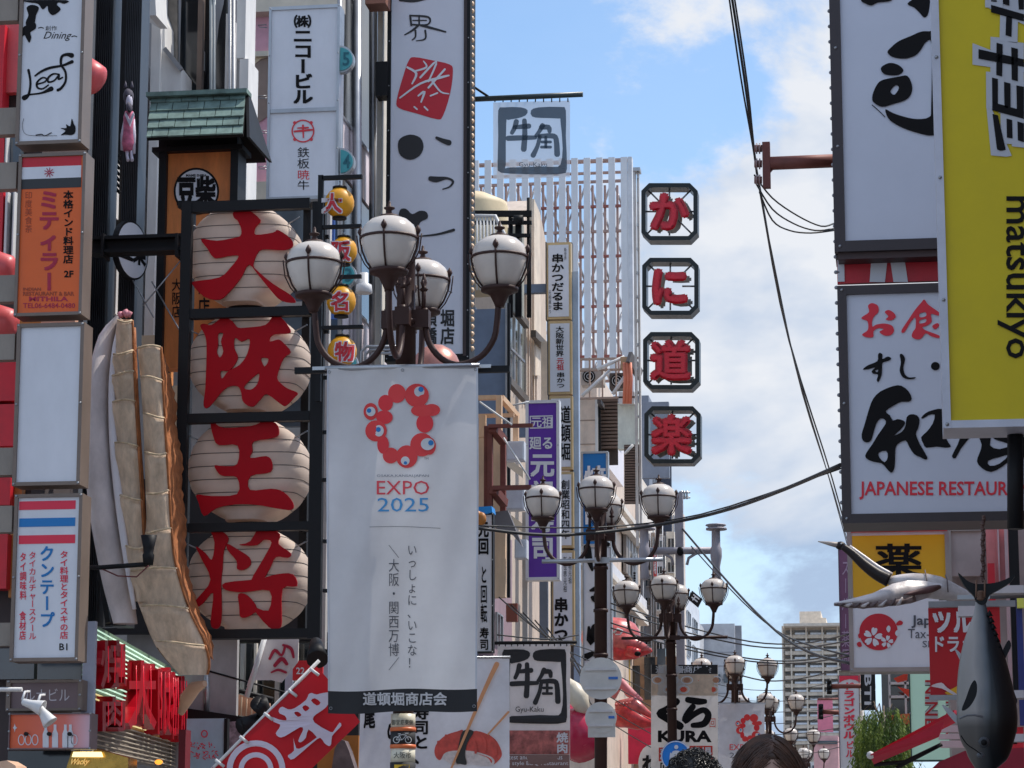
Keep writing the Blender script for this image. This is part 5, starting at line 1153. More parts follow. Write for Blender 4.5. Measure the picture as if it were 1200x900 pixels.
# --- sign mast and crab restaurant frames
r = thing('sign_mast', 'pale steel mast carrying the four octagonal sign frames', 'mast', at(747, 900, 71))
part(MB().F(743.5, 196, 746.2, 640, 71.2, .2), 'upright', A('mast_grey', (165, 162, 160), metal=.2), r); part(MB().F(748, 200, 750.5, 640, 71.3, .2), 'upright', A('mast_grey', (165,162,160)), r)
for k in range(15): part(MB().F(746.3, 206+28*k, 747.9, 209+28*k, 71.25, .15), 'rung', alu, r)
part(MB().F(742, 196, 750, 200, 71.15, .4), 'head', alu, r)
fr_m = mat('frame_black_green', (.02, .026, .028), .35, .4)
for k, (ch, x0, y0) in enumerate((('か', 751.5, 214.5), ('に', 752.5, 302), ('道', 753.5, 389), ('楽', 755, 476))):
    x1, y1 = x0+66, y0+67; c_ = 9
    r = thing('octagonal_sign', ['highest octagonal black frame with one rounded red character against the sky', 'second octagonal black frame from the top, red character like two curved strokes', 'third octagonal black frame from the top with a dense red character', 'lowest octagonal black frame, its red character in front of a grey building'][k], 'sign', at((x0+x1)/2, y1, 70.6), 'octagonal framed red characters on the mast')
    o = lambda e: [(x0+c_+e*.4, y0+e), (x1-c_-e*.4, y0+e), (x1-e, y0+c_+e*.4), (x1-e, y1-c_-e*.4), (x1-c_-e*.4, y1-e), (x0+c_+e*.4, y1-e), (x0+e, y1-c_-e*.4), (x0+e, y0+c_+e*.4)]
    part(MB().P(o(0), 70, .55, holes=[o(5)]), 'frame', fr_m, r)
    cx, cy = (x0+x1)/2, (y0+y1)/2
    st = MB()
    for dx, dy in ((1, 0), (-1, 0), (0, 1), (0, -1), (.72, .72), (-.72, .72), (.72, -.72), (-.72, -.72)):
        e = 28 if abs(dx*dy) < .1 else 38; st.tube([at(cx+dx*14, cy+dy*14, 70.3), at(cx+dx*e, cy+dy*e, 70.3)], .025, 5)
    part(st, 'spokes', galv, r)
    h_ = 23
    p = MB(); put(p, ch, cx-h_-1, cy-h_, cx+h_-1, cy+h_, 70.12, .02 if k > 1 else .055, em=True, d=.28) if False else None
    vs, fs = glyph(ch, .0)
    # swollen letter: the outline filled three times, growing backwards
    for Yq, bo, mi in ((69.9, .02, 0), (69.97, .05, 0), (70.04, .078, 0)):
        for ax, ay in ((0, 0), (1, 0), (-1, 0), (0, 1), (0, -1), (.7, .7), (-.7, .7), (.7, -.7), (-.7, -.7)):
            put(p, ch, cx-h_-1+ax*bo*46, cy-h_+ay*bo*46, cx+h_-1+ax*bo*46, cy+h_+ay*bo*46, Yq+.002*abs(ax)+.003*abs(ay)+.001*ax, 0, 0)
    part(p, 'character', mat('glossy_red', (.62, .01, .03), .25, var=.1), r)
    p = MB()
    for ax, ay in ((1, 0), (-1, 0), (0, 1), (0, -1), (.8, .8), (-.8, .8), (.8, -.8), (-.8, -.8)): put(p, ch, cx-h_-1+ax*3.6, cy-h_+ay*3.6, cx+h_-1+ax*3.6, cy+h_+ay*3.6, 70.12+.002*ax+.003*ay, 0, 0)
    part(p, 'character_rim', A('gilt_rim', (190, 150, 120)), r)
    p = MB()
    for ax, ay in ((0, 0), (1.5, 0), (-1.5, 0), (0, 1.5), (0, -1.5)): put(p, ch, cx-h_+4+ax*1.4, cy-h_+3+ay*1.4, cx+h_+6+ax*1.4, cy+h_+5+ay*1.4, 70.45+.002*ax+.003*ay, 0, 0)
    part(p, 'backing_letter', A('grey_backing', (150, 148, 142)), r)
# --- rooftop plant
r = thing('rooftop_platform', 'rusty rooftop platform frame below the louvred screen', 'platform', at(712, 466, 73))
rs = A('dusty_steel', (150, 130, 118), rough=.7, var=.25)
for y in (419, 432, 465): part(MB().F(675, y, 748 if y < 460 else 745, y+2, 72.5, .1), 'beam', rs, r)
for x in (675, 690, 705, 721, 739, 745): part(MB().F(x, 419, x+1.6, 466, 72.6, .1), 'post', rs, r)
for a, b in (((682, 464), (715, 434)), ((718, 462), (733, 440)), ((700, 433), (732, 418))): part(MB().tube([at(*a, 72.3), at(*b, 72.3)], .05, 6), 'brace', white_paint, r)
part(MB().F(727, 418, 737, 431, 72.2, .5), 'box', A('tan_box', (160, 130, 100)), r)
for k, x in enumerate((731.5, 735, 738.5)): part(MB().tube([at(x, 425, 72), at(x+1, 445, 72), at(x, 473, 72)], .05, 6), 'pipe', A('salmon_pipe', (190, 110, 85)), r)
part(MB().beam(at(737, 418, 72), at(750, 440, 72.6), .1, .35), 'tray', A('dark_frame', (70,66,66)), r)
for k, (x0, y0, x1, y1) in enumerate(((681, 431, 707, 451), (714, 437, 731, 455))):
    q = thing('air_conditioner', ['grey outdoor air conditioner with a dark round fan, left on the rooftop platform', 'darker outdoor air conditioner, right on the rooftop platform by the salmon pipes'][k], 'air conditioner', at((x0+x1)/2, y1, 73.2), 'air conditioners on the rooftop platform')
    part(MB().F(x0, y0, x1, y1, 73.0, .5), 'case', A(['ac_grey', 'ac_dark'][k], [(150, 142, 135), (75, 68, 65)][k]), q)
    g = MB(); disc(g, x0+9, (y0+y1)/2, 7.5, 7.5, 72.97, n=20, d=.02); part(g, 'fan_opening', black_print, q)
    g = MB(); ring(g, x0+9, (y0+y1)/2, 3, 3, 1, 72.94, n=12, d=.02); ring(g, x0+9, (y0+y1)/2, 6, 6, .8, 72.94, n=18, d=.02); part(g, 'fan_guard', alu, q)
# --- building under the platform
r = thing('terrace_building', 'building with a sloping white parapet and brown louvres below the rooftop platform', 'building', (-12, 82, 0))
wallbox(r, -8.3, 700, 752, 470, A('beige_panel_wall', (182,166,152)), 3)
FP(r, 'wall', A('beige_panel_wall', (182,166,152)), (676, 467, 700, 640, 73.5, .3)); 
for y in (492, 520, 560): FP(r, 'panel_joint', A('joint_dark', (120, 105, 95)), (676, y, 699.9, y+.8, 73.48, .03))
FP(r, 'trim', white_paint, (697.5, 466, 700.5, 540, 73.4, .1)); FP(r, 'dark_strip', black_metal, (700.6, 468, 704, 540, 73.5, .1))
lv = A('brown_louvre', (88, 72, 64), rough=.5)
FP(r, 'louvre_back', A('louvre_back', (50, 40, 36)), (704, 466, 724, 545, 74, .05))
for k in range(14): part(MB().F(704, 468+k*4.2, 724, 470.6+k*4.2, 73.8, .12), 'louvre_slat', lv, r)
part(MB().P([(703, 472), (731, 519), (731, 571), (703, 534)], PX(-8.0), .2), 'white_parapet', A('bright_white_panel', (225, 222, 230), k=.68, var=.03), r)
part(MB().beam(atx(702, 470, -7.9), atx(732, 519, -7.9), .1, .12), 'parapet_cap', A('dark_frame', (70,66,66)), r)
FP(r, 'panel', A('greenish_panel', (200, 205, 196), k=.62, streak=.6), (724, 472, 748, 526, 72.8, .3)); FP(r, 'bucket', white_paint, (725, 459, 743, 473, 72.5, .3))
FP(r, 'louvre_back', A('louvre_back', (50,40,36)), (731.5, 521, 749, 590, 72.2, .15))
for k in range(22): part(MB().F(731.5, 522+k*3.1, 749, 524+k*3.1, 72.1, .08), 'louvre_slat', lv, r)
part(MB().tube([at(732, 532, 71.9), at(742, 521, 71.9)], .04, 6), 'stay', white_paint, r)
rows_ = [(545, 640), (660, 745)]
for y, n_ in ((535, 'cornice'), (552, 'ledge'), (640, 'ledge'), (655, 'ledge')):
    fpoly(r, n_, A('light_cornice', (205, 198, 190), k=.62), -7.95, 690, 690, 760, y, y+7, .3)
windows(r, -8.2, 700, [(704, 712), (716, 722), (737, 745)], [(575, 632), (668, 735)], glass_blue)
fpoly(r, 'shutter', A('grey_shutter', (110, 104, 100)), -8.15, 700, 734, 748, 575, 632, .1)
fpoly(r, 'spandrel', A('pale_spandrel', (205, 205, 210), k=.62), -8.05, 700, 700, 758, 640, 660, .1)
# --- blue sign and white brush banner behind lamp two
r = board('vertical_sign', 'blue vertical sign behind the centre globe of the second lamp', 'sign', 681, 529, 713, 640, 62, .25, 2.5, alu, A('blue_face', (12, 88, 145), rough=.35, var=.04))
p = MB(); put(p, '焼', 684, 545, 711, 575, 61.98, .03); put(p, '肉', 684, 585, 711, 615, 61.98, .03); part(p, 'lettering', white_face, r)
r = board('vertical_sign', 'pale vertical sign with scattered black brush marks behind the second lamp post', 'sign', 683, 641, 717, 800, 61.5, .25, 1.5, galv)
p = MB()
for s_ in ([(688,642,9),(690,654,8),(694,668,3)], [(699,640,3),(712,638,6)], [(692,692,3),(702,690,9),(698,702,8),(694,700,4)], [(690,735,3),(692,752,9),(697,735,8)], [(706,708,5),(709,712,3)], [(686,770,8),(696,765,5)]): stroke(p, s_, 61.48)
part(p, 'brush_print', black_print, r)
# --- farther fronts
def far(name, label, X, x0, x1, ytop, m, cols, rows, xr=None, extra=None, gm=glass_blue):
    r = thing(name, label, 'building', (X-4, atx((x0+x1)/2, 900, X).y, 0)); wallbox(r, X, x0, x1, ytop, m, 7)
    windows(r, X, xr or x0, cols, rows, gm); return r
r = far('pale_building', 'pale front with grey window strips between the second lamp globes and the brown louvres', -8.5, 752, 772, 560, A('pale_front', (196, 186, 174), k=.62, streak=.6), [(754, 758), (761, 766)], [(590, 640), (670, 715), (740, 790)])
part(MB().P([(748, 560), (765, 590), (765, 640), (748, 620)], PX(-8.2), .2), 'canopy', A('light_cornice', (205,198,190)), r)
r = far('grey_tower', 'grey tower block behind the lowest octagonal frame', -9.0, 764, 783, 471, A('dusk_grey', (100, 106, 118), k=.55), [(767, 771), (774, 779)], [(500, 530), (550, 575), (600, 630), (650, 680)])
FP(r, 'wall', A('dusk_grey', (100,106,118)), (752, 471, 784, 560, 97, .3))
r = far('dark_slab_building', 'dark narrow slab building left of the grey pole', -9.0, 776, 787, 535, A('dark_slab', (62, 66, 78), k=.55), [(778, 784)], [(560, 575), (590, 610), (630, 650)], gm=glass_dark)
FP(r, 'wall', A('dark_slab', (62,66,78)), (775, 533, 787, 690, 104, .3))
r = far('cream_building', 'narrow cream building edge right behind the grey pole', -8.6, 788, 806, 580, A('cream_far', (205, 192, 178), k=.62), [(790, 794), (797, 801)], [(600, 620), (640, 660), (680, 700), (720, 740)])
for k in range(3): part(MB().tube([at(799+k*3, 575, 104), at(799+k*3, 585, 104)], .04, 4), 'roof_aerial', alu, r)
part(MB().tube([at(796, 577, 104), at(809, 577, 104)], .04, 4).tube([at(798, 583, 104), at(809, 583, 104)], .04, 4), 'roof_aerial', alu, r)
r = far('white_building', 'pale blue white building with a tilted black sign behind the third lamp', -8.7, 804, 822, 694, A('cold_white', (200, 206, 214), k=.62), [(806, 810), (813, 818)], [(712, 728), (745, 765), (785, 800)])
q = thing('tilted_sign', 'small black and white sign leaning beside the third lamp globe', 'sign', at(820, 712, 95)); part(MB().P([(811, 692), (823, 702), (818, 712), (806, 702)], 95, .1), 'panel', black_metal, q)
p = MB(); stroke(p, [(811, 700, 1.6), (817, 705, 1.6)], 94.98); stroke(p, [(813, 697, 1.6), (819, 702, 1.6)], 94.98); stroke(p, [(812, 703, 1.4), (815, 699, 1.4)], 94.98); part(p, 'lettering', white_face, q)
r = far('grey_office', 'plain grey office block with a lighter edge, right of the third lamp', -9.0, 822, 868, 733, A('grey_office', (158, 160, 164), k=.58), [(846, 850)], [(760, 770), (790, 800)])
FP(r, 'front', A('grey_office', (158,160,164)), (812, 731, 862, 900, 128, .3)); FP(r, 'side_strip', A('office_edge', (120, 122, 128)), (862.2, 733, 870, 900, 128.5, .3))
for k in range(9): FP(r, 'panel_joint', A('office_edge', (120,122,128)), (812, 748+k*16, 861.5, 749+k*16, 127.97, .04))
for k in range(4):
    part(MB().F(815+k*11, 790, 822+k*11, 800, 127.9, .08), 'window', glass_blue, r)
r = thing('low_shop_row', 'low jumble of shop fronts below the octopus figure', 'building', (-9, 70, 0))
FP(r, 'wall', A('warm_shop', (170, 135, 105), var=.25), (670, 770, 800, 960, 86, .3)); FP(r, 'wall', A('grey_band', (150,146,142)), (716, 640, 792, 800, 92, .3))
for k, (x0, y0, x1, y1) in enumerate(((755, 770, 768, 820), (741, 780, 750, 822), (720, 840, 731, 870), (733, 842, 745, 880), (770, 760, 780, 790))): FP(r, 'window', glass_dark if k < 3 else glass_blue, (x0, y0, x1, y1, 85.5-.1*k, .1))
FP(r, 'orange_sign', A('orange_vinyl', (215,110,60)), (715, 838, 735, 900, 84, .2)); FP(r, 'yellow_panel', A('mustard_panel', (205, 170, 95)), (722, 770, 738, 818, 84.6, .2))
FP(r, 'blue_glass', glass_blue, (690, 875, 720, 900, 83, .1)); FP(r, 'red_fascia', A('crimson_fascia', (175, 28, 60)), (736, 850, 770, 895, 82, .2))
q = MB(); disc(q, 762, 895, 14, 22, 81.8, n=20, d=.1); part(q, 'white_disc', white_paint, r); p = MB(); put(p, 'わ', 752, 884, 772, 904, 81.7, .05); part(p, 'lettering', black_print, r)

# --- small fittings on the far fronts
rn5 = random.Random(11)
fr5 = thing('far_front_row', 'narrow white and grey fronts with windows, ducts and small signs behind the third lamp', 'building', at(770, 1040, 89))
cols5 = [(718, 724, 'cool_white_far', (200, 204, 212)), (724.5, 729, 'grey_far', (128, 130, 138)), (729.5, 737, 'cream_far2', (205, 196, 182)), (737.5, 741, 'dark_far', (78, 74, 78)), (741.5, 751, 'white_far', (214, 214, 218)), (751.5, 755, 'grey_far', (128, 130, 138)),
         (755.5, 763, 'cool_white_far', (200, 204, 212)), (763.5, 768, 'taupe_far', (150, 138, 130)), (768.5, 777, 'white_far', (214, 214, 218)), (777.5, 781, 'dark_far', (78, 74, 78)), (781.5, 791, 'cream_far2', (205, 196, 182))]
for i, (x0, x1, n_, c_) in enumerate(cols5):
    yt_ = 600+rn5.randint(0, 45)+(30 if x0 < 740 else 0); m_ = A(n_, c_, k=.62, streak=.6); Yf = 90-.25*(i % 3)
    part(MB().F(x0, yt_, x1, 800, Yf, .3), 'wall', m_, fr5)
    if x1-x0 > 5:
        y = yt_+8
        while y < 785:
            h_ = rn5.uniform(8, 15); f_ = part(MB().F(x0+1.3, y, x1-1.3, y+h_, Yf-.02, .04), 'window', [glass_dark, glass_blue][rn5.randint(0, 1)], fr5)
            part(MB().F(x0+1, y+h_, x1-1, y+h_+1, Yf-.12, .12).F((x0+x1)/2-.25, y, (x0+x1)/2+.25, y+h_, Yf-.05, .03), 'frame', white_paint, f_); y += h_+rn5.uniform(8, 16)
    elif i % 2: part(MB().tube([at((x0+x1)/2, yt_+5, Yf-.15), at((x0+x1)/2, 800, Yf-.15)], .05, 6), 'duct', galv, fr5)
for k, (x, y) in enumerate(((733, 690), (759, 668), (772, 716), (786, 680), (746, 742))): part(MB().F(x-3, y, x+3, y+5, 89.0, .35), 'cooling_box', A('ac_grey', (150, 142, 135)), fr5)
for k, (x0, y0, x1, y1, c_, lb) in enumerate(((741, 648, 746, 690, (195, 200, 205), 'narrow white sign strip left of the small far globe lamp arms'), (765, 640, 770, 676, (165, 60, 60), 'narrow faded red sign strip far behind the third lamp'), (780, 700, 788, 722, (60, 100, 150), 'small blue sign far behind the third lamp post'))):
    r = thing('small_far_sign', lb, 'sign', at((x0+x1)/2, y1, 84)); part(MB().F(x0, y0, x1, y1, 84, .2), 'box', alu, r); part(MB().F(x0+.6, y0+.6, x1-.6, y1-.6, 83.97, .03), 'face', A(f'far_sign_{k}x'.replace('_', ' '), c_), r)
    p = MB(); vt(p, ['中華', '酒場', '薬'][k], x0+1, y0+3, x1-1, y1-3, 83.95, .02); part(p, 'lettering', black_print if k == 0 else white_face, r)
# ================================================================ octopus, red tails, sign backs, banners in mid street
oct_m = mat('octopus_vinyl', alb(222, 110, 108), .3, var=.3, sc=4, spec=.5, bump=.3)
octd = mat('octopus_deep', alb(205, 60, 62), .32, var=.28, sc=6, spec=.5, bump=.3)
YO = 64.0
r = thing('octopus_figure', 'big glossy pink red octopus head with puckered snout sticking out over the street', 'sculpture', at(725, 775, YO+.5))
def blobmesh(sp, name, m):
    mb_ = MB()
    for (x, y, rx, ry, dz) in sp:
        c = at(x, y, YO+dz); k = at(x+rx, y, YO+dz).x-c.x; k2 = c.z-at(x, y+ry, YO+dz).z; mb_.ball(c, (k, k*.9, k2), 20)
    return part(mb_, name, m, r)
part(MB().lathe([(.02, .0), (.22, .02), (.42, .12), (.56, .3), (.62, .5), (.6, .68), (.5, .86), (.32, .98), (.02, 1.02)], at(716, 774, YO+.2), 26, sx=1.15), 'head', oct_m, r)
part(MB().tube([at(712, 760, YO-.2), at(728, 763, YO-.25), at(745, 765, YO-.25), at(758, 762, YO-.2), at(764, 763, YO-.15)], [.26, .22, .15, .1, .03], 14), 'upper_lip', octd, r)
part(MB().tube([at(716, 752, YO-.3), at(735, 753, YO-.35), at(750, 758, YO-.3), at(763, 762, YO-.2)], [.2, .2, .14, .04], 14), 'brow', oct_m, r)
part(MB().tube([at(735, 762, YO-.45), at(745, 765, YO-.5), at(750, 766, YO-.5)], [.13, .12, .1], 14), 'snout', octd, r)
part(MB().ball(at(747, 766, YO-.58), (.085, .06, .06), 12), 'snout_opening', black_print, r)
q = MB(); 
for s_ in ([(719,742,1.6),(726,736,2.4),(731,741,2)], [(720,744,1.5),(728,744,2)]): stroke(q, s_, YO-.55)
for x, y in ((727, 745.5), (733, 743), (719, 750)): q.ball(at(x, y, YO-.45), .02, 6)
part(MB().tube([at(719, 742, YO-.42), at(724, 737, YO-.42), at(729, 739, YO-.42), at(727, 744, YO-.42), at(721, 744, YO-.42)], .028, 6), 'eye_ring', white_paint, r)
for x, y in ((734, 745), (729, 748), (738, 752), (722, 756)): part(MB().ball(at(x, y, YO-.42), .03, 6), 'spot', octd, r)
r = thing('red_tentacle_figure', 'lower red rounded figure with an open lip above the crimson shop fascia', 'sculpture', at(740, 850, YO+1))
part(MB().tube([at(722, 842, YO+.8), at(735, 838, YO+.7), at(750, 846, YO+.7), at(766, 848, YO+.7)], [.22, .3, .2, .08], 14), 'body', octd, r)
part(MB().tube([at(724, 830, YO+.8), at(742, 826, YO+.7), at(765, 840, YO+.8)], [.18, .2, .05], 12), 'lip', oct_m, r)
part(MB().tube([at(715, 812, YO+1.2), at(728, 800, YO+1.1), at(738, 812, YO+1.2), at(752, 822, YO+1.2)], [.2, .15, .12, .06], 10), 'pink_fold', A('pink_fold', (205, 130, 135)), r)
for k, x in enumerate((722, 726, 730, 734, 738)): part(MB().ball(at(x, 826-k*.5, YO+.55), .04, 8), 'sucker', oct_m, r)
r = thing('crustacean_figure', 'crimson rounded body with a cream claw behind the grill menu banner', 'sculpture', at(685, 890, 40))
part(MB().tube([at(664, 832, 40.4), at(674, 850, 40.2), at(684, 868, 40.2), at(690, 878, 40.3)], [.12, .34, .42, .3], 18).tube([at(668, 885, 40.3), at(664, 870, 40.3), at(666, 845, 40.3)], [.15, .25, .1], 12), 'body', mat('crimson_vinyl', (.62, .02, .08), .25, var=.12, spec=.6), r)
part(MB().tube([at(666, 797, 40.1), at(672, 806, 40.0), at(678, 818, 40.0), at(684, 833, 40.0), at(686, 837, 40.0)], [.04, .11, .16, .1, .03], 12), 'claw', A('claw_cream', (215, 205, 185), k=.62, rough=.4), r)
# ---- round sign backs on the second lamp post
backs = mat('sign_back_grey', alb(175, 175, 172), .4, .4, var=.15)
r = thing('traffic_sign_back', 'grey backs of two round signs and a small plate on the second lamp post', 'traffic sign', at(703, 870, 36.45))
YK = 36.42
for cy, rr_ in ((795, 24.5), (841, 18.5)):
    q = MB(); disc(q, 704, cy, rr_, rr_, YK, n=36, d=.02); d_ = part(q, 'sign_disc', backs, r)
    for dy in (-11, 11): part(MB().F(704-rr_*.75, cy+dy*rr_/24-1.2, 704+rr_*.75, cy+dy*rr_/24+1.8, YK-.03, .028), 'stiffening_rail', white_paint, d_)
    q = MB().F(713, cy-2, 724 if rr_ > 20 else 720, cy+1, YK-.01, .008); part(q, 'blue_label', A('label_blue', (50, 100, 170)), d_)
part(MB().F(689, 848, 721, 864, YK+.01, .02), 'plate', backs, r)
for y in (778, 801, 828, 842, 858): part(MB().lathe([(.092, 0), (.1, 0), (.1, .03), (.092, .03)], Vector((L2.location.x, L2.location.y, at(703, y, 36.5).z)), 16), 'strap', galv, r)
# ---- KURA banner
r = thing('restaurant_banner', 'cream banner with dish photos and bold KURA lettering on the third lamp', 'banner', at(802, 905, 49.3))
YKU = 49.25; WK = Wave(YKU, lambda x, z: .012*math.sin(5*x)); cw = A('cream_white_cloth', (222, 216, 212), k=.6, trans=.35)
part(MB().grid(lambda u, v: at(763+78.5*u, 779+129*v, WK), 8, 10), 'cloth', cw, r)
def wq(p, x0, y0, x1, y1, W_, m=0): p.slab([[at(a, b, W_) for a, b in ((x0, y0), ((x0+x1)/2, y0), (x1, y0), (x1, y1), ((x0+x1)/2, y1), (x0, y1))]], None, m)
p = MB(); wq(p, 763.3, 779, 841, 790, WK-.006); part(p, 'top_band', blackcloth, r)
p = MB(); wq(p, 763.3, 790.2, 841, 815, WK-.006); part(p, 'dish_photo', A('tan_print', (195, 172, 150), var=.2, sc=6), r)
p = MB(); q = MB(); q2 = MB()
for j, y in enumerate((797, 808)):
    for k in range(5):
        x = 768+k*17-(j*4);
        if 765 < x < 839: ring(p, x+3, y, 7.2, 5, 1.2, WK-.01, n=18, d=0); (q if (k+j) % 2 else q2).slab([[at(x+3+4*math.cos(t/10*6.283), y+3*math.sin(t/10*6.283), WK-.012) for t in range(10)]], None)
part(p, 'plates', white_face, r); part(q, 'dish', A('dish_red', (190, 70, 50)), r); part(q2, 'dish', A('dish_brown', (150, 105, 80)), r)
p = MB(); hj(p, '道頓堀商店会', 768, 780, 834, 789, WK-.012, .02); part(p, 'lettering', white_face, r)
p = MB()
stroke(p, [(793, 822, 8), (782, 831, 8), (773, 836, 8), (782, 842, 9), (797, 851, 9)], WK-.01)
stroke(p, [(806, 820, 7), (818, 822, 8), (826, 822, 6)], WK-.01); stroke(p, [(812, 828, 7), (805, 838, 8), (803, 845, 7), (812, 838, 7), (824, 832, 7), (830, 838, 8), (825, 848, 8), (812, 850, 6)], WK-.012)
ht(p, 'KURA', 771, 856, 834, 870, WK-.01, .045); part(p, 'lettering', black_print, r)
p = MB(); wq(p, 772, 876, 796, 892, WK-.008); wq(p, 808, 874, 835, 892, WK-.008); put(p, '回', 831, 841, 839, 853, WK-.01, 0); part(p, 'red_print', A('kura_red', (205, 55, 40)), r)
p = MB(); hj(p, '寿司', 773, 876, 795, 892, WK-.014, .03); hj(p, '道場', 809, 875, 834, 891, WK-.014, .03); part(p, 'lettering', white_face, r)
p = MB(); put(p, '回', 773, 893, 786, 905, WK-.01, .03); part(p, 'lettering', black_print, r)
r = thing('pedestrian_sign', 'round blue sign with a white walking figure in front of the KURA banner', 'traffic sign', at(792, 905, 36))
q = MB(); disc(q, 792, 886, 17.5, 18, 40.0, n=36, d=.03); part(q, 'disc', mat('sign_blue', alb(20, 105, 180), .35, var=.05), r)
q = MB(); ring(q, 792, 886, 17.3, 17.8, 1.2, 39.985, n=36, d=.01); part(q, 'rim', white_face, r)
q = MB(); disc(q, 792.5, 875.5, 2.4, 2.6, 39.98, n=12, d=.004); blob(q, [(789,880),(796,880),(798,884),(798,892),(796,893),(796,899),(789,899),(789,893),(787,891),(787,884)], 39.98); blob(q, [(785,884),(787,883),(788,897),(785,897)], 39.98); part(q, 'figure', white_face, r)
part(MB().tube([at(792, 902, 40.06), at(792, 1040, 40.06)], .04, 10), 'post', galv, r)
# ---- small event banner
r = thing('event_banner', 'smaller far white event banner with a red ring of blobs, on the fourth lamp', 'banner', at(869, 905, 65.8))
WE = Wave(65.7, lambda x, z: .01*math.sin(4*x)); part(MB().grid(lambda u, v: at(842+54*u, 825+85*v, WE), 6, 8), 'cloth', A('cool_white_cloth', (196,200,212)), r)
part(MB().F(842, 823.5, 897, 826, 65.75, .05), 'top_rod', alu, r)
T = (842.5, 826.5, 13.0) ; event_ring(r, T, WE, .01, .002)
p = MB(); ht(p, 'EXPO', 855, 872, 880, 879, WE-.012, .0); part(p, 'lettering', pk, r)
p = MB(); ht(p, '2025', 855, 882, 880, 888, WE-.012, .0); part(p, 'lettering', gy, r)
# ================================================================ grey camera pole
r = thing('camera_pole', 'tall grey steel pole with two hanging tube fixtures between the second and third lamps', 'pole', at(797, 1040, 52))
gpole = A('pole_mauve_grey', (132, 128, 134), metal=.2)
part(MB().F(793, 577, 802.5, 1035, 52, .16), 'upright', gpole, r); part(MB().tube([at(751, 646, 51.95), at(840, 645, 51.95)], .07, 8), 'cross_arm', gpole, r)
part(MB().ball(at(797, 646, 51.9), (.07, .04, .09), 10), 'hub_hole', black_print, r)
for x in (755.5, 839.5):
    f_ = part(MB().lathe([(.19, .92), (.2, .9), (.08, .84), (.085, .5), (.11, .45), (.11, .3), (.07, .1), (.09, -.1), (.06, -.14)], at(x, 671, 51.7), 14), 'tube_fixture', gpole, r)
    part(MB().lathe([(.2, 0), (.2, .035)], at(x, 621, 51.7), 16), 'top_disc', gpole, f_)
for s_ in (-1, 1): part(MB().tube([at(797+s_*8, 662, 51.95), at(797+s_*10, 654, 51.95), at(797+s_*18, 649, 51.95), at(797+s_*24, 647, 51.95)], .03, 6), 'brace', gpole, r)
# ================================================================ far apartment tower
r = thing('apartment_tower', 'cream apartment tower with rows of balconies at the far end of the street', 'building', at(955, 1040, 330))
YA = 330.0; aw = A('tower_cream', (218, 205, 188), k=.7, rough=.8); ad = A('tower_hazed_wall', (205, 196, 184), k=.62); tg = mat('tower_hazed_glass', (.55, .55, .56), .3, var=.3, sc=.06); ar = A('tower_rail', (200, 205, 210), k=.66)  # recess wall and glass colours lightened to stand in for distance haze
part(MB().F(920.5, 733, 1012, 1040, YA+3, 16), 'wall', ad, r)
part(MB().F(937, 716.5, 962, 733.5, YA+6, 8).F(962, 724, 968, 733, YA+6, 8), 'roof_block', aw, r)
part(MB().F(918, 730, 1014, 733.2, YA-.5, 3.4), 'parapet', aw, r)
cols_ = [(921, 929), (931, 947), (949, 966), (968, 984), (986, 1001)]
for x in (919.5, 929.5, 947.5, 966.5, 984.5, 1001.5): part(MB().F(x-.9, 733.4, x+.9, 1040, YA+1.6, 1.3), 'pier', aw, r)
for k in range(14):
    y = 743.5+9.6*k
    part(MB().F(920, y, 1010, y+4.2, YA+1.9, 1), 'floor_slab', aw, r)
    for x0, x1 in cols_[:4]:
        if y < 905:
            part(MB().F(x0, y-4.8, x1, y-1.6, YA+2.8, .3), 'window', tg, r)
            if x1-x0 > 10: part(MB().F(x0+.5, y-2.2, x1-.5, y, YA+1.75, .12), 'balcony_rail', ar, r)
def rod(name, x, y, h, lb): pass
# haze-pale low blocks at the street end
r = thing('pale_block', 'pale low block with faint windows in front of the apartment tower', 'building', at(925, 1040, 200))
part(MB().F(880, 893, 990, 1040, 200, 10), 'wall', A('far_pale', (190, 186, 182), k=.62), r)
for k in range(9): part(MB().F(886+k*11, 897, 892+k*11, 903, 199.8, .3), 'window', glass_blue, r)
for k_, (x0, y0, x1, y1) in enumerate(((897, 812, 903, 905),)): pass
r = thing('pink_flag_banner', 'faded pink vertical banner hanging far down the street on the right', 'banner', at(967, 858, 120))
part(MB().F(958, 820, 976, 858, 120, .05), 'cloth', A('faded_pink', (222, 130, 155), k=.62), r); part(MB().tube([at(958, 819.5, 120), at(984, 819, 120)], .05, 5), 'rod', rust_paint, r)
r = thing('pink_building', 'faded pink low building under the pink banner', 'building', at(970, 1040, 150)); part(MB().F(955, 862, 984, 1040, 150, 5), 'wall', A('dusty_pink', (195, 150, 150)), r); part(MB().F(958, 868, 981, 872, 149.8, .2), 'window_band', glass_blue, r)
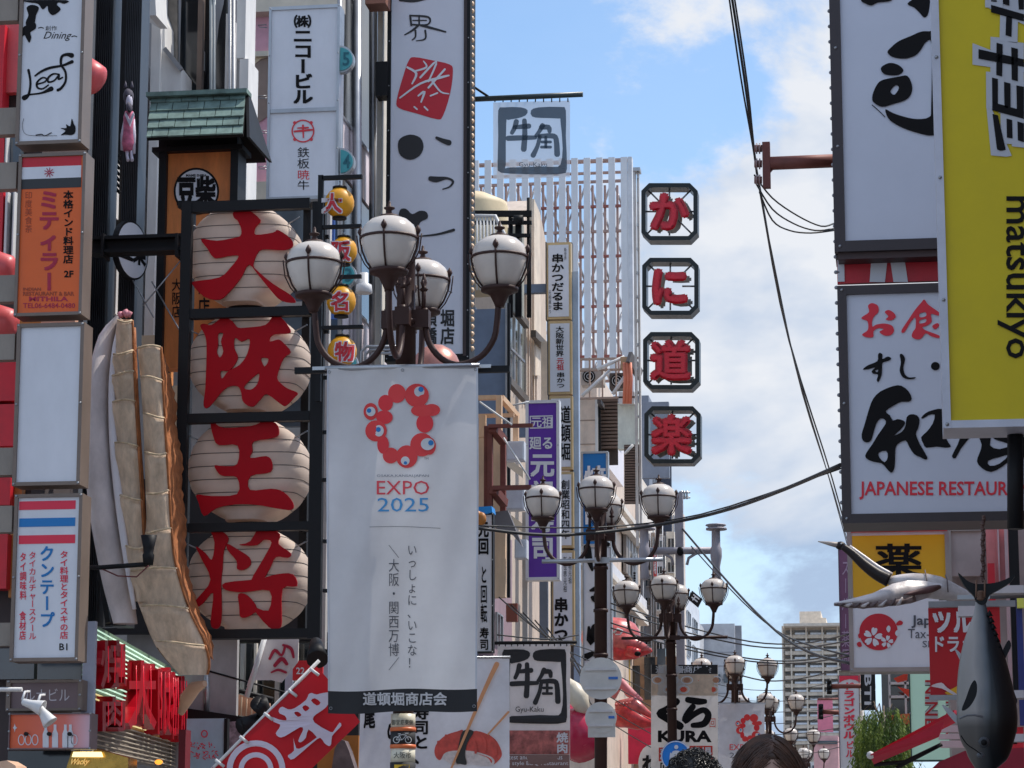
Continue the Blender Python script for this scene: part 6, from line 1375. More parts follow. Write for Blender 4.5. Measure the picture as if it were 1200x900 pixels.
# ================================================================ right: vertical bowling sign, purple sign
r = board('vertical_sign', 'narrow white vertical sign with red katakana and red arched top beside the willow', 'sign', 983, 791, 1008.5, 920, 75, .25, 1.0, A('mauve_metal', (98,82,84)), None)
p = MB(); p.P([(983.5, 791), (1008, 791), (1008, 800), (1003, 797), (996, 795.5), (989, 797), (983.5, 800)], 74.98, .02); vt(p, 'ドラゴンボウル', 988, 799, 1002, 866, 74.98, .05); vt(p, 'ビル', 991, 868, 1001, 888, 74.98, .03); part(p, 'lettering', red_soft, r)
r = board('vertical_sign', 'tall faded purple vertical sign with pale lettering behind the tax free sign', 'sign', 983.5, 640, 1004, 786, 58, .3, .8, A('mauve_metal', (98,82,84)), A('plum_face', (112, 72, 98), k=.55))
p = MB(); vt(p, 'スーパー薬局', 986, 655, 996, 780, 57.98, .0); part(p, 'lettering', A('plum_light', (165, 140, 160)), r)
for k_, (y, x0, lb) in enumerate(((804.5, 972, 'upper red brown bracket arm with a black insulator, over the bowling sign'), (834, 962, 'lower red brown bracket arm with a black insulator, left of the bowling sign'))):
    r = thing('utility_arm', lb, 'bracket', at(1005, y, 70)); part(MB().tube([at(x0+2, y, 70), at(1026 if k_ == 0 else 983, y-(1 if k_ == 0 else -1), 70)], .06, 8), 'arm', rust_paint, r)
    part(MB().tube([at(x0, y-9, 70), at(x0, y+9, 70)], .07, 6), 'insulator_post', black_metal, r)
    for dy in (-6, 0, 6): part(MB().tube([at(x0-3, y+dy, 69.95), at(x0+2, y+dy, 69.95)], .06, 6), 'insulator', black_metal, r)
# ================================================================ drugstore sign
YD = 30.0
r = board('drugstore_sign', 'yellow and white drugstore box sign with black character and round red blossom emblem', 'sign', 994, 613, 1114, 787, YD, .4, 5, A('box_grey', (130, 122, 118), rough=.4, metal=.3), None, fwv=5)
part(MB().F(999, 627, 1109, 699.5, YD-.006, .005), 'yellow_panel', A('drug_yellow', (222, 168, 18), rough=.35, var=.04), r)
part(MB().F(996, 615, 1112, 623, YD-.03, .02), 'top_rail', alu, r)
p = MB(); put(p, '薬', 1024, 636, 1082, 678, YD-.012, .022); part(p, 'lettering', black_print, r)
p = MB(); disc(p, 1029.5, 740.5, 22.5, 21.5, YD-.008, n=40, d=.004); blob(p, [(1050,731),(1054,727),(1058,729),(1057,732),(1052,733)], YD-.008); blob(p, [(1004,754),(1008,752),(1010,757),(1006,758)], YD-.008); blob(p, [(1005.5,744),(1009,741),(1010,745),(1007,748)], YD-.008); part(p, 'emblem', red_print, r)
p = MB()
for cx, cy, R_ in ((1023, 746.5, 11.5), (1039.5, 752, 7.5)):
    for k in range(5):
        a = -math.pi/2+k*2*math.pi/5+.2; ca, sa = math.cos(a), math.sin(a); e = lambda f, g: (cx+R_*(f*ca-g*sa), cy+R_*(f*sa+g*ca))
        blob(p, [e(.16, 0), e(.5, .26), e(.85, .28), e(.98, .12), e(.88, 0), e(.98, -.12), e(.85, -.28), e(.5, -.26)], YD-.013)
for cx, cy, R_ in ((1041, 737, 4), (1051, 742, 3.5)): blob(p, [(cx-R_*.6, cy), (cx, cy-R_), (cx+R_*.6, cy-R_*.5), (cx+R_*.5, cy+R_*.5), (cx, cy+R_)], YD-.013)
part(p, 'blossom', white_face, r)
p = MB(); ht(p, 'Japan', 1068, 721, 1108, 736, YD-.012, .02); ht(p, 'Tax-free', 1064, 737, 1112, 748, YD-.012, 0); ht(p, 'Shop', 1081, 751, 1108, 761, YD-.012, 0); part(p, 'lettering', A('dark_grey_print', (62,64,70)), r)
solo(MB().P([(997, 614), (1016, 612), (1030, 618), (1040, 614), (1110, 611), (1110, 622), (997, 624)], YD-.3, .02), 'red_banner_strip', red_panel, 'strip of a red and white banner just above the drugstore sign', 'banner')
solo(MB().P([(1010, 622), (1040, 613), (1052, 613), (1046, 620), (1060, 622)], YD-.33, .02), 'banner_swirl', white_paint, 'white swirl cloth piece over the red strip above the drugstore sign', 'banner')
# ================================================================ red drugstore flag sign
r = thing('red_flag_sign', 'red banner sign with white katakana hanging behind the tuna', 'banner', at(1131, 818, 25))
YR = 25.6
part(MB().F(1089, 712, 1173, 814, YR, .03), 'cloth', mat('shop_red', (.56, .012, .02), .5, var=.08), r)
part(MB().F(1088, 704, 1190, 711, YR-.03, .06), 'top_bar', galv, r); part(MB().F(1089, 814, 1200, 820, YR-.03, .06), 'bottom_bar', galv, r)
p = MB(); hj(p, 'ツルハ', 1092, 714, 1164, 743, YR-.012, .05, sh=-.1); hj(p, 'ドラッグ', 1091, 744, 1160, 765, YR-.012, .03); part(p, 'lettering', white_face, r)
p = MB(); blob(p, [(1091,804),(1103,800),(1110,806),(1122,814),(1117,814),(1104,807)], YR-.01); part(p, 'swirl', A('flag_grey2', (190, 180, 182)), r)
p = MB(); blob(p, [(1110,814),(1118,806),(1135,800),(1172,800),(1172,814)], YR-.008); part(p, 'yellow_corner', A('drug_yellow', (222,168,18)), r)
# ================================================================ crane sculpture
YCn = 17.0
r = thing('crane_sculpture', 'white flying crane sculpture with black neck and dark wing edge before the yellow panel', 'sculpture', at(1080, 713, YCn))
gw = mat('crane_white', alb(190, 182, 180, .62), .32, var=.25, sc=7, spec=.4, bump=.2); gb = mat('crane_black', (.022, .014, .013), .45, var=.1, spec=.3); gdk = A('crane_feather', (92, 78, 78), var=.3, sc=14)
k1 = at(1001, 0, YCn).x-at(1000, 0, YCn).x
body = [(1040, 681, 5), (1052, 681, 9), (1068, 683, 14), (1085, 686.5, 17.5), (1100, 689, 16.5), (1115, 693, 12.5), (1130, 697, 8), (1142, 699, 5), (1154, 700, 2)]
part(MB().tube(smooth([tuple(at(x, y, YCn)) for x, y, _ in body], 3, False), [v for a, b in zip(body, body[1:]) for v in (a[2]*k1, (a[2]*2+b[2])/3*k1, (a[2]+b[2]*2)/3*k1)]+[body[-1][2]*k1], 20, sx=.8), 'body', gw, r)
part(MB().tube(smooth([tuple(at(x, y, YCn-.02)) for x, y in ((987, 640), (998, 648), (1012, 661), (1028, 673), (1042, 680))], 3, False), [3.8*k1, 4*k1, 4.4*k1, 4.8*k1, 5.2*k1, 5.6*k1, 6*k1, 6.4*k1, 6.8*k1, 7*k1, 7.4*k1, 7.6*k1, 8*k1], 12), 'neck', gb, r)
part(MB().tube(smooth([tuple(at(x, y, YCn-.01)) for x, y in ((995, 641), (1012, 653), (1028, 664.5), (1045, 674))], 3, False), 3.0*k1, 10), 'neck_stripe', gw, r)
part(MB().ball(at(985, 639.5, YCn), (6*k1, 4.5*k1, 5*k1), 14), 'head', gb, r)
part(MB().tube([at(983, 639, YCn), at(972, 637, YCn), at(958.5, 634.5, YCn)], [3.6*k1, 2.4*k1, .5*k1], 10), 'beak', A('crane_beak', (150, 140, 132)), r)
part(MB().ball(at(986, 637, YCn-4.4*k1), 1.0*k1, 8), 'eye', white_paint, r)
def wing_pt(u, v, lift=0):
    # u from the shoulder to the tip, v across from the upper to the lower edge
    tu = [(1104, 684), (1082, 680.5), (1064, 680), (1046, 684), (1023, 695), (1000, 701), (978, 706)]; tl = [(1100, 690), (1086, 700), (1068, 706), (1050, 709), (1023, 710.5), (1000, 710.5), (978, 708.5)]
    i = min(5, int(u*6)); q = u*6-i
    a = [tu[i][j]+(tu[i+1][j]-tu[i][j])*q for j in (0, 1)]; c = [tl[i][j]+(tl[i+1][j]-tl[i][j])*q for j in (0, 1)]
    return at(a[0]+(c[0]-a[0])*v, a[1]+(c[1]-a[1])*v, YCn-.16-.36*u-.05*math.sin(math.pi*v)-lift)
part(MB().grid(lambda u, v: wing_pt(u, v), 24, 8).grid(lambda u, v: wing_pt(u, 1-v)+Vector((0, .05, 0)), 24, 8), 'wing', gw, r)
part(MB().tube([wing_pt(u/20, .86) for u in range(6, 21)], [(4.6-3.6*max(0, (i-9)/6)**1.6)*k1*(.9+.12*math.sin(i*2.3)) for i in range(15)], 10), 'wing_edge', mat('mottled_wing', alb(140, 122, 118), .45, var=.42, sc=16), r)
part(MB().tube([wing_pt(u/20, .6, .02) for u in range(0, 9)], [2.2*k1, 3.4*k1, 4*k1, 4*k1, 3.6*k1, 3*k1, 2.4*k1, 1.6*k1, .6*k1], 8), 'wing_shade', A('wing_shade_brown', (88, 62, 60), var=.25, sc=12), r)  # dark brown tube stands in for the shade on the wing's underside
for k in range(8): part(MB().tube([wing_pt(.42+.07*k, .7, .03), wing_pt(.46+.07*k, .95, .05), wing_pt(.5+.07*k, 1.0, .03)], [1.0*k1, 2.0*k1, .7*k1], 6), 'feather', gdk if k % 2 else gw, r)
for x in (1084, 1108): part(MB().tube([at(x, 668 if x < 1100 else 674, YCn-.02), at(x+2, 680, YCn-.125), at(x+3, 694, YCn-.13)], .004, 4), 'seam', gdk, r)
part(MB().tube([at(1140, 694, YCn), at(1150, 690, YCn), at(1156, 688, YCn)], .015, 6), 'foot', galv, r)
part(MB().tube([at(1100, 700, YCn+.1), at(1200, 697, YCn+.1)], .02, 6), 'mounting_rod', galv, r)
# ================================================================ tuna
YF = 14.0
r = thing('tuna_sculpture', 'big dark tuna hanging nose down by its tail at the right edge', 'sculpture', at(1155, 905, YF))
k1 = at(1001, 0, YF).x-at(1000, 0, YF).x
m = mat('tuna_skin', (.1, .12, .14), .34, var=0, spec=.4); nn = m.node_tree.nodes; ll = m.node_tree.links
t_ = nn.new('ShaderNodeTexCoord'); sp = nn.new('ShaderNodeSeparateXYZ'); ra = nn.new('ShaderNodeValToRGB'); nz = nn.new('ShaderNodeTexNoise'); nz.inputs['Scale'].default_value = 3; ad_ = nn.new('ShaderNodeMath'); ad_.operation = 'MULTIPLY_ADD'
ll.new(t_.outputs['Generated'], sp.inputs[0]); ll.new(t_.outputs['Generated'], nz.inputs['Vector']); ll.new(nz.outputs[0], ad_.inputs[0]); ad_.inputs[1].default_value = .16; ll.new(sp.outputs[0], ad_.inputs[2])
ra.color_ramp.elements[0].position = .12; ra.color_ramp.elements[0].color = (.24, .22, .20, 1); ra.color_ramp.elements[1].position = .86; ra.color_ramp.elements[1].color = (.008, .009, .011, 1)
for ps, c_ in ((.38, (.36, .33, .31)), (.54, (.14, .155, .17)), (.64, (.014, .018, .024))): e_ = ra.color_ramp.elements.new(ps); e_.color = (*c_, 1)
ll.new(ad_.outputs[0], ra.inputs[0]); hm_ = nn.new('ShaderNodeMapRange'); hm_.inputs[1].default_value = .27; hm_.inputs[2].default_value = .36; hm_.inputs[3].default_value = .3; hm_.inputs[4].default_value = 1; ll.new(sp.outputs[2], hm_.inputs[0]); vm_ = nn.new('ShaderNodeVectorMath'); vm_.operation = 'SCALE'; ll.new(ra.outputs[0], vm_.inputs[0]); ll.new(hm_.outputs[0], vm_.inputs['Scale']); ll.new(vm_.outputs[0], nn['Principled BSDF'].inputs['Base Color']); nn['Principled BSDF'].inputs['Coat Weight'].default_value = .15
tb = [(703, 1149, 5), (718, 1149.5, 8), (735, 1150, 14), (755, 1150.5, 21), (780, 1152, 27), (805, 1154, 31), (825, 1156, 33), (845, 1157, 33.5), (862, 1157, 31), (878, 1157, 26), (890, 1155, 20), (902, 1153, 10), (908, 1152, 3)]
pts = smooth([(*at(x, y, YF), rr_*k1) for y, x, rr_ in tb], 4, False)
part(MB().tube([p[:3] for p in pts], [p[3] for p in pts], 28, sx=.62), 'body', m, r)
fin = mat('tuna_fin', (.014, .015, .017), .5, var=.1, spec=.2)
def fb(pts_, Yo=0, d=.03): return MB().slab([[at(x, y, YF+Yo) for x, y in smooth(pts_, 3)]], Vector((0, d, 0)))
part(fb([(1123,671),(1133,680),(1143,684),(1152,684),(1165,683),(1178,679),(1190,673),(1184,682),(1172,690),(1160,697),(1156,706),(1150,709),(1144,705),(1141,698),(1133,690),(1127,681)], -.02, .05), 'tail_fin', fin, r)
part(fb([(1142,797),(1145,803),(1144,815),(1138,826),(1131,832),(1127,831),(1132,818),(1137,804)], -.3, .02), 'pectoral_fin', fin, r)
part(fb([(1180,768),(1185,757),(1182,750),(1176,760),(1172,772),(1174,782)]), 'dorsal_fin', fin, r)
part(fb([(1184,800),(1190,815),(1192,823),(1186,830),(1180,832),(1180,815)]), 'back_fin', fin, r)
part(fb([(1126,775),(1121,765),(1119,760),(1126,766),(1131,775),(1130,784)]), 'anal_fin', A('tuna_grey', (140, 140, 142)), r)
part(fb([(1124,842),(1112,830),(1104,826),(1112,838),(1122,848)]), 'belly_fin', A('tuna_grey', (140,140,142)), r)
part(MB().tube([at(x, y, YF-.2-.0*y) for x, y in ((1124, 842), (1133, 838.5), (1142, 838), (1152, 840))], .006, 5), 'gill_line', A('gill_grey', (95, 95, 98)), r)
part(MB().ball(at(1153, 870, YF-.24), (.028, .02, .028), 14), 'eye_rim', A('eye_grey', (48, 50, 54)), r); part(MB().ball(at(1153, 870, YF-.258), (.016, .012, .016), 10), 'eye', black_print, r)
part(MB().tube(smooth([tuple(at(x, y, YF-.24)) for x, y in ((1126, 862), (1133, 872), (1143, 879), (1150, 884))], 3, False), .003, 5), 'mouth_line', black_print, r)
part(MB().ball(at(1149, 885, YF-.2), (.02, .012, .014), 10), 'cheek', A('cheek_grey', (70, 72, 76)), r)
for k in range(9): part(MB().lathe([(.018, 0), (.001, .03)], at(1155+k*2.1, 722+k*7.5, YF-.02)+Vector((.02, 0, 0)), 4), 'finlet', fin, r)
rp = MB()
for x in (1144, 1154): rp.tube([at(x, 680, YF-.05), at(x, 700, YF-.06)], .005, 5)
for k in range(4): rp.lathe([(.022, 0), (.03, .01), (.022, .02)], at(1149, 697+k*2.4, YF), 12)
part(rp, 'rope', A('rope_brown', (90, 65, 50)), r)
for x0, lb in ((1148, 'rusty brown hanging chain above the tuna tail'),):
    m_ = MB()
    for k in range(26): m_.tube([at(1152+1.2*math.sin(k), 604+k*3, YF+.05), at(1152+1.2*math.cos(k), 607+k*3, YF+.05)], .009+.003*(k % 2), 6)
    solo(m_, 'chain', A('rusty_chain', (70, 48, 42)), lb, 'chain')
r = thing('clear_hanger_box', 'small pale clear box on the bar where the crane and tuna meet', 'bracket', at(1134, 722, 15.5)); part(MB().F(1122, 697, 1160, 702, 15.5, .05), 'bar', galv, r); part(MB().F(1123, 710, 1146, 722, 15.5, .08), 'case', A('clear_case', (175, 165, 165)), r)
for k_, (y0, x0, x1) in enumerate(((686, 1150, 1200), (809, 1140, 1200), (860, 1172, 1200))): solo(MB().F(x0, y0, x1, y0+9, 16.2, .12), 'pale_rail', A('pale_rail', (168, 160, 160)), ['upper pale rail behind the tuna tail at the right edge', 'middle pale rail behind the tuna body', 'lower pale rail beside the tuna head'][k_], 'rail')
# ================================================================ big right signs
YR1 = 20.0
dkf = A('sushi_frame', (52, 46, 48), rough=.45, metal=.2)
bface = mat('blue_white_face', (.66, .69, .79), .3, var=.03)
r = board('restaurant_sign', 'tall pale sign with huge black brush character, upper right behind the yellow sign', 'sign', 974, -70, 1290, 291, YR1, .5, 13, dkf, bface)
T = (840, 0, 2.811); p = MB()
blob(p, [(562,172),(575,155),(600,135),(640,118),(670,105),(700,103),(800,110),(800,390),(800,440),(722,445),(690,445),(630,428),(590,410),(565,390),(555,360),(580,372),(620,385),(660,392),(700,385),(706,350),(708,150),(690,138),(675,160),(655,182),(620,193),(580,188)], YR1-.006, T=T)
blob(p, [(540,225),(555,212),(575,207),(600,215),(615,232),(600,246),(575,248),(550,243)], YR1-.006, T=T)
blob(p, [(515,305),(530,275),(550,262),(600,252),(628,250),(643,280),(640,310),(620,330),(580,343),(545,352),(520,340),(512,328)], YR1-.006, T=T, holes=[[(572,300),(590,280),(600,290),(585,312)]])
blob(p, [(475,0),(500,-20),(570,-20),(575,2),(530,8),(510,18),(490,12)], YR1-.006, T=T); blob(p, [(628,12),(660,-10),(700,-20),(698,40),(684,58),(668,42),(650,25)], YR1-.006, T=T)
stroke(p, [(1022,123,1),(1030,130,1),(1037,137,1)], YR1-.006)
part(p, 'brush_lettering', black_print, r)
r = thing('bulb_string', 'row of small bulbs along the left edge of the two restaurant signs', 'lights', at(973, 620, YR1))
for k in range(35):
    y = -5+18.0*k; x = 971.5+.0255*y; b_ = part(MB().ball(at(x, y, YR1+.1), .016, 6).tube([at(x, y, YR1+.1), at(x+4, y, YR1+.1)], .007, 4), 'bulb', A('bulb_grey', (120, 120, 125)), r)
r = thing('striped_banner', 'red and white striped strip between the two restaurant signs', 'banner', at(1045, 331, YR1+.2))
part(MB().F(982, 291.5, 1104, 302, YR1+.02, .3), 'beam', A('brown_beam', (62, 48, 48)), r)
part(MB().F(981, 304, 1110, 330.5, YR1+.2, .05), 'cloth', red_panel, r)
p = MB(); blob(p, [(1021,304),(1040,304),(1037,330.5),(1019,330.5)], YR1+.19, sm=False); blob(p, [(1043,304),(1060,304),(1064,330.5),(1047,330.5)], YR1+.19, sm=False); p.F(981.5, 304.5, 989.5, 330, YR1+.19, .005); part(p, 'white_marks', white_face, r)
r = board('restaurant_sign', 'pale sign with red and black Japanese brush writing and JAPANESE RESTAURANT in red', 'sign', 984, 331, 1290, 611, YR1, .5, 11, dkf, bface)
T = (960, 280, 2.647); rd = A('brush_red', (190, 38, 52), var=.04); P0 = YR1-.006
T = (1000, 340, 4.09); p = MB()
blob(p, [(40,130),(75,105),(70,75),(90,62),(118,75),(120,105),(100,125),(90,150),(92,175),(110,165),(150,160),(185,170),(195,195),(180,215),(150,218),(125,200),(145,187),(120,182),(97,197),(95,225),(60,225),(42,212),(70,190),(68,150),(45,140)], P0, T=T)
blob(p, [(150,105),(170,95),(195,110),(203,130),(180,145),(155,140),(168,125)], P0, T=T)
blob(p, [(340,45),(360,70),(415,110),(405,122),(372,114),(376,150),(352,170),(332,177),(342,190),(380,205),(412,218),(410,230),(375,222),(347,207),(325,232),(300,235),(280,222),(285,200),(298,180),(298,132),(275,152),(250,195),(235,205),(232,190),(265,140),(295,95),(325,60)], P0, T=T, holes=[[(318,112),(346,106),(348,124),(320,130)], [(318,145),(348,138),(346,154),(318,160)]])
blob(p, [(378,172),(402,158),(412,170),(392,188)], P0, T=T)
part(p, 'red_lettering', rd, r)
p = MB()
blob(p, [(45,380),(70,360),(115,340),(118,310),(128,300),(140,310),(140,330),(165,318),(182,328),(165,340),(140,348),(138,375),(135,410),(120,440),(112,430),(118,405),(95,400),(88,388),(105,370),(75,378)], P0, T=T, holes=[[(104,386),(119,381),(115,393)]])
blob(p, [(222,310),(235,307),(248,330),(240,370),(247,403),(267,418),(298,417),(290,425),(260,427),(235,415),(222,385),(228,345)], P0, T=T)
blob(p, [(372,364),(378,350),(392,344),(408,350),(414,364),(408,378),(392,384),(378,378)], P0, T=T)
blob(p, [(45,720),(40,690),(55,640),(75,570),(95,520),(130,485),(190,460),(230,458),(265,485),(280,520),(265,535),(230,535),(190,555),(155,580),(175,600),(190,625),(210,618),(240,625),(248,640),(225,670),(195,697),(230,680),(250,650),(255,610),(275,595),(305,600),(318,625),(310,665),(300,690),(320,740),(355,800),(345,812),(320,800),(290,785),(265,745),(250,720),(215,735),(202,760),(200,820),(195,860),(180,875),(160,855),(135,830),(95,822),(60,805),(62,780),(90,740),(120,690),(155,640),(150,620),(130,615),(110,640),(95,690),(85,720),(65,730)], P0, T=T, n=2, holes=[[(122,778),(158,770),(165,800),(150,825),(125,802)]])
blob(p, [(325,612),(345,590),(380,575),(430,570),(442,620),(440,690),(455,730),(468,750),(440,755),(400,750),(350,755),(335,735),(325,705),(350,680),(380,640),(390,597),(360,600),(335,615)], P0, T=T, n=2)
blob(p, [(535,655),(590,655),(562,700),(515,760),(490,805),(472,795),(500,740)], P0, T=T, n=2)
blob(p, [(590,640),(640,640),(660,700),(655,745),(700,762),(760,745),(830,735),(830,800),(760,812),(715,845),(660,872),(615,852),(592,820),(605,780),(615,740),(600,700)], P0, T=T, n=2, holes=[[(645,818),(700,800),(745,790),(700,832),(655,842)]])
blob(p, [(665,690),(690,655),(760,640),(830,640),(830,755),(770,745),(720,728),(678,715)], P0, T=T, n=2)
part(p, 'brush_lettering', black_print, r)
p = MB(); put(p, 'JAPANESE RESTAURANT', 1007, 564, 1221, 585.5, P0, .018, em=False); part(p, 'lettering', rd, r)
# yellow pharmacy sign
YM = 16.5
r = board('pharmacy_sign', 'large bright yellow sign with sideways black lettering and white metal frame, top right', 'sign', 1097, -80, 1330, 500, YM, .4, 9, A('white_sign_frame', (170, 172, 182), rough=.4, metal=.1, k=.58), mat('yellow_face', (.74, .58, .014), .4, var=.05, spec=.3))
wl = mat('halo_white', (.55, .57, .62), .4, var=.03); P0 = YM-.008
bars = [[(1158,-6),(1172,-3),(1200,5)], ]
T = (1100, 0, 3.6)
segs = [[(221,20),(360,60),(360,90),(221,52)], [(285,65),(310,72),(307,156),(282,148)], [(335,-10),(360,-10),(360,40),(338,40)], [(220,0),(245,0),(245,8),(222,6)], [(270,-10),(298,-10),(298,24),(272,16)],
        [(168,207),(360,250),(360,282),(168,247)], [(244,180),(270,187),(268,323),(243,316)], [(306,199),(334,206),(334,343),(308,336)],
        [(225,327),(250,333),(250,440),(226,432)], [(226,430),(360,468),(360,502),(226,465)], [(276,345),(303,352),(303,460),(278,452)], [(328,360),(360,366),(360,480),(330,470)],
        [(227,480),(250,486),(283,632),(260,636),(246,630)], [(286,500),(310,506),(312,584),(288,580)], [(332,512),(360,520),(360,600),(334,592)]]
q = MB(); p = MB()
for s_ in segs:
    px_ = [(T[0]+x/T[2], T[1]+y/T[2]) for x, y in s_]; cx = sum(a for a, b in px_)/len(px_); cy = sum(b for a, b in px_)/len(px_)
    LETN[0] += 1; p.slab([[at(x, y, P0-.004) for x, y in px_]], None)
    if px_[0][0] > 1: blob(q, [(x+(7 if x > cx else -7), y+(7 if y > cy else -7)) for x, y in px_], P0+.003, sm=False)
part(q, 'letter_halo', wl, r)
vs, fs = glyph('matsukiyo', .012)
a0 = min(v[0] for v in vs); a1 = max(v[0] for v in vs); b0 = min(v[1] for v in vs); b1 = max(v[1] for v in vs)
p.add([at(1207-(38)*((y-b0)/(b1-b0))*-1-38, 229+(420-229)*((x-a0)/(a1-a0)), P0) if False else at(1169+42*((y-b0)/(b1-b0)), 230+190*((x-a0)/(a1-a0)), P0) for x, y in vs], [tuple(reversed(f)) for f in fs])
part(p, 'lettering', black_print, r)
solo(MB().tube([at(1190, 500, YM+.3), at(1190, 620, YM+.3)], .05, 8), 'sign_support', black_metal, 'black support tube under the yellow pharmacy sign at the right edge', 'tube')
# ================================================================ awning cluster, pale green sign, willow
r = board('vertical_sign', 'pale mint sign with red outlined sideways capital letters above the red awning', 'sign', 1066, 780, 1130, 892, 34, .2, 1.5, A('deep_green', (40, 62, 58)), mat('mint_face', (.52, .80, .66), .4, var=.04, emit=.12))
def side_text(s, x0, y0, x1, y1, Y, bold, mats, r):
    vs, fs = glyph(s, bold); a0 = min(v[0] for v in vs); a1 = max(v[0] for v in vs); b0 = min(v[1] for v in vs); b1 = max(v[1] for v in vs)
    part(MB().add([at(x0+(x1-x0)*((y-b0)/(b1-b0)), y0+(y1-y0)*((x-a0)/(a1-a0)), Y) for x, y in vs], [tuple(reversed(f)) for f in fs]), 'lettering', mats, r)
for bo, m_, yy in ((.13, A('dark_outline', (60, 50, 50)), 33.99), (.09, white_paint, 33.983), (.0, A('sign_red2', (200, 45, 50)), 33.976)):
    side_text('NINER', 1084, 797, 1099, 868, yy, bo*.8, m_, r); side_text('FOX', 1108, 822, 1123, 862, yy, bo*.8, m_, r)
r = thing('red_awning', 'dark red folding awning with white rimmed valance sloping up behind the tuna', 'awning', at(1060, 905, 27))
awn = mat('awning_red', alb(150, 30, 52, .5), .7, var=.15)
def sl(pts_, Y0_, Y1_): return MB().slab([[at(x, y, Y0_+(Y1_-Y0_)*t) for x, y, t in pts_]], Vector((0, .03, -.03)))
part(sl([(1020, 884, 0), (1118, 832, .2), (1128, 834, 1), (1122, 842, 1), (1024, 892, .6)], 27, 27.6), 'cloth', awn, r)
part(sl([(1020, 884, 0), (1024, 892, .5), (1100, 860, .5), (1106, 846, .4)], 26.9, 27.2), 'valance', awn, r)
part(MB().tube([at(1024, 896, 27.2), at(1060, 893, 27.2), at(1104, 872, 27.2)], .02, 6).tube([at(1050, 900, 27.2), at(1098, 875, 27.2)], .02, 6), 'arm', black_metal, r)
part(MB().ball(at(1020, 885, 26.95), .04, 8), 'end_cap', white_paint, r)
part(MB().P([(1080, 912), (1100, 893), (1130, 880), (1200, 876), (1200, 912)], 27.4, .3), 'lower_cloth', A('awning_dark_red', (115, 22, 42), k=.5), r)
for k, (x0, y0, x1, y1) in enumerate(((1096, 850, 1128, 858), (1100, 860, 1130, 866), (1102, 868, 1130, 876))): part(MB().F(x0, y0, x1, y1, 28, .1), 'bracket_box', A('pale_rail', (168,160,160)), r)
rw = thing('willow_tree', 'green willow with hanging fronds beside the white bowling sign', 'tree', at(1033, 1040, 62))
bk = A('willow_bark', (90, 75, 60), var=.3, bump=.3)
base = at(1040, 1040, 62); top = at(1036, 838, 62)
part(MB().tube([Vector((base.x, 62, 0)), Vector((base.x+.1, 62, 2)), Vector((top.x-.1, 62, top.z-.6)), top], [.22, .18, .12, .05], 10), 'trunk', bk, rw)
rnd = random.Random(3)
lf = [mat('willow_leaf_light', (.24, .34, .07), .6, var=.2, sc=3, trans=.35), mat('willow_leaf_dark', (.11, .19, .05), .6, var=.2, sc=3, trans=.3)]
fr_ = [MB(), MB()]; br = MB()
for i in range(230):
    a = rnd.uniform(0, 6.283); R_ = rnd.uniform(.1, 1.0)**.6; x = 1034+34*R_*math.cos(a); dy = .95*R_*math.sin(a); y0 = 822+rnd.uniform(0, 30)+18*R_**2; ln = rnd.uniform(50, 110)
    p0 = at(x, y0, 62+dy); mb_ = fr_[i % 2]; n_ = int(ln/1.5); sway = rnd.uniform(-.12, .12); L_ = ln/52.0
    if i < 9: br.tube([top+Vector((0, 0, -.3)), (top+p0)/2+Vector((0, 0, .25)), p0], [.02, .014, .006], 5)
    for j in range(n_):
        t = j/n_; c = p0+Vector((sway*t*t*3, .05*math.sin(t*9), -L_*t)); s_ = rnd.choice((-1, 1)); l_ = rnd.uniform(.07, .13)
        d_ = Vector((s_*rnd.uniform(.3, .8), rnd.uniform(-.6, .6), -1)).normalized()*l_; wv = Vector((rnd.uniform(-1, 1), rnd.uniform(-1, 1), .2)).normalized()*.018
        mb_.add([c, c+d_*.5+wv, c+d_, c+d_*.5-wv], [(0, 1, 2, 3)])
part(br, 'limb', bk, rw)
for b_ in fr_: part(b_, 'crown', lf[fr_.index(b_)], rw)['kind'] = 'stuff'
# red kites / white frames behind the willow
r = thing('white_window_frame', 'white lattice frame with orange pennants right of the willow', 'frame', at(1050, 890, 66))
for a in ((1042, 786, 1044.5, 900), (1060, 786, 1062.5, 840), (1042, 799, 1066, 802), (1042, 815, 1066, 818)): part(MB().F(*a, 66, .1), 'bar', white_paint, r)
part(MB().F(1034, 786, 1067, 905, 66.3, .2), 'dark_pane', glass_dark, r)
for pts_ in ([(1047, 795), (1064, 788), (1063, 797), (1052, 800)], [(1052, 805), (1066, 808), (1065, 817)]): part(MB().P(pts_, 65.5, .03), 'pennant', A('orange_red', (205, 60, 35)), r)
part(MB().P([(1044, 838), (1066, 836), (1066, 848), (1046, 850)], 65.6, .05), 'orange_panel', A('orange_vinyl', (215,110,60)), r)
solo(MB().P([(1012, 786), (1016, 786), (1016, 830), (1012, 830)], 66, .1), 'white_post', white_paint, 'thin white post between the bowling sign and the willow', 'post')
r = board('vertical_sign', 'narrow dark sign with white sideways capitals, between the bowling sign and the willow', 'sign', 1008.8, 786, 1026, 832, 64, .15, 1, black_metal, blackcloth)
side_text('BTI', 1013, 790, 1021, 826, 63.98, .02, white_face, r)
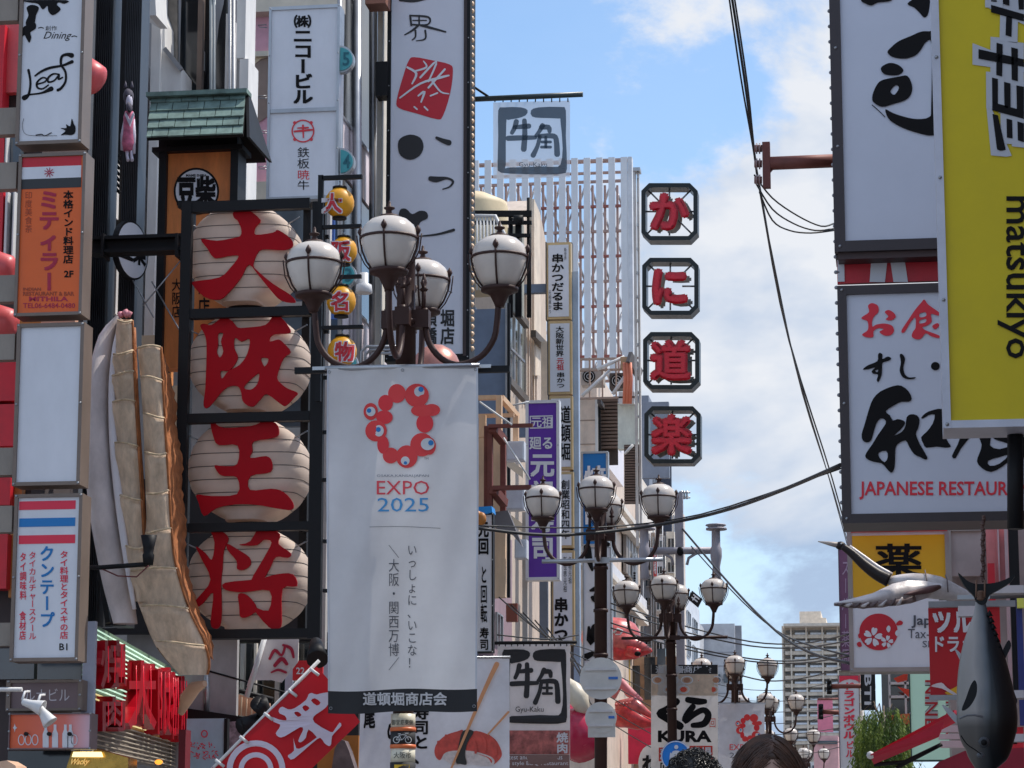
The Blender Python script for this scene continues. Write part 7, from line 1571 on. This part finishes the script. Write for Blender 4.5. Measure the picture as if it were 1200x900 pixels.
# ================================================================ right building behind the signs
r = thing('right_shop_building', 'pink grey shop building behind the tuna and the hanging signs', 'building', (6, 40, 0))
part(MB().F(1112, 560, 1260, 960, 32.5, 2), 'wall', A('warm_grey_wall', (125, 115, 112), k=.5), r)
FP(r, 'pale_panel', A('taupe_panel', (140, 130, 128), k=.5), (1113, 616, 1150, 675, 32.3, .1)); FP(r, 'frame_bar', A('box_grey', (130,122,118)), (1109, 612, 1115, 700, 32.2, .15), (1113, 619, 1150, 622, 32.25, .1))
FP(r, 'pink_panel', A('pink_glass', (210, 130, 130), rough=.3, k=.55), (1156, 612, 1168, 690, 32.3, .1), (1168, 612, 1182, 700, 32.2, .1)); FP(r, 'pale_post', A('pink_grey_post', (190, 165, 168), k=.58), (1180, 614, 1184, 830, 32.1, .1), (1170, 614, 1171.5, 700, 32.1, .1))
FP(r, 'dark_strip', black_metal, (1184.5, 610, 1196, 812, 31.9, .1)); FP(r, 'red_panel', red_panel, (1160, 660, 1168, 820, 32.0, .1), (1186, 852, 1200, 900, 31.8, .1)); FP(r, 'blue_strip', A('navy_strip', (35, 45, 100)), (1193, 700, 1200, 850, 31.7, .1)); FP(r, 'yellow_strip', A('lime_strip', (205, 205, 90)), (1192, 700, 1200, 712, 31.6, .1))
FP(r, 'louvre', A('pale_rail', (168,160,160)), *[(1166, 826+k*7, 1192, 830+k*7, 31.8, .08) for k in range(7)])
# upper part of the right row: seen only in reflections and from the side
def rblock(name, lb, y0, y1, h, m, X=3.4):
    r = thing(name, lb, 'building', (X+4, (y0+y1)/2, 0)); part(MB().box(X, X+9, y0, y1, 0, h), 'wall', m, r)
    nfl = int(h//3.2)
    for f in range(1, nfl):
        for k in range(int((y1-y0)//3)): part(MB().box(X-.04, X+.05, y0+.6+k*3, y0+2.4+k*3, f*3.2+.9, f*3.2+2.5), 'window', glass_dark, r)
rblock('brown_shop_row', 'brown brick shop building lining the near right side of the street', 8, 23, 9, A('brick_brown', (115, 85, 72), bump=.3))
rblock('grey_shop_row', 'grey shop building on the right side of the street farther on', 36, 58, 10, A('grey_render', (120,116,112)), 4.2)
rblock('sand_shop_row', 'sand coloured shop building on the far right side of the street', 62, 95, 9, A('sand_render', (170, 155, 135)), 5.0)
# ================================================================ ground
def struct(mb, name, m):
    o = mb.obj(name, m, origin=(0, 0, 0)); o['kind'] = 'structure'; return o
struct(MB().box(-600, 600, -300, 1500, -.3, 0), 'ground', A('asphalt_far', (95, 95, 98), rough=.9))
paving = mat('street_paving', (.20, .19, .18), .8, var=.15, sc=1.5, bump=.2)
struct(MB().box(-7.9, 3.2, -20, 330, .001, .012), 'street', paving)
# ================================================================ wires
wire_m = mat('wire_black', (.02, .02, .022), .5, var=0)
def cat_(p0, p1, sag, r=.012, n=14): return [p0.lerp(p1, i/n)-Vector((0, 0, 4*sag*(i/n)*(1-i/n))) for i in range(n+1)]
def wire(pts, name, label, r=.012, group='overhead wires', seg=4):
    P_ = [tuple(at(*q)) for q in pts]; return solo(MB().tube(smooth(P_, seg, False), r, 6), name, wire_m, label, 'cable', group)
YV = 31
wire([(855, -20, 26), (872, 90, 27), (884, 180, 28), (892, 230, 28.5), (925, 400, 37), (975, 560, 50), (1002, 660, 60)], 'cable', 'thick twisted cable dropping from the top edge past the red insulator arm', .014)
wire([(858, -20, 26), (876, 100, 27), (887, 200, 28), (905, 300, 31), (940, 460, 42), (978, 580, 55), (1000, 660, 66)], 'cable', 'thin wire running beside the thick cable down to the sign corner', .01)
wire([(852, -20, 26), (868, 90, 27), (882, 170, 28), (897, 260, 29.5), (930, 420, 38), (972, 562, 51), (1000, 665, 62)], 'cable', 'second thin wire on the left flank of the thick cable', .01)
r = thing('utility_arm', 'red oxide steel arm with a row of insulators reaching left from the upper restaurant sign', 'bracket', at(940, 195, 21))
YU = 21.0
part(MB().tube([at(976, 188.5, YU), at(903, 191.5, YU)], .055, 10), 'arm', rust_paint, r)
part(MB().F(893.5, 166, 902.5, 219, YU-.03, .07), 'end_plate', rust_paint, r)
part(MB().P([(902, 183), (908, 187), (916, 188.5), (916, 193.5), (908, 195), (902, 202)], YU-.01, .04), 'gusset', rust_paint, r)
for y in (174, 192, 211):
    i_ = part(MB().tube([at(893, y, YU), at(884, y, YU)], .03, 10), 'insulator', A('insulator_brown', (110, 75, 70), rough=.3), r)
    for x in (891, 887.5): part(MB().tube([at(x, y, YU), at(x-1.4, y, YU)], .045, 10), 'insulator_disc', A('insulator_grey', (130, 110, 110), rough=.3), i_)
wire([(884, 205, 21), (905, 232, 21.3), (935, 253, 21.6), (962, 265, 21.8), (977, 262, 22)], 'cable', 'loop wire from the insulator arm to the sign, highest of three', .007)
wire([(886, 215, 21), (905, 245, 21.3), (930, 262, 21.6), (955, 270, 21.8), (977, 268, 22)], 'cable', 'loop wire from the insulator arm to the sign, middle of three', .007)
wire([(890, 225, 21), (905, 258, 21.3), (925, 270, 21.6), (950, 273, 21.8), (977, 270, 22)], 'cable', 'loop wire from the insulator arm to the sign, lowest of three', .007)
wire([(560, 619, 34), (640, 627, 35), (720, 622, 36), (800, 610, 36), (860, 595, 34), (920, 573, 30), (985, 545, 26)], 'cable', 'heavy black cable sagging across the street through the second lamp', .022)
wire([(560, 616, 34), (700, 618, 36), (820, 603, 36), (985, 549, 27)], 'cable', 'thin messenger wire above the heavy sagging cable', .01)
wire([(800, 620, 52), (860, 690, 48), (910, 740, 42), (950, 765, 36), (1000, 778, 31)], 'cable', 'black cable sagging from the grey pole to the drugstore sign', .02)
wire([(810, 640, 52), (870, 705, 48), (920, 745, 42), (1000, 770, 31)], 'cable', 'thin wire just above the cable that ends at the drugstore sign', .012)
for k, (y0, y1, y2, y3) in enumerate(((742, 752, 757, 750), (758, 768, 772, 762), (764, 772, 775, 768), (735, 745, 752, 742))):
    wire([(716, y0-28, 60), (800, y1-12, 66), (880, y2, 66), (940, y2+2, 62), (1000, y3, 52)], 'cable', ['upper thin wire of the far bundle between the octopus and the bowling sign', 'third thin wire of the far bundle, crossing the apartment tower', 'lowest thin wire of the far bundle, crossing the apartment tower', 'highest thin wire of the far bundle over the grey office block'][k], .018)
wire([(870, 792, 70), (900, 798, 70), (940, 795, 66), (985, 784, 60)], 'cable', 'wire swooping up from the fourth lamp to the bowling sign', .018)
for k in range(7):
    y = 800+k*13; wire([(760, y-20, 90), (860, y+6, 92), (930, y+8, 92), (990, y-4+(k % 3)*4, 80)], 'cable', ['uppermost','second','third','fourth','fifth','sixth','lowest'][k]+' faint wire of the tangle in front of the apartment tower, counted from the top', .012, 'faint wire tangle')
for k in range(6):
    x = 600+k*9; wire([(585+k*14, 700+k*9, 45), (640+k*8, 745+k*8, 50), (700, 765+k*14, 56), (770, 800+k*16, 62)], 'cable', ['first','second','third','fourth','fifth','last'][k]+' thin wire past the round sign backs, counted from the left', .012, 'wires by the sign backs')
wire([(583, 744, 44), (640, 749, 45), (678, 744, 46)], 'cable', 'short black cable above the framed grill banner pole', .012)
# ================================================================ people (only the tops of the heads are in view)
skin = mat('skin', (.55, .34, .26), .5, var=.06); 
def person(label, px, py, Y, hh, hairc, coat, cur):
    "standing figure facing the camera; top of the hair at pixel (px,py)"
    tp = at(px, py, Y); H = tp.z; s_ = H/1.72
    r = thing('person', label, 'person', (tp.x, Y, 0)); X0 = tp.x
    me = bpy.data.meshes.new('body'); J = [((0,0,.92),.13),((0,0,1.12),.115),((0,-.01,1.32),.135),((0,.0,1.43),.06),((0,-.01,1.50),.052),
        ((.17,0,1.38),.055),((.22,.02,1.12),.042),((.23,-.06,.88),.03),((.23,-.09,.80),.032),((-.17,0,1.38),.055),((-.22,.02,1.12),.042),((-.23,-.06,.88),.03),((-.23,-.09,.80),.032),
        ((.1,0,.88),.09),((.11,-.02,.48),.062),((.11,.02,.09),.04),((.12,-.12,.04),.035),((-.1,0,.88),.09),((-.11,.04,.48),.062),((-.11,.1,.09),.04),((-.12,-.02,.04),.035)]
    E_ = [(0,1),(1,2),(2,3),(3,4),(2,5),(5,6),(6,7),(7,8),(2,9),(9,10),(10,11),(11,12),(0,13),(13,14),(14,15),(15,16),(0,17),(17,18),(18,19),(19,20)]
    vs = [tuple(Vector(p)*s_) for p, _ in J]; rad = [q*s_ for _, q in J]
    # five fingers and a thumb side chain on each hand
    for hb, sx in ((8, 1), (12, -1)):
        bx_ = Vector(J[hb][0])
        for f in range(5):
            o = Vector((sx*(.012), -.03+.02*f-.02, -.03)) if f < 4 else Vector((-sx*.03, -.03, .0))
            ln = [.055, .07, .075, .06, .05][f]; k0 = len(vs)
            vs += [tuple((bx_+o)*s_), tuple((bx_+o+Vector((-sx*.012, -.008, -ln*.6)))*s_), tuple((bx_+o+Vector((-sx*.03, -.014, -ln)))*s_)]; rad += [.011*s_, .009*s_, .007*s_]
            E_ += [(hb, k0), (k0, k0+1), (k0+1, k0+2)]
    me.from_pydata(vs, E_, []); o = bpy.data.objects.new('body', me); COL.objects.link(o); o.parent = r
    sk = o.modifiers.new('skin', 'SKIN'); me.skin_vertices or None
    for i, q in enumerate(rad): me.skin_vertices[0].data[i].radius = (q, q)
    me.skin_vertices[0].data[0].use_root = True
    ss = o.modifiers.new('sub', 'SUBSURF'); ss.levels = 1; ss.render_levels = 1
    me.materials.append(coat); sk.use_smooth_shade = True
    # head
    hz = H-.125*s_-.012; hc = Vector((X0, Y-.02, hz)); hw, hd, hv = .076*s_, .095*s_, .118*s_
    def hf(u, v):
        th = math.pi*u; a = 2*math.pi*v; x, y, z = math.sin(th)*math.cos(a), math.sin(th)*math.sin(a), math.cos(th)
        jaw = 1-.3*max(0, -z)**1.5; f = -y
        nose = .16*math.exp(-((x/.16)**2+((z+.12)/.2)**2)) if f > 0 else 0
        brow = .04*math.exp(-((abs(x)-.35)**2/.05+((z-.14)/.1)**2)) if f > 0 else 0; sock = -.07*math.exp(-((abs(x)-.38)**2/.03+((z-.0)/.1)**2)) if f > 0 else 0
        lips = .05*math.exp(-((x/.3)**2+((z+.48)/.07)**2)) if f > 0 else 0
        return hc+Vector((x*hw*jaw, y*hd*jaw-(nose+brow+sock+lips)*hd, z*hv))
    part(MB().grid(hf, 28, 36), 'head', skin, r)
    for sx in (-1, 1):
        e_ = part(MB().ball(hc+Vector((sx*.031*s_, -.083*s_, .0)), .012*s_, 10), 'eye', white_paint, r); part(MB().ball(hc+Vector((sx*.031*s_, -.092*s_, .0)), .006*s_, 8), 'iris', black_print, e_)
        part(MB().ball(hc+Vector((sx*.078*s_, .01, -.005)), (.012*s_, .022*s_, .032*s_), 10), 'ear', skin, r)
    hm = mat(hairc[0], hairc[1], .38, var=.4, sc=22, spec=.45); rn = random.Random(int(px))
    hb = MB()
    def hair(u, v):
        th = math.pi*.62*u; a = 2*math.pi*v; x, y, z = math.sin(th)*math.cos(a), math.sin(th)*math.sin(a), math.cos(th)
        g = 1.14+.02*math.sin(a*9+u*5); 
        if y < 0 and z < .42: g = 1.02-.3*(.42-z) if abs(x) < .72 else g
        return hc+Vector((x*hw*g*(1.16 if cur else 1.06), y*hd*g*1.05+.01, z*hv*1.1))
    hb.grid(hair, 18, 48)
    n_ = 900 if cur else 1400
    for i in range(n_):
        a = rn.uniform(0, 6.283); th = math.acos(1-rn.random()*1.1); x, y, z = math.sin(th)*math.cos(a), math.sin(th)*math.sin(a), math.cos(th)
        if y < -.2 and z < .3 and abs(x) < .7: continue
        p = hc+Vector((x*hw*(1.33 if cur else 1.2), y*hd*1.2+.01, z*hv*1.1)); nrm = Vector((x, y, z))
        if cur:
            t = Vector((rn.uniform(-1, 1), rn.uniform(-1, 1), rn.uniform(-1, 1))).normalized(); R_ = rn.uniform(.008, .016)
            u_ = nrm.cross(t).normalized(); pp = [p+nrm*.004+(u_*math.cos(q*.9)+nrm*math.sin(q*.9))*R_+t*q*.002 for q in range(6)]
            hb.tube(pp, [.0016]*5+[.0006], 3, cap=False)
        else:
            sd_ = 1 if x > .18 else -1; fr = max(0, min(1, .35-y))
            dn = Vector((x*.9+sd_*1.5*fr, y*.6+.25*fr, -.75-z*.6+rn.uniform(-.12, .12))); dn = (dn-nrm*dn.dot(nrm)).normalized()
            pp = [p+nrm*.001+dn*q*.022-nrm*(q*q*.0022)+Vector((0, 0, -.0008*q*q)) for q in range(6)]
            hb.tube(pp, [.0018, .002, .002, .0018, .0014, .0005], 3, cap=False)
    part(hb, 'hair', hm, r)
    if not cur:
        lg = MB()
        for sx in (-1, 1):
            for k in range(60):
                q = rn.random(); x0 = sx*hw*(1.0+.16*q); y0 = rn.uniform(-.05, .07)
                lg.tube([hc+Vector((x0*.8, y0, .03)), hc+Vector((x0, y0, -.05)), hc+Vector((x0*1.02, y0-.01, -.14)), hc+Vector((x0*.92, y0, -.2))], [.005, .006, .005, .001], 4)
        part(lg, 'side_hair', hm, r)
    return r
person('person with short curly black hair below the round blue sign, head top only', 813, 880, 10.2, 0, ('hair_black', (.012, .011, .012)), mat('shirt_grey', (.12, .12, .13), .8), True)
person('person with straight brown hair, head at the bottom edge right of the curly haired one', 900, 858, 8.5, 0, ('hair_brown', (.10, .042, .022)), mat('shirt_white', (.6, .6, .58), .8), False)

# a few degrees of turn and lean so that no two lamps stand exactly alike
for k, o in enumerate((L2, L3, L4, L5, L6, L7)): o.rotation_euler = (math.radians((-.25, .3, -.2, .35, -.3, .2)[k]), math.radians((.3, -.25, .3, -.2, .2, -.3)[k]), math.radians((2, -3, 4, -2, 3, -4)[k]))
for o in [L1, L2, L3, L4, L5, L6, L7]:
    if 'zc' in o: del o['zc']
